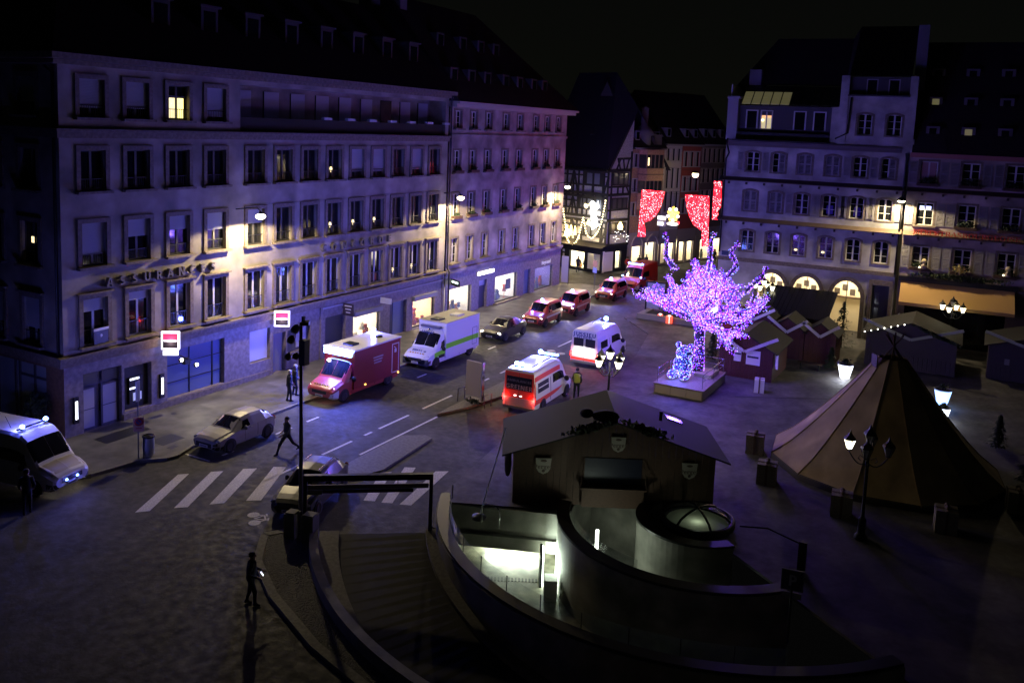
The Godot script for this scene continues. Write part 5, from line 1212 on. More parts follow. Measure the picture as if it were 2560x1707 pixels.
# ---------------------------------------------------------------- vehicles: local x forward, z to the right, y up
# a station: [x/L from the front, y bottom, y belt, y top, half width low, mid, high] ; heights / H, widths / (W/2)
const HATCH := [[0.0, .24, .40, .46, .60, .66, .55], [0.015, .19, .43, .50, .76, .82, .66], [0.06, .15, .48, .56, .92, .95, .76], [0.14, .14, .53, .61, .97, .99, .82], [0.27, .14, .60, .665, .98, 1.0, .86], [0.45, .14, .64, .965, .98, 1.0, .70], [0.60, .14, .66, 1.0, .98, 1.0, .70], [0.80, .14, .69, .975, .98, 1.0, .67], [0.90, .15, .70, .86, .97, .99, .66], [0.965, .18, .62, .68, .93, .95, .70], [0.99, .22, .52, .58, .86, .88, .66], [1.0, .27, .46, .50, .74, .78, .6]]
const SALOON := [[0.0, .24, .40, .45, .58, .64, .5], [0.015, .19, .43, .49, .76, .82, .62], [0.06, .15, .47, .55, .92, .95, .74], [0.14, .14, .52, .60, .97, .99, .80], [0.29, .14, .60, .665, .98, 1.0, .86], [0.45, .14, .64, .965, .98, 1.0, .68], [0.57, .14, .66, 1.0, .98, 1.0, .68], [0.72, .14, .68, .95, .98, 1.0, .65], [0.85, .15, .70, .76, .97, .99, .76], [0.96, .18, .66, .73, .93, .95, .74], [0.99, .22, .56, .62, .86, .88, .66], [1.0, .27, .48, .52, .74, .78, .6]]
const PEOPLE := [[0.0, .22, .36, .42, .66, .72, .6], [0.015, .18, .40, .46, .82, .86, .7], [0.06, .14, .44, .52, .94, .96, .8], [0.16, .13, .50, .565, .98, 1.0, .84], [0.24, .13, .54, .60, .98, 1.0, .88], [0.40, .13, .58, .97, .98, 1.0, .78], [0.52, .13, .58, 1.0, .98, 1.0, .78], [0.90, .13, .58, .99, .98, 1.0, .78], [0.975, .14, .58, .92, .96, .98, .76], [0.995, .2, .56, .8, .9, .92, .74], [1.0, .25, .52, .6, .84, .86, .72]]
const VAN := [[0.0, .17, .29, .33, .74, .78, .7], [0.012, .14, .31, .37, .86, .9, .78], [0.05, .11, .36, .43, .95, .97, .84], [0.11, .10, .42, .48, .98, 1.0, .88], [0.155, .10, .44, .51, .98, 1.0, .9], [0.27, .10, .46, .87, .98, 1.0, .86], [0.33, .10, .46, .97, .98, 1.0, .86], [0.42, .10, .46, 1.0, .98, 1.0, .87], [0.96, .10, .46, 1.0, .98, 1.0, .87], [0.995, .11, .46, .985, .96, .98, .86], [1.0, .12, .46, .97, .95, .97, .85]]
var vs := []
var vL := 4.0
var vW := 1.8
var vH := 1.5
func vp(s: float, e: float, side: float) -> Vector3:   # a point of the body: s along stations, e along the section 0..6
	var i := clampi(int(s), 0, vs.size() - 2)
	var f := s - i
	var q := []
	for k in 7: q.append(lerpf(vs[i][k], vs[i + 1][k], f))
	var yb: float = q[1] * vH; var ym: float = q[2] * vH; var yt: float = q[3] * vH
	var wl: float = q[4] * vW / 2; var wm: float = q[5] * vW / 2; var wt: float = q[6] * vW / 2
	var r := minf(0.12, (yt - ym) * 0.6)
	var pts := [Vector2(wl - 0.12, yb), Vector2(wl, yb + 0.09), Vector2(wm, lerpf(yb, ym, 0.6)), Vector2(wm * 0.985, ym), Vector2(wt, yt - r), Vector2(wt - r * 0.95, yt - r * 0.12), Vector2(0, yt + 0.025)]
	var j := clampi(int(e), 0, 5)
	var p: Vector2 = (pts[j] as Vector2).lerp(pts[j + 1], e - j)
	return Vector3(vL * (0.5 - q[0]), p.y, p.x * side)
func body_mesh() -> Mesh:
	var b := MB.new(true)
	var n := vs.size()
	for i in n - 1:
		for sd in [-1.0, 1.0]:
			for j in 6:
				var a := vp(i, j, sd); var c := vp(i + 0.9999, j, sd); var d := vp(i + 0.9999, j + 0.9999, sd); var f := vp(i, j + 0.9999, sd)
				if sd > 0: b.quad(c, a, f, d)
				else: b.quad(a, c, d, f)
	b.st.set_smooth_group(-1)
	for end in [0.0, n - 1.0001]:
		for sd in [-1.0, 1.0]:
			var c := vp(end, 3, sd); c.z = 0
			for j in 6:
				var a := vp(end, j, sd); var d := vp(end, j + 0.9999, sd)
				if (sd > 0) == (end < 1): b.tri(a, d, c)
				else: b.tri(d, a, c)
			var a0 := vp(end, 0, sd); var z0 := Vector3(a0.x, a0.y, 0)
			b.tri(a0, c, z0)
	return b.done()
func patch(p: Node, n: String, m: Material, s0: float, s1: float, e0: float, e1: float, sides := [-1.0, 1.0], off := 0.006, across := false, s0b := -1.0, s1b := -1.0) -> MeshInstance3D:   # a sheet lying just off the body between stations s0..s1 and section e0..e1
	var b := MB.new(true)
	var ns := 6
	var ne := 5
	for sd in sides:
		var g := []
		for i in ns + 1:
			var row := []
			for j in ne + 1:
				var e := lerpf(e0, e1, float(j) / ne)
				var t := float(j) / ne
				var a := lerpf(s0, s0b if s0b >= 0 else s0, t); var c := lerpf(s1, s1b if s1b >= 0 else s1, t)
				var s := lerpf(a, c, float(i) / ns)
				var q := vp(s, e, sd)
				var du := vp(s + 0.01, e, sd) - vp(s - 0.01, e, sd); var dv := vp(s, minf(e + 0.01, 5.999), sd) - vp(s, e - 0.01, sd)
				var nn: Vector3 = du.cross(dv).normalized() * (-sd)
				if nn.dot(Vector3(0, 0.3, sd)) < 0 and nn.dot(Vector3(0, 1, 0)) < 0.2: nn = -nn
				row.append(q + nn * off)
			g.append(row)
		for i in ns:
			for j in ne:
				if sd > 0: b.quad(g[i + 1][j], g[i][j], g[i][j + 1], g[i + 1][j + 1])
				else: b.quad(g[i][j], g[i + 1][j], g[i + 1][j + 1], g[i][j + 1])
	return part(p, n, b.done(), m)
func wheels(t: Node, xs: Array, half: float, r: float):
	for x in xs:
		for sd in [-1.0, 1.0]:
			var ar := MB.new()
			var q := PackedVector2Array()
			for i in 15: q.append(Vector2(cos(PI * i / 14), sin(PI * i / 14)) * r * 1.2)
			q.append(Vector2(-r * 1.2, -r * 0.45)); q.append(Vector2(r * 1.2, -r * 0.45))
			ar.prism(q, -0.03, 0.012)
			part(t, "wheel_arch", ar.done(), black, Transform3D(Basis.IDENTITY if sd > 0 else Basis(UP, PI), Vector3(x, r, sd * (half + 0.004))))
			var b := Basis(Vector3(1, 0, 0), PI / 2 * sd)
			var key := "tyre_%.2f" % r
			if not cache.has(key):
				cache[key] = MB.new(true).lathe([Vector2(r * 0.62, 0.105), Vector2(r * 0.94, 0.105), Vector2(r, 0.06), Vector2(r, -0.1), Vector2(r * 0.6, -0.1)], 22).done()
				var rm := MB.new().lathe([Vector2(0, 0.07), Vector2(r * 0.16, 0.07), Vector2(r * 0.2, 0.04)], 14)
				rm.lathe([Vector2(r * 0.55, 0.05), Vector2(r * 0.64, 0.1)], 22)
				for i in 6: rm.box(Vector3(cos(TAU * i / 6) * r * 0.38, 0.055, sin(TAU * i / 6) * r * 0.38), Vector3(r * 0.44, 0.03, r * 0.15), Basis(UP, -TAU * i / 6))
				rm.lathe([Vector2(0, 0.0), Vector2(r * 0.62, 0.0)], 18)
				cache[key + "r"] = rm.done()
			var w := part(t, "wheel", cache[key], rubber, Transform3D(b, Vector3(x, r, sd * (half - 0.07))))
			part(w, "rim", cache[key + "r"], mt("rim_alloy", 0.22, 0.22, 0.23, 0.4, 0.6))
func lens(t: Node, n: String, at: Vector3, r: Vector3, m: Material):
	part(t, n, MB.new(true).ball(at, r, 12, 8).done(), m)
func headlights(t: Node, s: float, y: float, half: float, on: float, warm := 1.0):
	for sd in [-1.0, 1.0]:
		var x := vp(s, 3, 1.0).x
		var c := Vector3(x, y, sd * half)
		if on > 0:
			lens(t, "headlight", c, Vector3(0.07, 0.1, 0.16), em("head_glow_%.1f" % warm, 1.0, 0.9 * warm, 0.72 * warm * warm, 9.0))
			spot(t, c + Vector3(0.12, 0, 0), c + Vector3(7, -1.0, sd * 0.2), 34, 0.7, 1.0, 0.9 * warm, 0.72 * warm, on, 0.08)
		else:
			lens(t, "headlight", c, Vector3(0.07, 0.09, 0.17), mt("lamp_glass", 0.4, 0.42, 0.45, 0.12, 0.6))
func plate(t: Node, at: Vector3, back := false):
	var q := part(t, "number_plate", MB.new().box(at, Vector3(0.02, 0.12, 0.52)).done(), mt("plate_grey", 0.5, 0.5, 0.52, 0.5))
	part(q, "plate_marks", MB.new().box(at + Vector3(-0.012 if back else 0.012, 0, 0), Vector3(0.004, 0.07, 0.4)).done(), mt("plate_ink", 0.12, 0.12, 0.15, 0.6))
var BLUE
func beacon(t: Node, at: Vector3, e: float, r := 0.11, glow := 30.0):
	var k := part(t, "blue_beacon", MB.new(true).ball(at, Vector3(r, r * 0.9, r), 12, 8).done(), em("beacon_glow_%d" % int(glow), 0.16, 0.30, 1.0, glow))
	part(k, "beacon_foot", MB.new(true).lathe([Vector2(0, 0), Vector2(r * 0.9, 0), Vector2(r * 0.8, 0.06), Vector2(0, 0.06)], 10).done(), black, Transform3D(Basis.IDENTITY, at - Vector3(0, r * 1.0 + 0.03, 0)))
	if e > 0: omni(t, at + Vector3(0, 0.02, 0), 0.11, 0.12, 1.0, e * 0.8, r * 0.8)
func cabin_glass(t: Node, ws0: int, re: int, rear_s0: float, rear_s1: float):
	patch(t, "windscreen", glass, ws0 + 0.1, ws0 + 0.93, 4.25, 5.99)
	var b := MB.new()
	patch(t, "side_window", glass, ws0 + 0.62, ws0 + 1.6, 3.1, 3.86, [-1.0, 1.0], 0.006, false, ws0 + 1.02, ws0 + 1.6)
	if re > ws0 + 2: patch(t, "side_window", glass, ws0 + 1.68, re + 0.25, 3.1, 3.86)
	if rear_s1 > rear_s0: patch(t, "rear_window", glass, rear_s0, rear_s1, 4.25, 5.99)
func mirrors(t: Node, s: float, y: float, half: float, m: Material, big := 0.1):
	for sd in [-1.0, 1.0]:
		var x := vp(s, 3, 1.0).x
		part(t, "wing_mirror", MB.new(true).ball(Vector3(x, y, sd * (half + big)), Vector3(0.07, big * 1.1, big * 1.1), 8, 6).done(), m)
func car(n: String, label: String, kind: Array, L: float, W: float, H: float, m: Material, at: Vector3, turn: float, group := "") -> Node3D:
	vs = kind; vL = L; vW = W; vH = H
	var t := thing(n, label, "car", at, turn, group)
	part(t, "body", body_mesh(), m)
	if kind == PEOPLE:
		cabin_glass(t, 4, 7, 7.45, 9.0)
		patch(t, "side_window", glass, 7.0, 7.75, 3.15, 3.86)
	else:
		cabin_glass(t, 4, 6, 7.2, 8.5 if kind == SALOON else 8.9)
	patch(t, "lower_trim", black, 0.3, 2.6, 0.4, 1.6, [-1.0, 1.0], 0.005)
	patch(t, "grille", black, 0.02, 1.4, 2.1, 2.9, [-1.0, 1.0], 0.004)
	for s in [5.0, 6.3, 7.0]: patch(t, "door_gap", black, s, s + 0.03, 1.2, 3.0, [-1.0, 1.0], 0.004)
	part(t, "front_grille", MB.new().box(Vector3(L / 2 - 0.02, H * 0.33, 0), Vector3(0.05, H * 0.15, W * 0.56)).done(), black)
	plate(t, Vector3(L / 2 + 0.012, H * 0.3, 0)); plate(t, Vector3(-L / 2 - 0.012, H * 0.42, 0), true)
	for sd in [-1.0, 1.0]: lens(t, "tail_light", Vector3(-L * 0.475, H * 0.6, sd * W * 0.42), Vector3(0.08, 0.12, 0.09), mt("tail_off", 0.25, 0.01, 0.01, 0.2))
	for sd in [-1.0, 1.0]: part(t, "door_handle", MB.new().box(vp(5.7, 2.8, sd) + Vector3(0, 0, sd * 0.02), Vector3(0.16, 0.03, 0.03)).done(), m)
	mirrors(t, 5.0, H * 0.66, W / 2 * 0.95, m)
	wheels(t, [L / 2 - L * 0.205, -L / 2 + L * 0.165], W / 2, 0.32 if H < 1.7 else 0.33)
	return t
func chevrons(t: Node, x: float, y: float, w: float, slope := 0.0):
	for i in 6:
		var z := -w / 2 + w * (i + 0.5) / 6
		part(t, "chevron", MB.new().box(Vector3(x, y, z), Vector3(0.012, 0.14, w / 13), Basis(Vector3(1, 0, 0), 0.7 * (1 if i < 3 else -1))).done(), mt("chevron_yellow", 0.6, 0.36, 0.08, 0.5))
func van(n: String, label: String, cat: String, L: float, W: float, H: float, m: Material, at: Vector3, turn: float, group := "", cab_only := false) -> Node3D:
	vs = VAN; vL = L; vW = W; vH = H
	var t := thing(n, label, cat, at, turn, group)
	part(t, "body", body_mesh(), m)
	patch(t, "windscreen", glass, 4.12, 5.0, 4.22, 5.99)
	patch(t, "side_window", glass, 4.75, 7.25, 3.15, 3.55, [-1.0, 1.0], 0.008, false, 5.0, 7.25)
	patch(t, "bumper", mt("grey_plastic", 0.05, 0.05, 0.052, 0.7), 0.01, 2.2, 0.1, 2.0, [-1.0, 1.0], 0.006)
	part(t, "front_grille", MB.new().box(Vector3(L / 2 - 0.01, H * 0.275, 0), Vector3(0.05, H * 0.07, W * 0.5)).done(), black)
	for s in [5.0, 7.35]: patch(t, "door_gap", black, s, s + 0.02, 1.2, 3.5 if s > 6 else 3.0, [-1.0, 1.0], 0.004)
	plate(t, Vector3(L / 2 + 0.014, H * 0.19, 0))
	mirrors(t, 4.9, H * 0.5, W / 2, black, 0.15)
	wheels(t, [L / 2 - 0.95, -L / 2 + 1.05], W / 2, 0.35)
	return t
func rear_doors(t: Node, L: float, W: float, H: float, win_y0: float, win_y1: float):
	var x := -L / 2 - 0.006
	for sd in [-1.0, 1.0]:
		part(t, "rear_window", MB.new().box(Vector3(x, H * (win_y0 + win_y1) / 2, sd * W * 0.205), Vector3(0.02, H * (win_y1 - win_y0), W * 0.35)).done(), mt("rear_glass", 0.03, 0.035, 0.05, 0.08))
	part(t, "door_gap", MB.new().box(Vector3(x + 0.002, H * 0.53, 0), Vector3(0.016, H * 0.78, 0.02)).done(), black)
	part(t, "door_handle", MB.new().box(Vector3(x - 0.02, H * 0.4, 0.1), Vector3(0.05, 0.16, 0.07)).done(), black)
	for sd in [-1.0, 1.0]:
		part(t, "tail_light", MB.new().box(Vector3(x, H * 0.34, sd * W * 0.455), Vector3(0.05, 0.36, 0.11)).done(), em("tail_glow", 1.0, 0.05, 0.05, 3.0))
		omni(t, Vector3(x - 0.1, H * 0.34, sd * W * 0.45), 1.0, 0.06, 0.04, 0.5, 0.06)
	part(t, "step", MB.new().box(Vector3(x - 0.02, 0.36, 0), Vector3(0.16, 0.14, W * 0.9)).done(), mt("step_grey", 0.12, 0.12, 0.12, 0.7))

func vehicles():
	var silver := mt("silver_paint", 0.34, 0.33, 0.31, 0.28, 0.35)
	var dark := mt("black_paint", 0.012, 0.012, 0.015, 0.15)
	var redp := mt("red_paint", 0.34, 0.018, 0.015, 0.3)
	var whitep := mt("white_paint", 0.72, 0.72, 0.72, 0.35)
	silver.clearcoat_enabled = true; dark.clearcoat_enabled = true; redp.clearcoat_enabled = true
	var orange := mt("fluo_red", 0.75, 0.07, 0.04, 0.5)
	var green := mt("fluo_green", 0.22, 0.75, 0.02, 0.5)
	var blue_ink := mt("blue_ink", 0.03, 0.05, 0.2, 0.5)
	# silver hatchback by the kerb
	var c := car("hatchback", "silver five door hatchback parked by the kerb with its lamps off", HATCH, 3.98, 1.74, 1.46, silver, Vector3(30.1, 0, -31.2), PI + 0.02)
	headlights(c, 1.8, 0.68, 0.66, 0.0)
	# dark car in the near lane
	c = car("dark_hatchback", "black car stopped at the near end of the zebra crossing beside the height bar", HATCH, 4.25, 1.8, 1.5, dark, Vector3(27.0, 0, -23.65), PI + 0.3)
	headlights(c, 1.8, 0.7, 0.68, 0.0)
	part(c, "roof_rack", MB.new().tube([Vector3(0.4, 1.53, 0.5), Vector3(-1.2, 1.52, 0.5)], 0.02).tube([Vector3(0.4, 1.53, -0.5), Vector3(-1.2, 1.52, -0.5)], 0.02).done(), chrome)
	# black saloon between the vans
	c = car("saloon_car", "glossy black saloon with lit headlamps waiting behind the white and green ambulance", SALOON, 4.45, 1.82, 1.47, dark, Vector3(57.3, 0, -31.4), PI)
	headlights(c, 1.8, 0.66, 0.7, 3.0, 1.0)
	beacon(c, Vector3(-0.1, 0.95, -0.5), 0.0, 0.04, 3.0)
	# three red fire service cars
	for s in [["red fire service car first in line behind the black saloon, pale roof lamp", Vector3(63.3, 0, -31.15), 0.03], ["dark red high roofed fire service car, second in line", Vector3(68.7, 0, -30.95), 0.04], ["red fire service car third in line, near the half timbered house", Vector3(77.0, 0, -30.75), 0.02]]:
		c = car("fire_service_car", s[0], PEOPLE, 4.3, 1.82, 1.82, redp, s[1], PI + s[2], "red fire service cars in a line")
		vs = PEOPLE; vL = 4.3; vW = 1.82; vH = 1.82
		headlights(c, 1.9, 0.76, 0.7, 7.0)
		beacon(c, Vector3(0.15, 1.95, 0.0), 26.0, 0.13)
		beacon(c, Vector3(1.25, 1.12, 0.35), 3.0, 0.08, 18.0)
		chevrons(c, 2.13, 0.9, 0.9)
		part(c, "light_stripe", MB.new().box(Vector3(-0.2, 0.78, 0.915), Vector3(2.6, 0.12, 0.008)).box(Vector3(-0.2, 0.78, -0.915), Vector3(2.6, 0.12, 0.008)).done(), mt("stripe_white", 0.6, 0.6, 0.6, 0.5))
	# red fire van with box body
	c = van("fire_van", "red and white fire service van with a tall red box body and lit lamps", "van", 6.1, 2.05, 2.42, redp, Vector3(40.05, 0, -31.9), PI)
	patch(c, "white_bumper", whitep, 0.005, 2.5, 0.05, 2.5, [-1.0, 1.0], 0.012)
	patch(c, "white_brow", whitep, 5.03, 6.4, 4.1, 5.99, [-1.0, 1.0], 0.01)
	chevrons(c, 2.86, 1.02, 1.1)
	headlights(c, 1.9, 0.86, 0.74, 16.0, 0.97)
	var bx := part(c, "box_body", MB.new().lohi(Vector3(-3.1, 0.55, -1.08), Vector3(1.35, 2.74, 1.08)).done(), mt("box_red", 0.22, 0.012, 0.02, 0.4))
	part(bx, "box_roof", MB.new().lohi(Vector3(-3.14, 2.745, -1.12), Vector3(1.42, 2.83, 1.12)).done(), whitep)
	part(bx, "roof_hatch", MB.new().lohi(Vector3(0.0, 2.83, -0.35), Vector3(0.62, 2.92, 0.35)).done(), black)
	part(bx, "roof_vent", MB.new(true).lathe([Vector2(0.22, 0), Vector2(0.2, 0.1), Vector2(0, 0.12)], 12).done(), black, Transform3D(Basis.IDENTITY, Vector3(-2.1, 2.83, -0.2)))
	for sd in [-1.0, 1.0]:
		for f in [[-2.95, 0.7, -2.9, 2.5], [-2.3, 0.7, -2.25, 2.5], [-2.95, 2.45, -2.25, 2.5], [-2.95, 0.7, -2.25, 0.75]]: part(bx, "door_frame", MB.new().lohi(Vector3(f[0], f[1], sd * 1.08), Vector3(f[2], f[3], sd * 1.095)).done(), mt("stripe_white", 0.6, 0.6, 0.6, 0.5))
		part(bx, "door_emblem", MB.new().box(Vector3(-2.6, 2.05, sd * 1.088), Vector3(0.2, 0.22, 0.01)).box(Vector3(-2.54, 2.25, sd * 1.088), Vector3(0.2, 0.05, 0.01), Basis(Vector3(0, 0, 1), -0.6 * sd)).done(), mt("stripe_white", 0.6, 0.6, 0.6, 0.5))
		for k in 3: part(bx, "side_writing", MB.new().box(Vector3(-0.9 + 0.02 * k, 2.02 - k * 0.16, sd * 1.086), Vector3(0.95 - 0.12 * k, 0.08, 0.008), Basis(Vector3(0, 0, 1), 0.0)).done(), mt("faded_white", 0.35, 0.3, 0.32, 0.5))
		for x in [1.2, -2.9]: lens(c, "side_marker", Vector3(x - 0.9 if x > 0 else x, 0.62, sd * 1.1), Vector3(0.06, 0.05, 0.04), em("amber_marker", 1.0, 0.55, 0.1, 4.0))
	part(c, "light_bar", MB.new().lohi(Vector3(1.02, 2.60, -0.98), Vector3(1.42, 2.74, 0.98)).lohi(Vector3(1.42, 2.45, -0.98), Vector3(1.55, 2.74, 0.98)).done(), em("beacon_bar", 0.3, 0.62, 1.0, 6.0))
	for z in [-0.7, 0.0, 0.7]: omni(c, Vector3(1.65, 2.78, z), 0.08, 0.11, 1.0, 15.0, 0.12)
	beacon(c, Vector3(-3.05, 2.95, 0.95), 18.0, 0.13)
	lens(c, "spot_lamp", Vector3(1.52, 2.05, 0.62), Vector3(0.08, 0.08, 0.12), em("head_glow_1.0", 1.0, 0.9, 0.72, 9.0))
	# white and green ambulance
	c = van("box_ambulance", "white box ambulance with a bright green stripe and dark bumper parked behind the fire van", "ambulance", 6.2, 2.05, 2.45, whitep, Vector3(48.95, 0, -31.6), PI)
	chevrons(c, 2.88, 1.02, 1.2)
	headlights(c, 1.9, 0.86, 0.76, 0.0)
	patch(c, "green_wing", green, 3.3, 5.9, 2.0, 2.95, [-1.0, 1.0], 0.008)
	part(c, "dark_bumper", MB.new(true).box(Vector3(2.85, 0.52, 0), Vector3(0.5, 0.42, 1.9)).done(), mt("grey_plastic", 0.05, 0.05, 0.052, 0.7))
	bx = part(c, "box_body", MB.new().lohi(Vector3(-3.12, 0.5, -1.08), Vector3(1.1, 2.78, 1.08)).done(), whitep)
	part(bx, "roof_edge", MB.new().lohi(Vector3(-3.15, 2.785, -1.1), Vector3(1.13, 2.83, 1.1)).done(), mt("dull_roof", 0.42, 0.4, 0.36, 0.6))
	part(bx, "roof_hatch", MB.new().lohi(Vector3(0.1, 2.83, -0.3), Vector3(0.8, 2.92, 0.4)).done(), black)
	part(bx, "roof_unit", MB.new().lohi(Vector3(-1.9, 2.83, -0.6), Vector3(-1.1, 2.93, 0.1)).done(), whitep)
	for sd in [-1.0, 1.0]:
		part(bx, "green_stripe", MB.new().box(Vector3(-1.0, 1.27, sd * 1.084), Vector3(4.15, 0.34, 0.008)).done(), green)
		for f in [[-2.85, 0.75, -2.83, 1.95], [-2.25, 0.75, -2.23, 1.95], [-2.85, 1.93, -2.23, 1.95], [-2.85, 0.75, -2.23, 0.77]]: part(bx, "door_outline", MB.new().lohi(Vector3(f[0], f[1], sd * 1.085), Vector3(f[2], f[3], sd * 1.094)).done(), metal_dark)
		part(bx, "vent", MB.new().box(Vector3(1.5, 0.72, sd * 1.03), Vector3(0.7, 0.2, 0.03)).done(), black)
	part(c, "light_bar", MB.new().box(Vector3(1.28, 2.5, 0), Vector3(0.26, 0.14, 1.5)).done(), mt("bar_grey", 0.12, 0.12, 0.16, 0.3))
	text(c, "lettering", "SAMU 67", 0.17, blue_ink, Transform3D(Basis(UP, PI / 2) * Basis(Vector3(1, 0, 0), -0.6), Vector3(1.66, 2.2, 0)), 0.01)
	text(c, "lettering", "UMAS", 0.2, blue_ink, Transform3D(Basis(UP, PI / 2) * Basis(Vector3(1, 0, 0), -1.05), Vector3(2.62, 1.135, 0.15)), 0.01)
	part(c, "emblem", MB.new(true).ball(Vector3(2.62, 1.14, -0.45), Vector3(0.1, 0.03, 0.1), 10, 5).done(), blue_ink)
	lens(c, "roof_emblem", Vector3(1.5, 2.34, 0), Vector3(0.05, 0.08, 0.1), chrome)
	# two ambulances seen from behind
	c = van("ambulance", "white ambulance with a red lower band, blue writing over its rear windows and white roof", "ambulance", 5.4, 2.05, 2.52, whitep, Vector3(55.7, 0, -22.85), 0.0)
	rear_doors(c, 5.4, 2.05, 2.52, 0.56, 0.78)
	text(c, "lettering", "JUSSIEU", 0.27, blue_ink, Transform3D(Basis(UP, -PI / 2), Vector3(-2.715, 2.24, 0)), 0.012, true, false, 1.2)
	text(c, "lettering", "SECOURS", 0.16, blue_ink, Transform3D(Basis(UP, -PI / 2), Vector3(-2.715, 2.04, 0)), 0.012, true, false, 1.25)
	part(c, "red_band", MB.new().box(Vector3(-2.712, 0.56, 0), Vector3(0.012, 0.18, 1.9)).done(), orange)
	patch(c, "blue_tint_panel", mt("pale_tint", 0.6, 0.62, 0.7, 0.3), 7.6, 9.2, 3.2, 3.75, [1.0, -1.0], 0.004)
	patch(c, "rear_side_window", glass, 7.5, 7.9, 3.1, 3.5, [1.0, -1.0], 0.012)
	part(c, "side_rail", MB.new().bar(Vector3(-2.2, 2.36, 0.92), Vector3(-0.4, 2.36, 0.92), 0.05, 0.03).done(), whitep)
	beacon(c, Vector3(0.9, 2.72, 0.0), 34.0, 0.16)
	beacon(c, Vector3(-0.4, 2.66, 0.35), 0.0, 0.05, 6.0)
	part(c, "roof_rack", MB.new().tube([Vector3(0.5, 2.55, -0.4), Vector3(0.7, 2.75, -0.3), Vector3(-0.6, 2.62, -0.4)], 0.03).done(), metal_dark)
	lens(c, "plate_lamp", Vector3(-2.73, 0.98, 0.1), Vector3(0.03, 0.03, 0.1), em("plate_glow", 1.0, 0.95, 0.85, 4.0))
	area(c, Vector3(-3.0, 1.2, 0.0), Vector3(1, -0.8, 0).normalized(), 1.2, 0.1, 1.0, 0.95, 0.9, 1.4)
	c = van("ambulance", "white ambulance with orange red rear doors and two blue beacons at its tail", "ambulance", 5.4, 2.05, 2.52, whitep, Vector3(44.7, 0, -22.0), 0.04)
	part(c, "red_rear", MB.new().box(Vector3(-2.712, 1.62, 0), Vector3(0.012, 1.45, 1.76)).done(), orange)
	part(c, "rear_window", MB.new().box(Vector3(-2.722, 1.72, 0), Vector3(0.014, 0.76, 1.56)).done(), mt("rear_film", 0.012, 0.014, 0.03, 0.2))
	text(c, "lettering", "GREINER", 0.26, mt("grey_letter", 0.22, 0.22, 0.26, 0.6), Transform3D(Basis(UP, -PI / 2), Vector3(-2.735, 1.5, 0)), 0.012, true, false, 1.1)
	text(c, "lettering", "AMBULANCES", 0.13, mt("dim_letter", 0.08, 0.09, 0.14, 0.6), Transform3D(Basis(UP, -PI / 2), Vector3(-2.735, 1.86, 0)), 0.012, true, false, 1.3)
	rear_doors(c, 5.42, 2.05, 2.52, 0.87, 0.875)
	part(c, "lower_panel", MB.new().box(Vector3(-2.716, 0.62, 0), Vector3(0.012, 0.5, 1.7)).done(), mt("dull_panel", 0.3, 0.28, 0.26, 0.6))
	for z in [-0.22, 0.12]: lens(c, "plate_lamp", Vector3(-2.74, 1.02, z), Vector3(0.03, 0.035, 0.08), em("plate_glow", 1.0, 0.95, 0.85, 4.0))
	patch(c, "red_side_line", orange, 6.3, 9.3, 3.62, 3.84, [1.0, -1.0], 0.009)
	patch(c, "red_side_sweep", orange, 7.6, 9.3, 1.6, 2.3, [1.0, -1.0], 0.009, false, 5.5, 9.3)
	patch(c, "red_tail", orange, 8.6, 9.6, 1.5, 3.6, [1.0, -1.0], 0.007)
	patch(c, "rear_side_window", black, 7.45, 7.95, 3.05, 3.5, [1.0, -1.0], 0.012)
	patch(c, "window_bar", whitep, 7.47, 7.93, 3.25, 3.3, [1.0, -1.0], 0.018)
	for z in [-0.42, -0.1]: beacon(c, Vector3(-2.25, 2.7, z), 13.0, 0.13)
	beacon(c, Vector3(0.7, 2.75, -0.3), 20.0, 0.14)
	part(c, "light_bar", MB.new().box(Vector3(1.0, 2.62, 0.2), Vector3(0.16, 0.1, 1.0)).done(), em("beacon_bar2", 0.2, 0.4, 1.0, 5.0))
	part(c, "roof_rail", MB.new().tube([Vector3(-2.2, 2.6, 0.5), Vector3(0.9, 2.6, 0.45)], 0.03).done(), chrome)
	# far red van
	c = van("red_van", "tall red fire service van with white bumper, partly behind the glowing tree", "van", 5.6, 2.05, 2.6, redp, Vector3(84.0, 0, -30.6), PI - 0.03)
	patch(c, "white_bumper", whitep, 0.005, 2.6, 0.05, 2.4, [-1.0, 1.0], 0.012)
	chevrons(c, 2.62, 1.05, 1.2)
	headlights(c, 1.9, 0.86, 0.74, 16.0)
	for z in [-0.7, 0.7]: beacon(c, Vector3(1.05, 2.66, z), 12.0, 0.11, 14.0)
	for z in [-0.98, 0.98]: beacon(c, Vector3(1.9, 1.45, z), 2.0, 0.09, 12.0)
	part(c, "light_bar", MB.new().box(Vector3(0.9, 2.6, 0), Vector3(0.3, 0.1, 1.5)).done(), em("beacon_bar2", 0.2, 0.4, 1.0, 5.0))
	# white van out of the side street
	c = van("white_van", "plain white van with blue roof lamps at the mouth of the side street", "van", 5.6, 2.05, 2.5, whitep, Vector3(21.75, 0, -35.05), -PI / 2 + 0.16)
	patch(c, "bonnet_trim", mt("dull_white", 0.45, 0.4, 0.33, 0.5), 1.5, 3.8, 4.0, 5.99, [-1.0, 1.0], 0.006)
	headlights(c, 1.9, 0.86, 0.76, 2.0, 0.93)
	for z in [-0.62, 0.55]: beacon(c, Vector3(0.75, 2.66, z), 4.0, 0.1, 18.0)
	for z in [-0.25, 0.3]: beacon(c, Vector3(2.82, 0.66, z), 0.7, 0.06, 10.0)
	part(c, "roof_bar", MB.new().tube([Vector3(0.75, 2.6, -0.8), Vector3(0.75, 2.6, 0.8)], 0.04).done(), metal_dark)
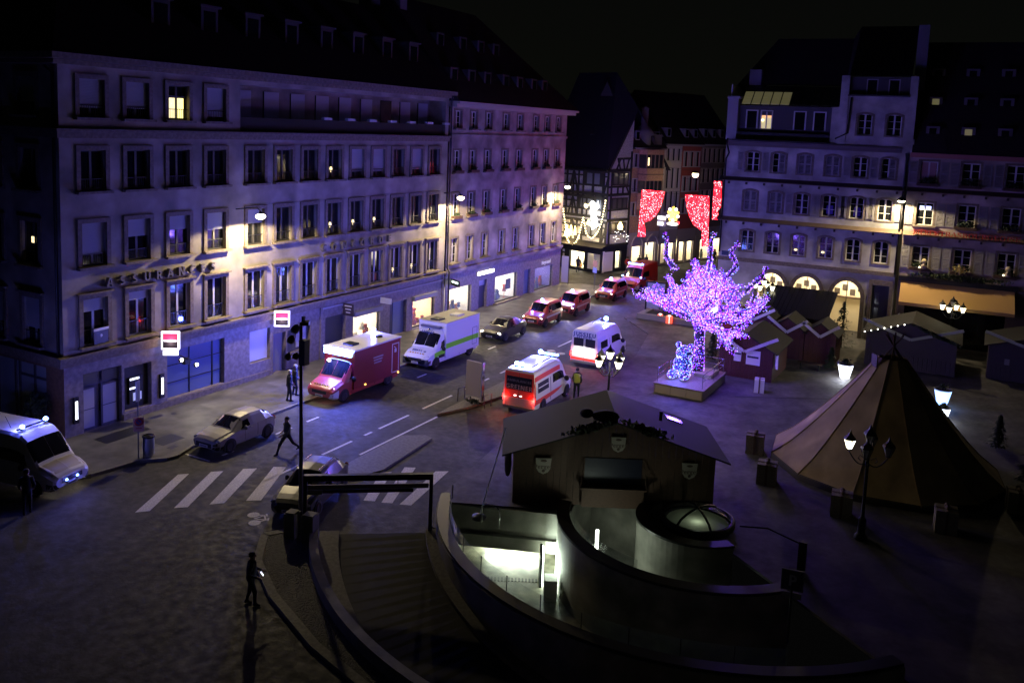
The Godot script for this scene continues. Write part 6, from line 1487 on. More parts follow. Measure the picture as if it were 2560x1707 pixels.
	part(c, "aerial", MB.new().tube([Vector3(0.2, 2.55, 0.6), Vector3(-0.1, 3.0, 0.6)], 0.012).done(), metal_dark)
# ---------------------------------------------------------------- lamps
func wall_lamp(label: String, at: Vector3, wall: Vector3, e: float, out: Vector3, bracket := true):
	var t := thing("wall_lamp", label, "street lamp", at, 0, "wall lamps on the house fronts")
	part(t, "hood", MB.new(true).lathe([Vector2(0.34, 0.0), Vector2(0.33, 0.06), Vector2(0.2, 0.2), Vector2(0.07, 0.3), Vector2(0, 0.32)] if "hooded" in label else [Vector2(0.14, 0.1), Vector2(0.12, 0.22), Vector2(0.0, 0.32)], 18).done(), metal_dark)
	part(t, "lamp_bowl", MB.new(true).lathe([Vector2(0, -0.17), Vector2(0.14, -0.15), Vector2(0.24, -0.08), Vector2(0.29, 0.0), Vector2(0.24, 0.09), Vector2(0.13, 0.14), Vector2(0.0, 0.15)], 18).done(), em("lamp_bowl_glow", 1.0, 0.86, 0.55, 11.0))
	if bracket: part(t, "arm", MB.new(true).tube([wall - at, Vector3(0, 0.45, 0) + (wall - at) * 0.15, Vector3(0, 0.28, 0)], 0.035, 6).done(), metal_dark)
	spot(t, Vector3(0, -0.2, 0), Vector3(0, -6, 0) + out * 0.5, 84, 0.15, 1.0, 0.80, 0.46, e * 0.75, 0.2)
func lantern_post(label: String, at: Vector3, lit: Array, e: float, turn := 0.0):
	var t := thing("lantern_post", label, "street lamp", at, turn, "five armed lantern posts")
	part(t, "post", MB.new(true).lathe([Vector2(0.26, 0), Vector2(0.26, 0.15), Vector2(0.16, 0.25), Vector2(0.13, 0.75), Vector2(0.17, 0.8), Vector2(0.075, 0.95), Vector2(0.06, 3.0), Vector2(0.09, 3.05), Vector2(0.05, 3.2), Vector2(0.045, 3.75), Vector2(0.0, 3.8)], 12).done(), metal_dark)
	for i in 5:
		var a := TAU * i / 4 + 0.5
		var r := 0.72
		var y := 3.55
		if i == 4: r = 0.0; y = 3.9
		var c := Vector3(cos(a) * r, y, sin(a) * r)
		if r > 0:
			var pts := []
			for k in 7:
				var u := k / 6.0
				pts.append(Vector3(cos(a) * r * u, 3.15 + 0.35 * u - 0.25 * sin(u * PI), sin(a) * r * u))
			part(t, "arm", MB.new(true).tube(pts, 0.026, 6).done(), metal_dark)
			part(t, "scroll", MB.new(true).tube([Vector3(cos(a) * 0.1, 3.3, sin(a) * 0.1), Vector3(cos(a) * 0.3, 3.42, sin(a) * 0.3), Vector3(cos(a) * 0.36, 3.28, sin(a) * 0.36), Vector3(cos(a) * 0.26, 3.2, sin(a) * 0.26)], 0.016, 5).done(), metal_dark)
		var l := part(t, "lantern", MB.new().lathe([Vector2(0.0, 0.0), Vector2(0.1, 0.0), Vector2(0.11, 0.04)], 6).lathe([Vector2(0.25, 0.42), Vector2(0.22, 0.5), Vector2(0.08, 0.64), Vector2(0.05, 0.7), Vector2(0.02, 0.8), Vector2(0.0, 0.84)], 6).done(), metal_dark, Transform3D(Basis.IDENTITY, c))
		for k in 6:
			var b := TAU * k / 6
			part(l, "glazing_bar", MB.new().tube([Vector3(cos(b) * 0.105, 0.03, sin(b) * 0.105), Vector3(cos(b) * 0.235, 0.43, sin(b) * 0.235)], 0.012, 4).done(), metal_dark)
		if i in lit:
			part(l, "lamp_glass", MB.new().lathe([Vector2(0.0, 0.04), Vector2(0.095, 0.05), Vector2(0.22, 0.42), Vector2(0.0, 0.43)], 6).done(), em("lantern_glow", 1.0, 0.92, 0.62, 4.5))
			omni(t, c + Vector3(0, 0.22, 0), 1.0, 0.86, 0.52, e, 0.12)
		else:
			part(l, "lamp_glass", MB.new().lathe([Vector2(0.095, 0.05), Vector2(0.22, 0.42)], 6).done(), mt("milk_glass", 0.45, 0.42, 0.34, 0.3))

# ---------------------------------------------------------------- the glowing tree
func light_tree():
	var base := Vector3(53.95, 0.05, -15.3)
	var pl := thing("tree_plinth", "low stone plinth with a pale front and steel railing round the glowing tree", "plinth", Vector3(52.9, 0.05, -15.4))
	part(pl, "block", MB.new().lohi(Vector3(-2.6, 0, -1.5), Vector3(2.4, 0.56, 1.5)).lohi(Vector3(-2.68, 0.56, -1.58), Vector3(2.48, 0.64, 1.58)).done(), mt("plinth_wood", 0.3, 0.25, 0.17, 0.6, 0, noise("n_fine", 0.02, 0.72, 1.0, 5), 0.5))
	for i in 3: part(pl, "front_panel", MB.new().box(Vector3(-2.61, 0.28, -0.98 + i * 0.98), Vector3(0.03, 0.46, 0.93)).done(), mt("plinth_board", 0.36, 0.3, 0.2, 0.6))
	var rl := part(pl, "railing", MB.new().tube([Vector3(-2.4, 1.5, -1.4), Vector3(2.3, 1.5, -1.4), Vector3(2.3, 1.5, 1.4), Vector3(-2.4, 1.5, 1.4)], 0.025, 6).tube([Vector3(-2.4, 1.1, -1.4), Vector3(2.3, 1.1, -1.4), Vector3(2.3, 1.1, 1.4), Vector3(-2.4, 1.1, 1.4)], 0.018, 6).done(), chrome)
	for v in [Vector2(-2.4, -1.4), Vector2(0, -1.4), Vector2(2.3, -1.4), Vector2(2.3, 1.4), Vector2(0, 1.4), Vector2(-2.4, 1.4)]:
		part(rl, "rail_post", MB.new().tube([Vector3(v.x, 0.64, v.y), Vector3(v.x, 1.5, v.y)], 0.025, 6).done(), chrome)
	part(pl, "top_step", MB.new().lohi(Vector3(0.2, 0.64, 0.1), Vector3(1.9, 0.86, 1.2)).done(), mt("plinth_board", 0.36, 0.3, 0.2, 0.6))
	var t := thing("light_tree", "tall artificial tree glowing violet with thousands of tiny lights on trunk and branches", "light tree", base)
	rng.seed = 11
	var limbs := []   # [points, radii, density]
	var trunk := [Vector3(0, 0.6, 0), Vector3(-0.02, 1.6, 0.02), Vector3(0.0, 2.8, -0.05), Vector3(0.02, 3.9, -0.12), Vector3(0.0, 4.5, -0.15)]
	limbs.append([trunk, [0.36, 0.31, 0.29, 0.33, 0.3], 1.0])
	for i in 11:
		var a := TAU * i / 11 + rng.randf_range(-0.2, 0.2)
		var reach := rng.randf_range(2.4, 3.5)
		var up := rng.randf_range(0.4, 2.6)
		grow(limbs, Vector3(0, rng.randf_range(3.6, 4.4), -0.13), Vector3(cos(a), up / reach, sin(a)).normalized(), reach, 0.13, 3)
	for i in 7:
		var a := TAU * i / 7 + 0.4
		grow(limbs, Vector3(0, 4.3, -0.15), Vector3(cos(a) * 0.55, 1.0, sin(a) * 0.55).normalized(), rng.randf_range(2.2, 3.0), 0.12, 3)
	for q in [[Vector3(0.3, 7.0, -2.0), Vector3(0, 8.0, -2.6), Vector3(-0.1, 8.7, -2.5), Vector3(0, 9.5, -2.85)], [Vector3(0, 6.8, 0.1), Vector3(0, 7.9, 0.3), Vector3(0.1, 8.8, 0.2), Vector3(0, 9.8, 0.45)], [Vector3(0, 6.8, 1.2), Vector3(0, 7.8, 2.0), Vector3(0, 8.6, 1.55), Vector3(0.1, 9.3, 2.0)], [Vector3(0.2, 6.3, 2.6), Vector3(0.2, 7.2, 3.5), Vector3(0.2, 7.9, 3.75)]]:
		limbs.append([q, [0.1, 0.08, 0.06, 0.03].slice(0, q.size()), 1.3])
	var wood := MB.new(true)
	var lights := [[], [], [], []]
	for l in limbs:
		wood.tube(l[0], l[1], 6)
		var pts: Array = l[0]
		var rad: Array = l[1]
		for i in pts.size() - 1:
			var d: Vector3 = pts[i + 1] - pts[i]
			var rr: float = (rad[i] + rad[i + 1]) / 2
			var n := int(d.length() * (14.0 + rr * 420.0) * l[2])
			for k in n:
				var f := rng.randf()
				var o := Vector3(rng.randfn(), rng.randfn(), rng.randfn())
				o = (o - d.normalized() * o.dot(d.normalized())).normalized() * (lerpf(rad[i], rad[i + 1], f) + (0.02 if rr > 0.2 else rng.randf_range(0.02, 0.16)))
				var w := rng.randf()
				lights[0 if w < 0.44 else 1 if w < 0.62 else 2 if w < 0.9 else 3].append(pts[i] + d * f + o)
	part(t, "trunk", wood.done(), mt("dark_bark", 0.02, 0.015, 0.03, 0.8))
	led_parts(t, lights)
	for p in [[Vector3(-1.6, 5.4, -1.8), 46.0], [Vector3(-1.6, 5.6, 1.6), 46.0], [Vector3(1.2, 5.8, -0.2), 30.0], [Vector3(-0.7, 2.2, -0.4), 10.0], [Vector3(-0.4, 7.2, -0.1), 30.0]]: omni(t, p[0], 0.22, 0.12, 1.0, p[1] * 0.4, 0.45)
	# glowing sitting figure at the foot
	var f := thing("light_figure", "round glowing blue and white seated figure at the foot of the violet tree", "light figure", Vector3(52.4, 0.69, -16.05))
	var fl := [[], [], [], []]
	var blobs := [[Vector3(0.35, 1.45, 0.15), Vector3(0.55, 0.5, 0.5), 330], [Vector3(0.25, 0.7, 0.1), Vector3(0.6, 0.65, 0.6), 420], [Vector3(-0.5, 0.28, -0.25), Vector3(0.65, 0.25, 0.3), 190], [Vector3(-0.45, 0.28, 0.5), Vector3(0.65, 0.25, 0.3), 190], [Vector3(0.35, 1.95, -0.25), Vector3(0.16, 0.18, 0.18), 50], [Vector3(0.35, 1.95, 0.5), Vector3(0.16, 0.18, 0.18), 50]]
	var bm := MB.new(true)
	for b in blobs:
		bm.ball(b[0], b[1] * 0.94, 12, 8)
		for k in b[2]:
			var w := rng.randf()
			fl[0 if w < 0.3 else 2 if w < 0.55 else 3].append(b[0] + Vector3(rng.randfn(), rng.randfn(), rng.randfn()).normalized() * b[1])
	part(f, "body", bm.done(), mt("figure_frame", 0.02, 0.02, 0.06, 0.7))
	led_parts(f, fl)
	omni(f, Vector3(-0.9, 1.0, 0.1), 0.10, 0.12, 1.0, 5.0, 0.3)
func led_parts(t: Node, lights: Array):
	var cols := [["violet_lights", 0.22, 0.03, 1.0, 1.5], ["magenta_lights", 0.6, 0.07, 0.9, 1.3], ["pale_lights", 0.6, 0.42, 1.0, 1.9], ["blue_lights", 0.2, 0.42, 1.0, 1.6]]
	for c in 4:
		if lights[c].is_empty(): continue
		var mm := MultiMesh.new()
		mm.transform_format = MultiMesh.TRANSFORM_3D
		mm.mesh = MB.new(true).ball(Vector3.ZERO, 0.03, 4, 2).done()
		mm.instance_count = lights[c].size()
		for i in lights[c].size(): mm.set_instance_transform(i, Transform3D(Basis.from_scale(Vector3.ONE * (0.7 + 0.6 * fposmod(i * 0.618, 1.0))), lights[c][i]))
		var o := MultiMeshInstance3D.new()
		o.name = "tiny_lights"; o.multimesh = mm; o.material_override = em(cols[c][0], cols[c][1], cols[c][2], cols[c][3], cols[c][4])
		o.set_meta("kind", "stuff")
		t.add_child(o, true)
func grow(limbs: Array, at: Vector3, dir: Vector3, length: float, r: float, depth: int):
	var pts := [at]
	var rad := [r]
	var d := dir
	for k in 4:
		d = (d + Vector3(rng.randf_range(-0.35, 0.35), rng.randf_range(-0.22, 0.3), rng.randf_range(-0.35, 0.35))).normalized()
		pts.append(pts[-1] + d * length / 4)
		rad.append(r * (1.0 - 0.2 * (k + 1)))
	limbs.append([pts, rad, 1.0 if depth > 1 else 1.5])
	if depth <= 1: return
	for k in range(1, 5):
		for j in 2:
			if rng.randf() < 0.15: continue
			var s := (d + Vector3(rng.randf_range(-1, 1), rng.randf_range(-0.5, 0.7), rng.randf_range(-1, 1)) * 1.0).normalized()
			grow(limbs, pts[k], s, length * rng.randf_range(0.28, 0.5), r * 0.5, depth - 1)

# ---------------------------------------------------------------- stalls
func gable_hut(n: String, label: String, at: Vector3, turn: float, W: float, D: float, eave: float, ridge: float, m: Material, edge: Material, over := 0.35, group := "") -> Node3D:   # front faces local -x, W along z
	var t := thing(n, label, "market stall", at, turn, group)
	var k := 0
	var nb := int(W / 0.28)
	for i in nb:   # upright boards of the front gable
		var z0 := -W / 2 + W * i / nb; var z1 := -W / 2 + W * (i + 1) / nb - 0.012
		var h := func(z): return eave + (ridge - eave) * (1.0 - absf(z) / (W / 2))
		var b := MB.new()
		var hm := (z0 + z1) / 2
		b.quad(Vector3(0, 0, z0), Vector3(0, h.call(z0), z0), Vector3(0, h.call(z1), z1), Vector3(0, 0, z1))
		b.box(Vector3(0.02, (h.call(hm)) / 2 - 0.05, hm), Vector3(0.03, h.call(hm) - 0.1, z1 - z0))
		part(t, "board", b.done(), m)
	var w := MB.new()
	for s in [-1, 1]: w.box(Vector3(D / 2, eave / 2, s * (W / 2 - 0.03)), Vector3(D - 0.05, eave, 0.06))
	w.box(Vector3(D - 0.03, eave / 2, 0), Vector3(0.06, eave, W - 0.13))
	part(t, "wall", w.done(), m)
	var sl := (ridge - eave) / (W / 2)
	for s in [-1.0, 1.0]:
		var e := Vector3(-over, eave - sl * over, s * (W / 2 + over)); var r := Vector3(-over, ridge, 0)
		var b := MB.new()
		var L := Vector3(D + 2 * over, 0, 0)
		var up := Vector3(0, 0.07, 0)
		b.quad(e + up, e + L + up, r + L + up, r + up) if s > 0 else b.quad(e + L + up, e + up, r + up, r + L + up)
		b.quad(e, r, r + L, e + L); b.quad(e, e + up, r + up, r); b.quad(e + L, r + L, r + L + up, e + L + up); b.quad(e, e + L, e + L + up, e + up)
		var rp := part(t, "roof_slope", b.done(), mt("felt_roof", 0.012, 0.011, 0.012, 0.75, 0, noise("n_fine", 0.02, 0.72, 1.0, 5), 0.5))
		if edge:
			var d := r - e
			part(rp, "barge_board", MB.new().box((e + r) / 2 + Vector3(-0.03, -0.02, 0), Vector3(0.05, 0.2, d.length()), Basis(Vector3(1, 0, 0), atan2(-d.y * s, absf(d.z)))).done(), edge)
	return t
func shield(t: Node, at: Vector3, w: float):
	var q := PackedVector2Array([Vector2(-0.5, 0.5), Vector2(0.5, 0.5), Vector2(0.44, -0.2), Vector2(0.3, -0.42), Vector2(0, -0.56), Vector2(-0.3, -0.42), Vector2(-0.44, -0.2)])
	for i in q.size(): q[i] *= w
	var b := Basis(UP, -PI / 2)
	var s := part(t, "shield_sign", MB.new().prism(q, 0, 0.04).done(), mt("shield_pale", 0.34, 0.31, 0.27, 0.7), Transform3D(b, at))
	text(s, "lettering", "Perger", w * 0.26, mt("shield_ink", 0.09, 0.06, 0.05, 0.7), Transform3D(Basis.IDENTITY, Vector3(0, -0.08 * w, 0.045)), 0.008, true, true)
	part(s, "crest", MB.new(true).ball(Vector3(0, 0.32 * w, 0.045), Vector3(0.2, 0.08, 0.02) * w, 8, 5).ball(Vector3(0, -0.34 * w, 0.045), Vector3(0.1, 0.1, 0.02) * w, 8, 5).done(), mt("shield_ink", 0.09, 0.06, 0.05, 0.7))
func market():
	var redwood := mt("stall_board", 0.10, 0.025, 0.02, 0.7, 0, noise("n_fine", 0.02, 0.72, 1.0, 5), 0.8)
	var pale := mt("pale_edge", 0.5, 0.48, 0.46, 0.6)
	# big hut in the foreground
	var dir := Vector2(4.0, 7.3).normalized()   # along its front
	var turn := atan2(dir.x, dir.y)
	var ctr := Vector3(33.55, 0.05, -12.8)
	var t := gable_hut("big_hut", "big dark brown wooden hut with three pale shield signs by the round roof light", ctr, turn, 8.5, 3.6, 2.35, 3.75, brown_wood, null, 0.5)
	shield(t, Vector3(-0.06, 2.75, 0.1), 0.62); shield(t, Vector3(-0.06, 1.7, -3.0), 0.66); shield(t, Vector3(-0.06, 1.72, 3.15), 0.66)
	var h := part(t, "hatch", MB.new().lohi(Vector3(-0.03, 1.0, -1.25), Vector3(-0.01, 2.1, 1.15)).done(), mt("hatch_dark", 0.008, 0.01, 0.03, 0.4))
	for z in [-1.3, 1.2]: part(h, "hatch_strut", MB.new().tube([Vector3(-0.05, 2.1, z), Vector3(-0.45, 0.95, z * 1.1)], 0.02).done(), brown_wood)
	part(h, "counter", MB.new().lohi(Vector3(-0.5, 0.88, -1.45), Vector3(-0.04, 0.95, 1.35)).done(), brown_wood)
	part(h, "counter_front", MB.new().lohi(Vector3(-0.3, 0.05, -1.35), Vector3(-0.26, 0.87, 1.25)).done(), brown_wood)
	var gl := thing("roof_garland", "dark fir branches and stuffed shapes lying along the front gable of the big hut", "garland", ctr, turn)
	for s in [-1.0, 1.0]:
		part(gl, "fir_branch", bushes(Vector3(0.3, 0.2, 1.3), 420, 0.11, 9 + int(s)), leaf, Transform3D(Basis(Vector3(1, 0, 0), 0.3 * s), Vector3(-0.45, 3.55, s * 1.2)))
	part(gl, "stuffed_shape", MB.new(true).ball(Vector3(-0.1, 3.95, -0.5), Vector3(0.3, 0.25, 0.6)).ball(Vector3(-0.1, 4.05, -1.3), Vector3(0.25, 0.2, 0.3)).done(), mt("fur_dark", 0.03, 0.025, 0.022, 0.95))
	part(t, "roof_pipe", MB.new().tube([Vector3(1.0, 3.5, 2.0), Vector3(1.0, 3.9, 2.0)], 0.08).done(), metal_dark)
	part(t, "roof_pane", MB.new().box(Vector3(3.1, 2.86, 3.0), Vector3(0.5, 0.04, 0.8), Basis(Vector3(1, 0, 0), 0.32)).done(), mt("shiny_sheet", 0.3, 0.3, 0.32, 0.12, 0.8))
	var hang := thing("coat_row", "dark hanging coats and bags on the left end of the big hut", "coats", ctr + Vector3(-2.0, 0, -3.9), turn)
	for i in 4: part(hang, "coat", MB.new(true).ball(Vector3(0.2 + i * 0.35, 1.6 - 0.2 * (i % 2), -0.1), Vector3(0.2, 0.55, 0.16)).done(), mt("coat_dark", 0.03, 0.02, 0.03, 0.9))
	var pole := thing("flag_pole", "slanting pale pole leaning from the paving to the left end of the big hut roof", "pole", Vector3(30.3, 0.05, -17.2))
	part(pole, "pole", MB.new().tube([Vector3(-0.9, 0.05, 0.3), Vector3(0.6, 3.4, 0.55)], 0.03).done(), mt("pale_pole", 0.4, 0.4, 0.42, 0.4))
	part(pole, "pole_base", MB.new(true).lathe([Vector2(0.3, 0), Vector2(0.3, 0.1), Vector2(0.1, 0.18), Vector2(0, 0.2)], 12).done(), metal_dark, Transform3D(Basis.IDENTITY, Vector3(-0.9, 0, 0.3)))
	var hb := thing("hoop_barrier", "low bent steel hoop on the paving left of the big hut", "barrier", Vector3(29.1, 0.05, -16.2))
	part(hb, "hoop", MB.new(true).tube([Vector3(0, 0, -0.4), Vector3(0, 0.7, -0.4), Vector3(0, 0.85, -0.25), Vector3(0, 0.85, 0.25), Vector3(0, 0.7, 0.4), Vector3(0, 0, 0.4)], 0.03, 6).done(), chrome)
	# stall by the tree
	t = gable_hut("red_stall", "dark red market stall with violet lit gable boards and white notices beside the glowing tree", Vector3(56.9, 0.05, -13.05), 0.0, 3.5, 4.6, 2.05, 3.0, redwood, pale, 0.3)
	part(t, "notice", MB.new().lohi(Vector3(-0.06, 1.1, -0.75), Vector3(-0.03, 2.05, -0.28)).lohi(Vector3(-0.06, 1.0, 0.05), Vector3(-0.03, 1.95, 0.95)).done(), mt("paper_white", 0.7, 0.7, 0.7, 0.7))
	part(t, "notice_writing", MB.new().lohi(Vector3(-0.07, 1.55, -0.7), Vector3(-0.055, 1.66, -0.3)).lohi(Vector3(-0.07, 1.45, 0.12), Vector3(-0.055, 1.58, 0.85)).done(), mt("ink_dark", 0.03, 0.03, 0.06, 0.7))
	part(t, "shutter_board", MB.new().box(Vector3(0.15, 1.4, 1.95), Vector3(0.05, 0.95, 0.5), Basis(UP, -0.9)).done(), mt("paper_white", 0.7, 0.7, 0.7, 0.7))
	# back stalls
	var g := "dark market stalls behind the red stall"
	t = gable_hut("dark_stall", "dark market stall with pale gable boards behind the red stall, left of the pair", Vector3(64.2, 0.05, -11.9), 0.0, 2.4, 2.6, 2.1, 2.95, redwood, pale, 0.2, g)
	t = gable_hut("dark_stall", "dark market stall with pale gable boards, right of the pair behind the red stall", Vector3(64.2, 0.05, -9.6), 0.0, 2.1, 2.6, 2.1, 2.85, redwood, pale, 0.2, g)
	t = gable_hut("dark_stall", "stall with bright edged roof just behind the ridge of the red stall", Vector3(65.5, 0.05, -14.6), 0.0, 2.6, 2.6, 2.4, 3.2, redwood, mt("bright_edge", 0.75, 0.72, 0.66, 0.5), 0.2, g)
	var kb := thing("slate_kiosk", "kiosk with a broad shiny black ribbed roof below the lit arcades", "market stall", Vector3(69.8, 0.05, -12.4))
	part(kb, "wall", MB.new().lohi(Vector3(-1.6, 0, -2.2), Vector3(1.8, 2.5, 2.2)).done(), brown_wood)
	for i in 15: part(kb, "roof_sheet", MB.new().box(Vector3(0, 3.15, -2.55 + i * 0.36), Vector3(4.6, 0.06, 0.33), Basis(Vector3(0, 0, 1), 0.34)).box(Vector3(0, 3.2, -2.37 + i * 0.36), Vector3(4.6, 0.08, 0.05), Basis(Vector3(0, 0, 1), 0.34)).done(), mt("shiny_black_sheet", 0.02, 0.02, 0.022, 0.22, 0.3))
	var wb := thing("white_booth", "pale box shaped booth beside the lantern post before the first lit arcade", "booth", Vector3(70.8, 0.05, -17.4))
	part(wb, "body", MB.new().lohi(Vector3(-1, 0, -0.8), Vector3(1, 2.2, 0.9)).done(), mt("booth_white", 0.55, 0.55, 0.53, 0.6))
	part(wb, "red_skirt", MB.new().lohi(Vector3(-1.02, 0.1, -0.78), Vector3(-1.0, 0.7, 0.88)).done(), mt("booth_red", 0.35, 0.03, 0.03, 0.6))
	t = gable_hut("long_stall", "long dark stall with a string of tiny lamps before the ochre awning", Vector3(66.2, 0.05, -3.9), 0.02, 5.8, 4.5, 2.35, 3.35, mt("stall_dark", 0.045, 0.03, 0.04, 0.7), mt("greenish_edge", 0.3, 0.32, 0.24, 0.6), 0.3)
	for i in 7: part(t, "string_lamp", MB.new(true).ball(Vector3(-0.42, 2.42 + i * 0.14, -3.0 + i * 0.42), 0.05, 6, 4).done(), em("string_glow", 1.0, 0.95, 0.85, 4.0 if i < 5 else 1.5))
	part(t, "fir_edge", bushes(Vector3(0.15, 0.16, 1.9), 500, 0.1, 31), leaf, Transform3D(Basis(Vector3(1, 0, 0), 0.33), Vector3(-0.4, 2.75, 1.6)))
	t = gable_hut("long_stall", "dark stall with pale roof edge cut off by the right edge beyond the tent", Vector3(67.5, 0.05, 4.0), 0.0, 6.2, 4.5, 2.35, 3.3, mt("stall_dark", 0.045, 0.03, 0.04, 0.7), mt("greenish_edge", 0.3, 0.32, 0.24, 0.6), 0.3)
	part(t, "notice", MB.new().lohi(Vector3(-0.06, 1.1, -2.1), Vector3(-0.03, 1.5, -1.8)).done(), mt("paper_dim", 0.2, 0.18, 0.17, 0.7))
	for v in [["closed pale parasol in a square base right of the long stall", Vector3(76.0, 0.05, -0.5)], ["closed dim parasol near the tavern door", Vector3(73.2, 0.05, -5.3)]]:
		var u := thing("parasol", v[0], "parasol", v[1], 0, "closed parasols of the tavern")
		part(u, "canopy", MB.new(true).lathe([Vector2(0.28, 0.75), Vector2(0.42, 0.8), Vector2(0.34, 1.5), Vector2(0.16, 2.4), Vector2(0.03, 2.75), Vector2(0, 2.78)], 9).done(), mt("parasol_cloth", 0.3, 0.32, 0.26, 0.9))
		part(u, "pole", MB.new().tube([Vector3.ZERO, Vector3(0, 0.8, 0)], 0.04).done(), metal_dark)
		part(u, "base", MB.new().box(Vector3(0, 0.3, 0), Vector3(0.9, 0.6, 0.9)).done(), mt("base_stone", 0.2, 0.2, 0.17, 0.8))
	# dark fir trees and shrubs among the stalls
	var k := 0
	for v in [["dark fir between the arcade kiosk and the house door", Vector3(70.5, 0.05, -9.0), 3.6], ["dark fir hedge right of the tent top, tallest", Vector3(52.0, 0.05, 1.6), 1.7], ["dark bushy fir at the right foot of the tent", Vector3(47.4, 0.05, 2.9), 2.2], ["low dark fir between the glowing planter and the tent", Vector3(55.0, 0.05, -6.2), 1.3], ["dark fir beside the light figure side of the red stall", Vector3(60.5, 0.05, -16.2), 2.0], ["low dark shrub in front of the long stall", Vector3(63.2, 0.05, -8.6), 1.5]]:
		var f := thing("fir_tree", v[0], "fir tree", v[1], 0, "dark firs among the stalls")
		part(f, "trunk", MB.new().tube([Vector3.ZERO, Vector3(0, v[2] * 0.9, 0)], [0.08, 0.02]).done(), brown_wood)
		var b := MB.new()
		var g2 := RandomNumberGenerator.new(); g2.seed = 100 + k
		for i in 700:
			var y := g2.randf()
			var a := g2.randf() * TAU
			var r: float = (1.0 - y) * v[2] * 0.36 * pow(g2.randf(), 0.4) * (0.75 + 0.3 * sin(y * 26)) + 0.03
			var c := Vector3(cos(a) * r, 0.12 + y * v[2] * 0.95, sin(a) * r)
			var d := Vector3(cos(a), -0.45, sin(a)) * 0.13
			var s := Vector3(-sin(a), 0.2, cos(a)) * 0.05
			b.quad(c - s, c + d, c + s, c - d * 0.5)
		part(f, "crown", b.done(), leaf)
		k += 1
	# glowing planters
	for v in [["tall glowing white planter left behind the tent", Vector3(61.2, 0.05, -7.4), 0.95, [0.85, 0.9, 1.0], 3.0, 6.0], ["broad glowing blue white planter with soil on top, right of the tent", Vector3(58.6, 0.05, -1.4), 0.95, [0.3, 0.5, 1.0], 2.2, 2.5], ["small glowing white planter lowest of the pair right of the tent", Vector3(55.4, 0.05, -1.2), 0.7, [0.8, 0.9, 1.0], 2.6, 2.0]]:
		var p := thing("glowing_planter", v[0], "planter", v[1], 0, "glowing planters round the tent")
		var s: float = v[2]
		part(p, "lamp_pot", MB.new(true).lathe([Vector2(0, 0), Vector2(0.3 * s, 0.0), Vector2(0.52 * s, 0.98 * s), Vector2(0.46 * s, 0.98 * s), Vector2(0.44 * s, 0.9 * s)], 20).done(), em("pot_glow_%.1f" % v[3][0], v[3][0], v[3][1], v[3][2], v[4]))
		part(p, "rim", MB.new(true).lathe([Vector2(0.53 * s, 0.98 * s), Vector2(0.56 * s, 1.04 * s), Vector2(0.45 * s, 1.04 * s), Vector2(0.44 * s, 0.9 * s)], 20).done(), mt("pot_rim", 0.3, 0.32, 0.36, 0.6))
		part(p, "soil", MB.new().lathe([Vector2(0, 0.95 * s), Vector2(0.45 * s, 0.95 * s)], 18).done(), mt("soil", 0.03, 0.025, 0.02, 0.95))
		part(p, "plant", bushes(Vector3(0.4, 0.3, 0.4) * s, 90, 0.1, 61), leaf, Transform3D(Basis.IDENTITY, Vector3(0, 1.2 * s, 0)))
		omni(p, Vector3(-0.75 * s, 0.5, 0), v[3][0], v[3][1], v[3][2], v[5] * 0.3, 0.3)
	# tent
	var tent := thing("tepee_tent", "large ochre canvas tepee tent with crossed poles at its top", "tent", Vector3(45.4, 0.05, -3.4))
	var cm := mt("tent_canvas", 0.52, 0.38, 0.2, 0.95, 0, noise("n_large", 0.006, 0.6, 1.0, 5), 0.2)
	var N := 12
	for i in N:
		var b := MB.new(true)
		var rows := 8
		for j in rows:
			var q := []
			for c in [[i, j], [i + 1, j], [i + 1, j + 1], [i, j + 1]]:
				var a: float = TAU * c[0] / N + 0.13
				var u: float = float(c[1]) / rows
				var r := lerpf(5.35, 0.62, pow(u, 0.82))
				q.append(Vector3(cos(a) * r, 0.25 + u * 5.2, sin(a) * r))
			b.quad(q[1], q[0], q[3], q[2])
		part(tent, "canvas_panel", b.done(), cm)
		var a2 := TAU * i / N + 0.13
		var sp := []
		for j in 9:
			var u := j / 8.0
			var r := lerpf(5.36, 0.63, pow(u, 0.82))
			sp.append(Vector3(cos(a2) * r, 0.26 + u * 5.2, sin(a2) * r))
		part(tent, "seam", MB.new().tube(sp, 0.018, 4).done(), mt("seam_cord", 0.3, 0.21, 0.11, 0.9))
	part(tent, "skirt", MB.new(true).lathe([Vector2(5.38, 0.0), Vector2(5.34, 0.3)], 12, 0.13, TAU + 0.13).done(), mt("skirt_dark", 0.03, 0.025, 0.02, 0.9))
	for i in 6:
		var a := TAU * i / 6
		part(tent, "pole", MB.new().tube([Vector3(cos(a) * 0.55, 5.3, sin(a) * 0.55), Vector3(-cos(a) * 0.45, 6.6, -sin(a) * 0.45)], 0.045).done(), brown_wood)
	part(tent, "smoke_flap", MB.new().quad(Vector3(-0.7, 5.0, -0.9), Vector3(-0.2, 5.7, -1.0), Vector3(0.1, 5.6, -0.5), Vector3(-0.4, 4.9, -0.5)) if false else MB.new().box(Vector3(-0.5, 5.2, -0.75), Vector3(0.5, 0.8, 0.04), Basis(UP, 0.6)).done(), brown_wood)
	# present shaped ballast boxes
	var spots := [[39.95, -7.8, "left foot of the tent"], [38.25, -4.3, "left front of the tent"], [39.1, -0.35, "front of the tent, right of the post"], [43.1, 2.3, "right edge of the picture"], [43.6, -9.2, "square left of the tent, roundest and darkest"]]
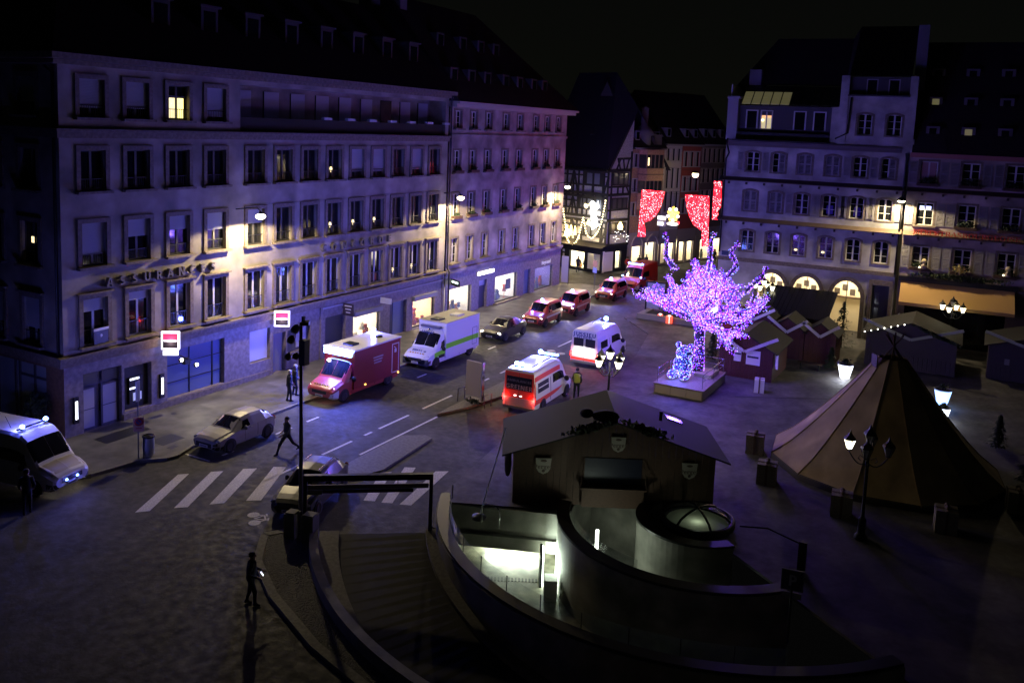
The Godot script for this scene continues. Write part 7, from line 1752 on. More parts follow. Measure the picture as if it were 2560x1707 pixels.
	for s in spots:
		var c := thing("present_box", "block tied like a present by the " + s[2], "ballast block", Vector3(s[0], 0.05, s[1]), 0.12, "present shaped blocks round the tent")
		part(c, "block", MB.new().box(Vector3(0, 0.48, 0), Vector3(0.84, 0.96, 0.84)).done(), mt("block_pale", 0.3, 0.26, 0.19, 0.85, 0, noise("n_fine", 0.02, 0.72, 1.0, 5), 0.8))
		part(c, "ribbon", MB.new().box(Vector3(0, 0.49, 0), Vector3(0.87, 1.0, 0.1)).box(Vector3(0, 0.485, 0), Vector3(0.1, 0.99, 0.87)).done(), mt("ribbon_dark", 0.12, 0.08, 0.06, 0.8))
		part(c, "bow", MB.new(true).ball(Vector3(-0.16, 1.05, 0), Vector3(0.16, 0.08, 0.1), 8, 5).ball(Vector3(0.16, 1.05, 0), Vector3(0.16, 0.08, 0.1), 8, 5).done(), mt("ribbon_dark", 0.12, 0.08, 0.06, 0.8))
	var wp := thing("present_box", "white present block standing before the red stall", "ballast block", Vector3(54.4, 0.05, -11.5), 0.2)
	part(wp, "block", MB.new().box(Vector3(0, 0.42, 0), Vector3(0.6, 0.84, 0.6)).done(), mt("cabinet_white", 0.8, 0.8, 0.78, 0.4))
	part(wp, "ribbon", MB.new().box(Vector3(0, 0.43, 0), Vector3(0.62, 0.9, 0.09)).box(Vector3(0, 0.42, 0), Vector3(0.09, 0.88, 0.62)).done(), mt("ribbon_dark", 0.12, 0.08, 0.06, 0.8))
# ---------------------------------------------------------------- street furniture
func furniture():
	wall_lamp("wall lamp over the road at the left third of the office block", Vector3(36.6, 10.2, -36.0), Vector3(36.4, 10.5, -37.7), 110.0, Vector3(0, 0, 1.0))
	wall_lamp("wall lamp where the office block meets the pink block", Vector3(57.9, 10.15, -36.0), Vector3(58.14, 10.4, -37.7), 110.0, Vector3(0, 0, 1.0))
	wall_lamp("wall lamp at the far corner of the pink block before the timber house", Vector3(77.6, 10.2, -36.1), Vector3(78.2, 10.4, -37.7), 90.0, Vector3(0, 0, 1.0))
	wall_lamp("dark hooded wall lamp lighting the arcade house beside the downpipe", Vector3(73.6, 11.4, -5.95), Vector3(74.6, 11.9, -5.9), 60.0, Vector3(-0.3, 0, 0))
	var fl := thing("hanging_lamp", "bright lamp hanging on a wire over the narrow street before the red house", "street lamp", Vector3(97.5, 11.3, -29.5))
	part(fl, "lamp_bowl", MB.new(true).ball(Vector3.ZERO, 0.36).done(), em("lamp_bowl_glow", 1.0, 0.86, 0.55, 11.0))
	part(fl, "hood", MB.new(true).lathe([Vector2(0.38, 0.12), Vector2(0.2, 0.36), Vector2(0, 0.4)], 14).done(), metal_dark)
	part(fl, "wire", MB.new().tube([Vector3(0.5, 0.8, -6), Vector3(0, 0.38, 0), Vector3(-0.5, 0.8, 7)], 0.015, 4).done(), metal_dark)
	omni(fl, Vector3(0, -0.1, 0), 1.0, 0.8, 0.5, 36.0, 0.3)
	lantern_post("five armed lantern post with all lanterns lit behind the big hut roof", Vector3(42.0, 0.05, -16.62), [0, 1, 2, 3, 4], 1.6)
	lantern_post("five armed lantern post with only one lantern lit in front of the tent", Vector3(36.3, 0.05, -3.26), [3], 2.6, 0.5)
	lantern_post("five armed lantern post lit before the first arcade shop", Vector3(71.2, 0.05, -15.3), [0, 1, 2, 3, 4], 1.6, 0.3)
	lantern_post("five armed lantern post lit before the ochre awning", Vector3(71.8, 0.05, -1.66), [0, 1, 2, 3], 1.6, 0.2)
	# tall traffic pole in front
	var p := thing("traffic_pole", "tall dark traffic pole with signal heads and hanging baskets near the height bar", "traffic signal", Vector3(24.7, 0.1, -22.1))
	part(p, "pole", MB.new(true).tube([Vector3.ZERO, Vector3(0, 4, -0.05), Vector3(0, 8.1, -0.12)], [0.09, 0.075, 0.06], 10).done(), mt("pole_grey", 0.10, 0.10, 0.12, 0.45, 0.3))
	part(p, "finial", MB.new().box(Vector3(0.05, 8.1, 0.05), Vector3(0.4, 0.12, 0.3), Basis(UP, 0.6)).box(Vector3(0, 8.2, 0), Vector3(0.1, 0.3, 0.1)).done(), metal_dark)
	for v in [[Vector3(-0.15, 7.85, -0.25), 0.2], [Vector3(-0.25, 7.45, -0.35), 0.18], [Vector3(-0.2, 6.75, -0.55), 0.16], [Vector3(-0.1, 6.8, -0.25), 0.14]]:
		part(p, "flood_lamp", MB.new(true).lathe([Vector2(0, -0.12), Vector2(v[1] * 0.7, -0.1), Vector2(v[1], 0.06), Vector2(v[1] * 0.9, 0.08), Vector2(0, 0.06)], 14).done(), mt("lamp_back", 0.16, 0.14, 0.11, 0.5, 0.3), Transform3D(Basis(Vector3(1, 0, 0), -1.1) , v[0]))
	part(p, "signal_head", MB.new().box(Vector3(-0.05, 7.0, 0.1), Vector3(0.28, 0.95, 0.28)).done(), metal_dark)
	# height bar
	var hb := thing("height_bar", "dark height bar gantry with a hanging pale beam over the car park ramp", "gantry", Vector3(25.9, 0, -19.8), atan2(-2.9, 3.9) * -1.0 + PI / 2 + 1.57)
	hb.rotation.y = -atan2(3.86, 2.84)
	for s in [-1, 1]: part(hb, "post", MB.new().lohi(Vector3(s * 2.38 - 0.07, 0, -0.07), Vector3(s * 2.38 + 0.07, 2.42, 0.07)).done(), metal_dark)
	part(hb, "beam", MB.new().lohi(Vector3(-2.45, 2.2, -0.1), Vector3(2.45, 2.43, 0.1)).done(), metal_dark)
	part(hb, "hanging_beam", MB.new().lohi(Vector3(-2.3, 1.85, -0.03), Vector3(2.28, 2.03, 0.03)).done(), mt("dim_panel", 0.28, 0.25, 0.24, 0.7))
	part(hb, "hanging_plate", MB.new().lohi(Vector3(-2.3, 1.65, -0.035), Vector3(-1.75, 1.84, 0.035)).done(), mt("dim_panel", 0.28, 0.25, 0.24, 0.7))
	part(hb, "red_plate", MB.new().lohi(Vector3(-1.74, 1.7, -0.03), Vector3(1.7, 1.84, 0.03)).done(), mt("dark_plate", 0.05, 0.035, 0.03, 0.7))
	for x in [-1.2, 1.1]: part(hb, "chain", MB.new().tube([Vector3(x, 2.2, 0), Vector3(x, 2.02, 0)], 0.012, 4).done(), metal_dark)
	part(hb, "tiny_lamp", MB.new(true).ball(Vector3(0.1, 2.28, -0.11), 0.03, 6, 4).done(), em("string_glow", 1.0, 0.95, 0.85, 4.0))
	for v in [[Vector3(24.05, 0.1, -21.95), 0.45], [Vector3(24.25, 0.1, -21.25), 0.5]]:
		var q := thing("bollard_block", "pale concrete block at the foot of the traffic pole, %s" % ("left of the pair" if v[1] < 0.46 else "right of the pair"), "block", v[0], 0.2, "concrete blocks by the height bar")
		part(q, "block", MB.new().lohi(Vector3(-0.24, 0, -v[1] / 2), Vector3(0.24, 0.95, v[1] / 2)).done(), mt("block_grey", 0.24, 0.24, 0.25, 0.8))
		part(q, "top", MB.new().lohi(Vector3(-0.2, 0.95, -v[1] / 2 + 0.04), Vector3(0.2, 1.0, v[1] / 2 - 0.04)).done(), mt("block_grey", 0.24, 0.24, 0.25, 0.8))
	# poster panel on the island
	var k := thing("poster_panel", "tall blank beige poster panel in a steel frame on the traffic island", "poster panel", Vector3(41.7, 0.13, -24.55), -0.15)
	part(k, "board", MB.new().lohi(Vector3(-0.08, 0.45, -0.62), Vector3(0.08, 2.45, 0.5)).done(), mt("beige_panel", 0.36, 0.3, 0.22, 0.7))
	part(k, "steel_edge", MB.new().lohi(Vector3(-0.1, 0.3, 0.5), Vector3(0.1, 2.5, 0.58)).done(), chrome)
	for z in [-1.0, 0.95]: part(k, "hoop_guard", MB.new(true).tube([Vector3(-0.3, 0, z), Vector3(-0.3, 0.75, z), Vector3(0.3, 0.75, z), Vector3(0.3, 0, z)], 0.03, 6).done(), mt("guard_grey", 0.15, 0.15, 0.16, 0.5))
	part(k, "plants", bushes(Vector3(0.35, 0.15, 0.8), 150, 0.09, 15), leaf, Transform3D(Basis.IDENTITY, Vector3(0, 0.15, 0)))
	# road sign with litter bin
	var s := thing("no_parking_sign", "no parking sign on a post beside the bin on the left pavement", "road sign", Vector3(25.95, 0.12, -32.95))
	part(s, "pole", MB.new().tube([Vector3.ZERO, Vector3(0, 3.7, 0)], 0.03, 8).done(), mt("pole_grey", 0.10, 0.10, 0.12, 0.45, 0.3))
	part(s, "upper_sign", MB.new().box(Vector3(0, 3.15, 0), Vector3(0.24, 0.95, 0.05), Basis(UP, 0.2)).done(), mt("sign_back", 0.2, 0.21, 0.2, 0.5, 0.4))
	var b := Basis(UP, -0.75)
	var pn := part(s, "sign_board", MB.new().box(Vector3(0, 1.6, 0.04), Vector3(0.46, 0.66, 0.03), b).done(), mt("sign_orange", 0.5, 0.28, 0.18, 0.6))
	part(pn, "red_ring", MB.new(true).lathe([Vector2(0.12, 0), Vector2(0.19, 0), Vector2(0.19, 0.01), Vector2(0.12, 0.01)], 20).done(), mt("sign_red_paint", 0.35, 0.03, 0.03, 0.6), Transform3D(b * Basis(Vector3(1, 0, 0), PI / 2), Vector3(0, 1.72, 0.04) + b.z * 0.02))
	part(pn, "blue_disc", MB.new(true).lathe([Vector2(0, 0.0), Vector2(0.12, 0)], 20).done(), mt("sign_blue_paint", 0.03, 0.04, 0.15, 0.6), Transform3D(b * Basis(Vector3(1, 0, 0), PI / 2), Vector3(0, 1.72, 0.04) + b.z * 0.019))
	part(pn, "slash", MB.new().box(Vector3(0, 1.72, 0.04) + b.z * 0.032, Vector3(0.27, 0.045, 0.006), b * Basis(Vector3(0, 0, 1), -0.78)).box(Vector3(0, 1.42, 0.04) + b.z * 0.018, Vector3(0.26, 0.04, 0.006), b).done(), mt("sign_red_paint", 0.35, 0.03, 0.03, 0.6))
	var bn := thing("litter_bin", "round clear litter bin with a dark ring beside the no parking sign", "bin", Vector3(26.35, 0.12, -32.75))
	part(bn, "bag", MB.new(true).lathe([Vector2(0, 0.08), Vector2(0.2, 0.08), Vector2(0.27, 0.4), Vector2(0.24, 0.85), Vector2(0.24, 0.95)], 16).done(), mt("bin_bag", 0.32, 0.33, 0.32, 0.25))
	part(bn, "ring", MB.new(true).lathe([Vector2(0.24, 0.93), Vector2(0.29, 0.93), Vector2(0.29, 1.0), Vector2(0.24, 1.0)], 18).done(), metal_dark)
	part(bn, "post", MB.new().tube([Vector3(-0.28, 0, 0), Vector3(-0.28, 1.0, 0)], 0.03).done(), metal_dark)
	part(bn, "rubbish", MB.new(true).ball(Vector3(0, 0.25, 0), Vector3(0.2, 0.15, 0.2)).done(), brown_wood)
	var fs := thing("warning_sign", "sign post with an orange and a blue plate by the pink block corner", "road sign", Vector3(79.6, 0.12, -33.6))
	part(fs, "pole", MB.new().tube([Vector3.ZERO, Vector3(0, 3.0, 0)], 0.035, 8).done(), mt("pole_grey", 0.10, 0.10, 0.12, 0.45, 0.3))
	part(fs, "orange_plate", MB.new().box(Vector3(-0.05, 2.6, 0), Vector3(0.03, 0.6, 0.6), Basis(UP, -0.4)).done(), mt("sign_orange", 0.5, 0.28, 0.18, 0.6))
	part(fs, "blue_plate", MB.new().box(Vector3(-0.05, 1.95, 0), Vector3(0.03, 0.5, 0.55), Basis(UP, -0.4)).done(), mt("sign_pale_blue", 0.3, 0.35, 0.6, 0.6))
	var bp := thing("corner_banner", "narrow pale banner at the far corner of the pink block", "banner", Vector3(80.35, 0.12, -37.2))
	part(bp, "banner", MB.new().lohi(Vector3(-0.04, 0.2, -0.4), Vector3(0.04, 2.9, 0.35)).done(), mt("banner_pale", 0.3, 0.28, 0.4, 0.7))
	part(bp, "pole", MB.new().tube([Vector3(0, 0, 0.38), Vector3(0, 3.0, 0.38)], 0.03).done(), metal_dark)
	# parking sign bottom right
	var ps := thing("parking_sign", "dark blue parking sign with a pale letter P on a post at the lower right", "road sign", Vector3(27.2, 0.05, -4.28))
	part(ps, "pole", MB.new().tube([Vector3.ZERO, Vector3(0, 1.95, 0)], 0.04, 8).done(), metal_dark)
	var pf := -1.42
	part(ps, "sign_board", MB.new().box(Vector3(0, 2.1, 0), Vector3(0.68, 0.68, 0.05), Basis(UP, pf)).done(), mt("sign_edge_pale", 0.14, 0.14, 0.17, 0.5))
	part(ps, "sign_face", MB.new().box(Vector3(0, 2.1, 0) + Basis(UP, pf).z * 0.006, Vector3(0.62, 0.62, 0.05), Basis(UP, pf)).done(), mt("sign_navy", 0.015, 0.018, 0.05, 0.5))
	text(ps, "letter", "P", 0.36, mt("sign_letter", 0.3, 0.3, 0.33, 0.5), Transform3D(Basis(UP, pf), Vector3(0, 2.1, 0) + Basis(UP, pf).z * 0.035), 0.01)
	part(ps, "small_plate", MB.new().box(Vector3(0, 1.6, 0), Vector3(0.6, 0.2, 0.04), Basis(UP, pf)).done(), mt("sign_edge_pale", 0.14, 0.14, 0.17, 0.5))
	var ep := thing("end_post", "short dark square post at the end of the curved wall right of the roof light", "post", Vector3(32.2, 0.05, -4.8))
	part(ep, "post", MB.new().lohi(Vector3(-0.09, 0, -0.14), Vector3(0.09, 1.15, 0.14)).done(), metal_dark)
	part(ep, "rail", MB.new().tube([Vector3(0, 1.05, -0.1), Vector3(0.6, 1.05, -1.4), Vector3(0.3, 1.0, -2.4)], 0.03).done(), metal_dark)
	# panel, planter and gifts beyond the tree
	var q := thing("info_panel", "upright grey poster panel in a dark frame left behind the glowing tree", "poster panel", Vector3(72.6, 0.05, -24.6), 0.1)
	part(q, "board", MB.new().lohi(Vector3(-0.06, 0.5, -0.95), Vector3(0.06, 2.75, 0.6)).done(), mt("panel_grey", 0.34, 0.34, 0.38, 0.5))
	part(q, "frame", MB.new().lohi(Vector3(-0.1, 0.0, -1.08), Vector3(0.1, 2.9, -0.95)).lohi(Vector3(-0.1, 0.0, 0.6), Vector3(0.1, 2.4, 0.75)).lohi(Vector3(-0.1, 2.76, -0.94), Vector3(0.1, 2.9, 0.6)).done(), metal_dark)
	var lp := thing("lit_kiosk", "brightly lit panelled kiosk glowing through the left of the tree crown", "kiosk", Vector3(73.0, 0.05, -20.6), 0.05)
	part(lp, "wall", MB.new().lohi(Vector3(0, 0, -1.5), Vector3(1.6, 3.0, 1.5)).done(), mt("kiosk_pale", 0.5, 0.45, 0.42, 0.7))
	part(lp, "lit_panel", MB.new().lohi(Vector3(-0.03, 0.7, -1.2), Vector3(-0.01, 2.6, 1.2)).done(), em("kiosk_glow", 1.0, 0.88, 0.8, 1.6))
	area(lp, Vector3(-0.08, 1.7, 0), Vector3(-1, -0.2, 0).normalized(), 2.2, 1.8, 1.0, 0.85, 0.72, 10.0)
	var pl := thing("stone_planter", "long low stone planter beyond the glowing tree", "planter", Vector3(73.2, 0.05, -21.0))
	part(pl, "wall", MB.new().lohi(Vector3(-3.2, 0, -4.5), Vector3(-2.6, 0.42, 4.8)).lohi(Vector3(-2.6, 0, -4.5), Vector3(0, 0.42, -4.0)).done(), mt("planter_stone", 0.26, 0.23, 0.18, 0.8))
	part(pl, "soil", MB.new().lohi(Vector3(-2.6, 0, -4.0), Vector3(-0.6, 0.35, 4.7)).done(), mt("soil", 0.03, 0.025, 0.02, 0.95))
	part(pl, "shrubs", bushes(Vector3(0.7, 0.5, 3.6), 700, 0.14, 90), leaf, Transform3D(Basis.IDENTITY, Vector3(-1.6, 0.7, 0.4)))
	for v in [[Vector3(70.0, 0.05, -22.6), 0.55, "in front of the stone planter, larger"], [Vector3(70.6, 0.05, -23.6), 0.45, "left beside the larger one by the planter, smaller"]]:
		var g := thing("gift_box", "glowing red gift box " + v[2], "gift box", v[0], 0.3, "glowing gift boxes by the planter")
		part(g, "lamp_box", MB.new().box(Vector3(0, v[1] / 2, 0), Vector3.ONE * v[1]).done(), em("gift_red", 1.0, 0.12, 0.06, 0.9))
		part(g, "ribbon", MB.new().box(Vector3(0, v[1] / 2, 0), Vector3(v[1] * 1.02, v[1] * 1.03, 0.08)).done(), em("gift_pale", 1.0, 0.6, 0.5, 1.5))
		part(g, "bow", MB.new(true).ball(Vector3(0, v[1] + 0.06, 0), Vector3(0.08, 0.07, 0.16), 8, 5).done(), em("gift_pale", 1.0, 0.6, 0.5, 1.5))
	var fg := thing("carved_figure", "brown wooden bear like figure right of the glowing tree", "statue", Vector3(68.5, 0.05, -16.2))
	part(fg, "body", MB.new(true).lathe([Vector2(0.0, 0), Vector2(0.55, 0.05), Vector2(0.7, 0.8), Vector2(0.5, 1.5), Vector2(0.3, 1.8), Vector2(0.38, 2.1), Vector2(0.3, 2.45), Vector2(0, 2.6)], 14).done(), mt("carved_wood", 0.2, 0.1, 0.06, 0.8))
	for z in [-1, 1]: part(fg, "ear", MB.new(true).ball(Vector3(0, 2.55, z * 0.26), 0.13, 8, 6).done(), mt("carved_wood", 0.2, 0.1, 0.06, 0.8))
	var sh := thing("bay_tree", "dark round bay tree at the corner of the office block behind the white van", "plant", Vector3(24.85, 0.12, -38.7))
	part(sh, "pot", MB.new(true).lathe([Vector2(0, 0), Vector2(0.3, 0), Vector2(0.4, 0.5), Vector2(0, 0.5)], 14).done(), metal_dark)
	part(sh, "foliage", bushes(Vector3(0.62, 0.95, 0.62), 1300, 0.1, 44), leaf, Transform3D(Basis.IDENTITY, Vector3(0, 1.45, 0)))
	var bk := thing("street_bench", "low slatted bench in the shade near the left of the tavern", "bench", Vector3(62.0, 0.05, -9.8))
	for i in 4: part(bk, "slat", MB.new().box(Vector3(-0.2 + i * 0.13, 0.45, 0), Vector3(0.1, 0.03, 1.6)).done(), brown_wood)
	for z in [-0.6, 0.6]: part(bk, "leg", MB.new().box(Vector3(0, 0.22, z), Vector3(0.45, 0.44, 0.06)).done(), metal_dark)
	curtains()
func curtains():
	var defs := [
		["red light curtain hanging over the narrow street, left of the pair", [-30.82, 10.07, -28.38, 10.03, -28.55, 9.2, -28.7, 8.6, -29.0, 7.9, -29.33, 7.4, -29.8, 7.0, -30.39, 6.79, -30.2, 6.1, -30.14, 5.35, -30.95, 5.3, -30.91, 6.74], 84.0],
		["red light curtain hanging over the narrow street, right of the pair and longer", [-26.33, 9.9, -23.88, 9.93, -23.66, 5.04, -24.35, 4.91, -24.37, 6.48, -24.8, 6.7, -25.2, 6.94, -25.55, 7.4, -25.83, 7.98, -26.1, 8.9], 84.0],
		["narrow red light curtain at the corner of the arcade house", [-22.38, 11.62, -21.67, 11.64, -21.62, 9.22, -21.9, 8.9, -21.75, 8.5, -21.82, 8.07, -22.36, 8.08, -22.35, 9.45], 80.0]]
	var g := RandomNumberGenerator.new(); g.seed = 21
	var dk := em("curtain_red", 1.0, 0.02, 0.03, 0.16)
	for d in defs:
		var t := thing("light_curtain", d[0], "light curtain", Vector3(d[2], 0, 0), 0, "red light curtains")
		var q := PackedVector2Array()
		for i in range(0, d[1].size(), 2): q.append(Vector2(d[1][i], d[1][i + 1]))
		var b := MB.new()
		b.xf = Transform3D(Basis(Vector3(0, 0, 1), UP, Vector3(-1, 0, 0)), Vector3.ZERO)
		b.prism(q, -0.02, 0.02)
		part(t, "light_cloth", b.done(), dk)
		var r := Rect2(q[0], Vector2.ZERO)
		for v in q: r = r.expand(v)
		var pts := []
		for i in int(r.get_area() * 130):
			var v := r.position + r.size * Vector2(g.randf(), g.randf())
			if Geometry2D.is_point_in_polygon(v, q): pts.append(Vector3(-0.05, v.y, v.x))
		for k in 2:
			var mm := MultiMesh.new()
			mm.transform_format = MultiMesh.TRANSFORM_3D
			mm.mesh = MB.new(true).ball(Vector3.ZERO, Vector3(0.03, 0.055, 0.034), 4, 2).done()
			var mine := pts.filter(func(v): return (int(absf(v.y * 977.0)) % 5 < 1) == (k == 1))
			mm.instance_count = mine.size()
			for i in mine.size(): mm.set_instance_transform(i, Transform3D(Basis.IDENTITY, mine[i]))
			var o := MultiMeshInstance3D.new()
			o.name = "tiny_lights"; o.multimesh = mm; o.material_override = em("red_led", 1.0, 0.03, 0.05, 3.0) if k == 0 else em("pink_led", 1.0, 0.5, 0.5, 3.5)
			o.set_meta("kind", "stuff")
			t.add_child(o, true)
		part(t, "top_wire", MB.new().tube([Vector3(0, q[0].y + 0.02, q[0].x - 3), Vector3(0, q[0].y + 0.02, q[1].x + 2)], 0.015, 4).done(), metal_dark)
		omni(t, Vector3(-0.7, q[0].y - 1.5, (q[0].x + q[1].x) / 2), 1.0, 0.04, 0.05, 3.0, 0.5)
	var st := thing("light_star", "gold star shaped light with white edges between the red light curtains", "light decoration", Vector3(84.0, 7.75, -27.4))
	for i in 5:
		var a := PI / 2 + TAU * i / 5
		part(st, "star_arm", MB.new(true).tube([Vector3(0, 0.1, 0), Vector3(0, 0.1 + sin(a) * 0.45, cos(a) * 0.38), Vector3(0, 0.1 + sin(a) * 0.8, cos(a) * 0.62)], [0.3, 0.22, 0.07], 7).done(), em("star_gold", 1.0, 0.75, 0.1, 1.6))
		part(st, "white_tip", MB.new(true).ball(Vector3(-0.1, 0.1 + sin(a - 0.6) * 0.62, cos(a - 0.6) * 0.55), 0.15, 8, 6).done(), em("star_white", 1.0, 0.95, 0.85, 3.0))
	part(st, "white_base", MB.new(true).ball(Vector3(-0.05, -0.85, 0), Vector3(0.12, 0.17, 0.62), 10, 6).done(), em("star_white", 1.0, 0.95, 0.85, 3.0))
	part(st, "red_bow", MB.new(true).ball(Vector3(-0.1, -0.7, 0.6), 0.14, 8, 6).done(), em("red_led", 1.0, 0.03, 0.05, 3.0))
	part(st, "hanging_wire", MB.new().tube([Vector3(0, 0.9, 0), Vector3(0, 2.2, 0)], 0.012, 4).done(), metal_dark)
	omni(st, Vector3(-0.8, 0, 0), 1.0, 0.8, 0.35, 1.5, 0.4)
	var ls := thing("lit_letters", "two short rows of glowing white letters on the peach house", "sign", Vector3(89.0, 6.6, -30.6))
	for r in 2:
		for i in 4 - r: part(ls, "glowing_letter", MB.new().box(Vector3(0, 0.3 - r * 0.62, i * 0.22), Vector3(0.05, 0.3, 0.17)).done(), em("bright_letters", 1.0, 1.0, 0.95, 5.0))
	part(ls, "back_board", MB.new().lohi(Vector3(0.04, -0.6, -0.15), Vector3(0.08, 0.55, 0.85)).done(), mt("grey_render", 0.3, 0.28, 0.28, 0.9))
	part(ls, "bracket", MB.new().tube([Vector3(0.06, 0, 0.3), Vector3(2.0, 0, 0.2)], 0.03).done(), metal_dark)
# ---------------------------------------------------------------- people
func person(label: String, at: Vector3, turn: float, coat: Color, legs: Color, stride := 0.15, reach := 0.1, vest := false, helmet := false):
	var t := thing("person", label, "person", at, turn)
	var J := {"hip": Vector3(0, 0.95, 0), "neck": Vector3(0.03, 1.5, 0)}
	var bones := [[Vector3(0, 0.95, 0), Vector3(0.02, 1.2, 0), 0.16, 0.15, coat], [Vector3(0.02, 1.2, 0), Vector3(0.03, 1.42, 0), 0.16, 0.15, coat], [Vector3(0.03, 1.42, -0.16), Vector3(0.03, 1.42, 0.16), 0.08, 0.08, coat], [Vector3(0.03, 1.45, 0), Vector3(0.05, 1.56, 0), 0.06, 0.055, Color(0.4, 0.26, 0.2)], [Vector3(0.05, 1.62, 0), Vector3(0.06, 1.7, 0), 0.09, 0.095, Color(0.4, 0.26, 0.2)]]
	for s in [-1.0, 1.0]:
		var f: float = stride * s
		var k := Vector3(0.05 + f * 0.7, 0.5, s * 0.1); var a := Vector3(f * 1.2 - (0.1 if f < -0.2 else 0.0), 0.1 + (0.1 if f < -0.2 else 0.0), s * 0.11)
		bones.append_array([[Vector3(0, 0.92, s * 0.09), k, 0.1, 0.07, legs], [k, a, 0.07, 0.05, legs], [a + Vector3(-0.04, -0.05, 0), a + Vector3(0.15, -0.06, 0), 0.045, 0.04, Color(0.02, 0.02, 0.02)]])
		var e := Vector3(0.02 - f * 0.5, 1.14, s * 0.27); var h := e + Vector3(reach + 0.06, -0.22 + reach * 0.6, -s * 0.03)
		bones.append_array([[Vector3(0.03, 1.41, s * 0.19), e, 0.065, 0.05, coat], [e, h, 0.05, 0.035, coat], [h, h + (h - e).normalized() * 0.08, 0.04, 0.035, Color(0.4, 0.26, 0.2)]])
		J["hand%d" % int(s)] = h + (h - e).normalized() * 0.08
		J["dir%d" % int(s)] = (h - e).normalized()
	part(t, "body", figure(bones, J), body_mat())
	var hm := MB.new(true)
	hm.ball(Vector3(0.03, 1.72, 0), Vector3(0.115, 0.1, 0.11), 10, 7)
	part(t, "helmet" if helmet else "hair", hm.done(), mt("helmet_silver", 0.4, 0.4, 0.4, 0.3) if helmet else mt("hair_dark", 0.02, 0.015, 0.012, 0.8))
	if vest: part(t, "vest", MB.new(true).lathe([Vector2(0.19, 0.95), Vector2(0.2, 1.2), Vector2(0.22, 1.42), Vector2(0.1, 1.5)], 14).done(), mt("vest_yellow", 0.45, 0.5, 0.08, 0.7))
	return t
func body_mat() -> StandardMaterial3D:
	var m := mt("figure", 1, 1, 1, 0.85)
	m.vertex_color_use_as_albedo = true
	return m
func figure(bones: Array, J: Dictionary) -> Mesh:
	var c := 0.035
	var lo := Vector3(-0.75, -0.02, -0.45)
	var n := Vector3i(44, 54, 27)
	var fld := {}
	for b in bones:
		var r: float = maxf(b[2], b[3]) + 0.12
		var p0: Vector3 = ((b[0].min(b[1]) - Vector3.ONE * r - lo) / c).floor(); var p1: Vector3 = ((b[0].max(b[1]) + Vector3.ONE * r - lo) / c).ceil()
		var d: Vector3 = b[1] - b[0]
		var dd := maxf(d.length_squared(), 1e-6)
		for x in range(maxi(0, int(p0.x)), mini(n.x, int(p1.x))):
			for y in range(maxi(0, int(p0.y)), mini(n.y, int(p1.y))):
				for z in range(maxi(0, int(p0.z)), mini(n.z, int(p1.z))):
					var q := lo + Vector3(x, y, z) * c
					var u := clampf((q - b[0]).dot(d) / dd, 0, 1)
					var v: float = (q - b[0] - d * u).length() - lerpf(b[2], b[3], u)
					var k := Vector3i(x, y, z)
					if not fld.has(k): fld[k] = [v, v, b[4]]
					else:
						var o = fld[k]
						var h := clampf(0.5 + 0.5 * (o[0] - v) / 0.05, 0, 1)
						if v < o[1]:
							o[1] = v; o[2] = b[4]
						o[0] = lerpf(o[0], v, h) - 0.05 * h * (1 - h)
	var vert := {}
	for k in fld:
		var s := Vector3.ZERO
		var m := 0
		for e in [[0, 1], [0, 2], [0, 4], [1, 3], [1, 5], [2, 3], [2, 6], [3, 7], [4, 5], [4, 6], [5, 7], [6, 7]]:
			var ia: int = e[0]; var ib: int = e[1]
			var ka: Vector3i = k + Vector3i(ia & 1, (ia >> 1) & 1, ia >> 2); var kb: Vector3i = k + Vector3i(ib & 1, (ib >> 1) & 1, ib >> 2)
			var fa: float = fld[ka][0] if fld.has(ka) else 0.2
			var fb: float = fld[kb][0] if fld.has(kb) else 0.2
			if (fa < 0) != (fb < 0):
				s += Vector3(ka).lerp(Vector3(kb), fa / (fa - fb)); m += 1
		if m: vert[k] = lo + s / m * c
	var b := MB.new(true)
	for k in fld:
		for ax in 3:
			var st := Vector3i(int(ax == 0), int(ax == 1), int(ax == 2))
			var fa: float = fld[k][0]
			var fb: float = fld[k + st][0] if fld.has(k + st) else 0.2
			if (fa < 0) == (fb < 0): continue
			var u := Vector3i(int(ax == 2), int(ax == 0), int(ax == 1)); var w := Vector3i(int(ax == 1), int(ax == 2), int(ax == 0))
			var q := [k - u - w, k - w, k, k - u]
			if not (vert.has(q[0]) and vert.has(q[1]) and vert.has(q[2]) and vert.has(q[3])): continue
			b.col(fld[k][2])
			if fa < 0: b.quad(vert[q[0]], vert[q[1]], vert[q[2]], vert[q[3]])
			else: b.quad(vert[q[3]], vert[q[2]], vert[q[1]], vert[q[0]])
	b.col(Color(0.4, 0.26, 0.2))
	for s in [-1, 1]:
		var h: Vector3 = J["hand%d" % s]
		var d: Vector3 = J["dir%d" % s]
		for i in 4: b.tube([h + Vector3(0, 0, -0.03 + i * 0.02), h + Vector3(0, 0, -0.03 + i * 0.02) + d * (0.05 + 0.01 * (i % 3)), h + Vector3(0.01, -0.02, -0.03 + i * 0.02) + d * 0.08], [0.01, 0.009, 0.007], 5)
		b.tube([h + Vector3(0.02, 0, 0), h + Vector3(0.05, 0, 0) + d * 0.03], [0.011, 0.008], 5)
	b.ball(Vector3(0.16, 1.67, 0), Vector3(0.02, 0.025, 0.015), 6, 4)
	for s in [-1, 1]: b.ball(Vector3(0.05, 1.67, s * 0.1), Vector3(0.02, 0.03, 0.012), 6, 4)
	b.col(Color(0.02, 0.02, 0.02))
	for s in [-1, 1]: b.ball(Vector3(0.14, 1.7, s * 0.035), 0.01, 5, 4)
	b.ball(Vector3(0.145, 1.62, 0), Vector3(0.008, 0.006, 0.025), 5, 4)
	return b.done()
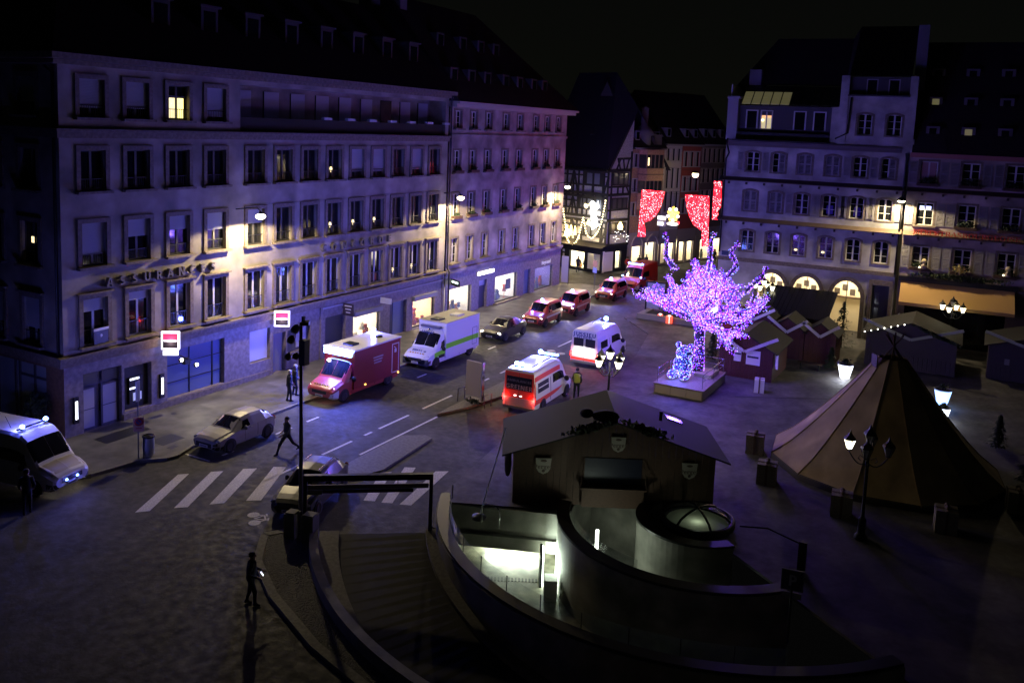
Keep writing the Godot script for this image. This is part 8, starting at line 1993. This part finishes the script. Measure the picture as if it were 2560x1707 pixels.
func people():
	var navy := Color(0.015, 0.017, 0.03)
	person("person in a yellow vest walking away past the red rear ambulance", Vector3(46.6, 0.0, -20.45), 0.3, Color(0.02, 0.02, 0.03), navy, 0.15, 0.05, true)
	for v in [[Vector3(36.0, 0.12, -33.2), "left of two persons in dark uniform and pale helmets before the fire van"], [Vector3(37.0, 0.12, -33.7), "right of two persons in dark uniform and pale helmets, half behind the tall pole"]]: person(v[1], v[0], -0.6, navy, navy, 0.06, 0.12, false, true)
	person("person in a grey green jacket running across the road behind the tall pole", Vector3(30.4, 0, -28.1), PI - 0.2, Color(0.07, 0.08, 0.06), navy, 0.42, 0.22)
	var m = person("person in dark clothes standing in the near road looking at a bright phone", Vector3(19.9, 0, -19.9), -0.9, navy, navy, 0.12, 0.2)
	part(m, "phone_screen", MB.new().box(Vector3(0.36, 1.1, 0.1), Vector3(0.015, 0.15, 0.08), Basis(Vector3(0, 0, 1), 0.6)).done(), em("phone_glow", 0.8, 0.85, 1.0, 1.5))
	person("dark person standing beside the white van at the left edge", Vector3(20.0, 0, -31.9), 1.0, navy, navy, 0.08, 0.1)
	person("person dark against the lit window of the half timbered house", Vector3(88.9, 0, -39.6), 0.3, navy, navy, 0.14, 0.1)
	person("person with a red hood before the side window of the half timbered house", Vector3(92.6, 0, -35.2), 0.2, Color(0.3, 0.02, 0.02), navy, 0.1, 0.1)
	person("dark person nearest the arched shop of the peach house, left of the pair", Vector3(94.8, 0, -34.6), 0.4, navy, navy, 0.12, 0.1)
	person("dark person nearest the arched shop of the peach house, right of the pair", Vector3(96.0, 0, -34.2), -0.3, navy, navy, 0.1, 0.1)
	person("dark person under the right light curtain in the narrow street, left of the pair", Vector3(107, 0, -32.8), 0.2, navy, navy, 0.12, 0.1)
	person("dark person under the right light curtain in the narrow street, right of the pair", Vector3(107, 0, -29.3), -0.2, navy, navy, 0.12, 0.1)

func _ready():
	var cam := Camera3D.new()
	cam.name = "camera"; add_child(cam)
	cam.projection = Camera3D.PROJECTION_FRUSTUM
	cam.near = 0.1; cam.far = 900.0
	cam.size = 0.0775909; cam.frustum_offset = Vector2(0, -0.0121136)
	cam.transform = Transform3D(Basis(Vector3(0.480181, 0.0409683, 0.876212), Vector3(0.0873581, 0.991709, -0.0942423), Vector3(-0.872809, 0.121798, 0.472621)).orthonormalized(), Vector3(0, 15.8, 0))
	cam.current = true
	var we := WorldEnvironment.new()
	we.name = "sky"; add_child(we)
	var e := Environment.new()
	e.background_mode = Environment.BG_SKY
	var sky := Sky.new()
	var sm := ProceduralSkyMaterial.new()
	sm.sky_top_color = Color(0.001, 0.0012, 0.0014).linear_to_srgb(); sm.sky_horizon_color = Color(0.0022, 0.0023, 0.0016).linear_to_srgb()
	sm.ground_bottom_color = Color(0.001, 0.001, 0.001).linear_to_srgb(); sm.ground_horizon_color = Color(0.002, 0.002, 0.0015).linear_to_srgb()
	sky.sky_material = sm; e.sky = sky
	e.tonemap_mode = Environment.TONE_MAPPER_LINEAR; e.tonemap_exposure = 1.35
	e.sdfgi_enabled = true; e.ssao_enabled = true; e.ssil_enabled = true
	we.environment = e
	materials()
	setting()
	office_block(); pink_block(); timber_house(); row_houses(); arcade_house(); tavern()
	vehicles()
	light_tree(); market(); furniture(); people()
	for k in cache:
		if cache[k] is Node: cache[k].free()
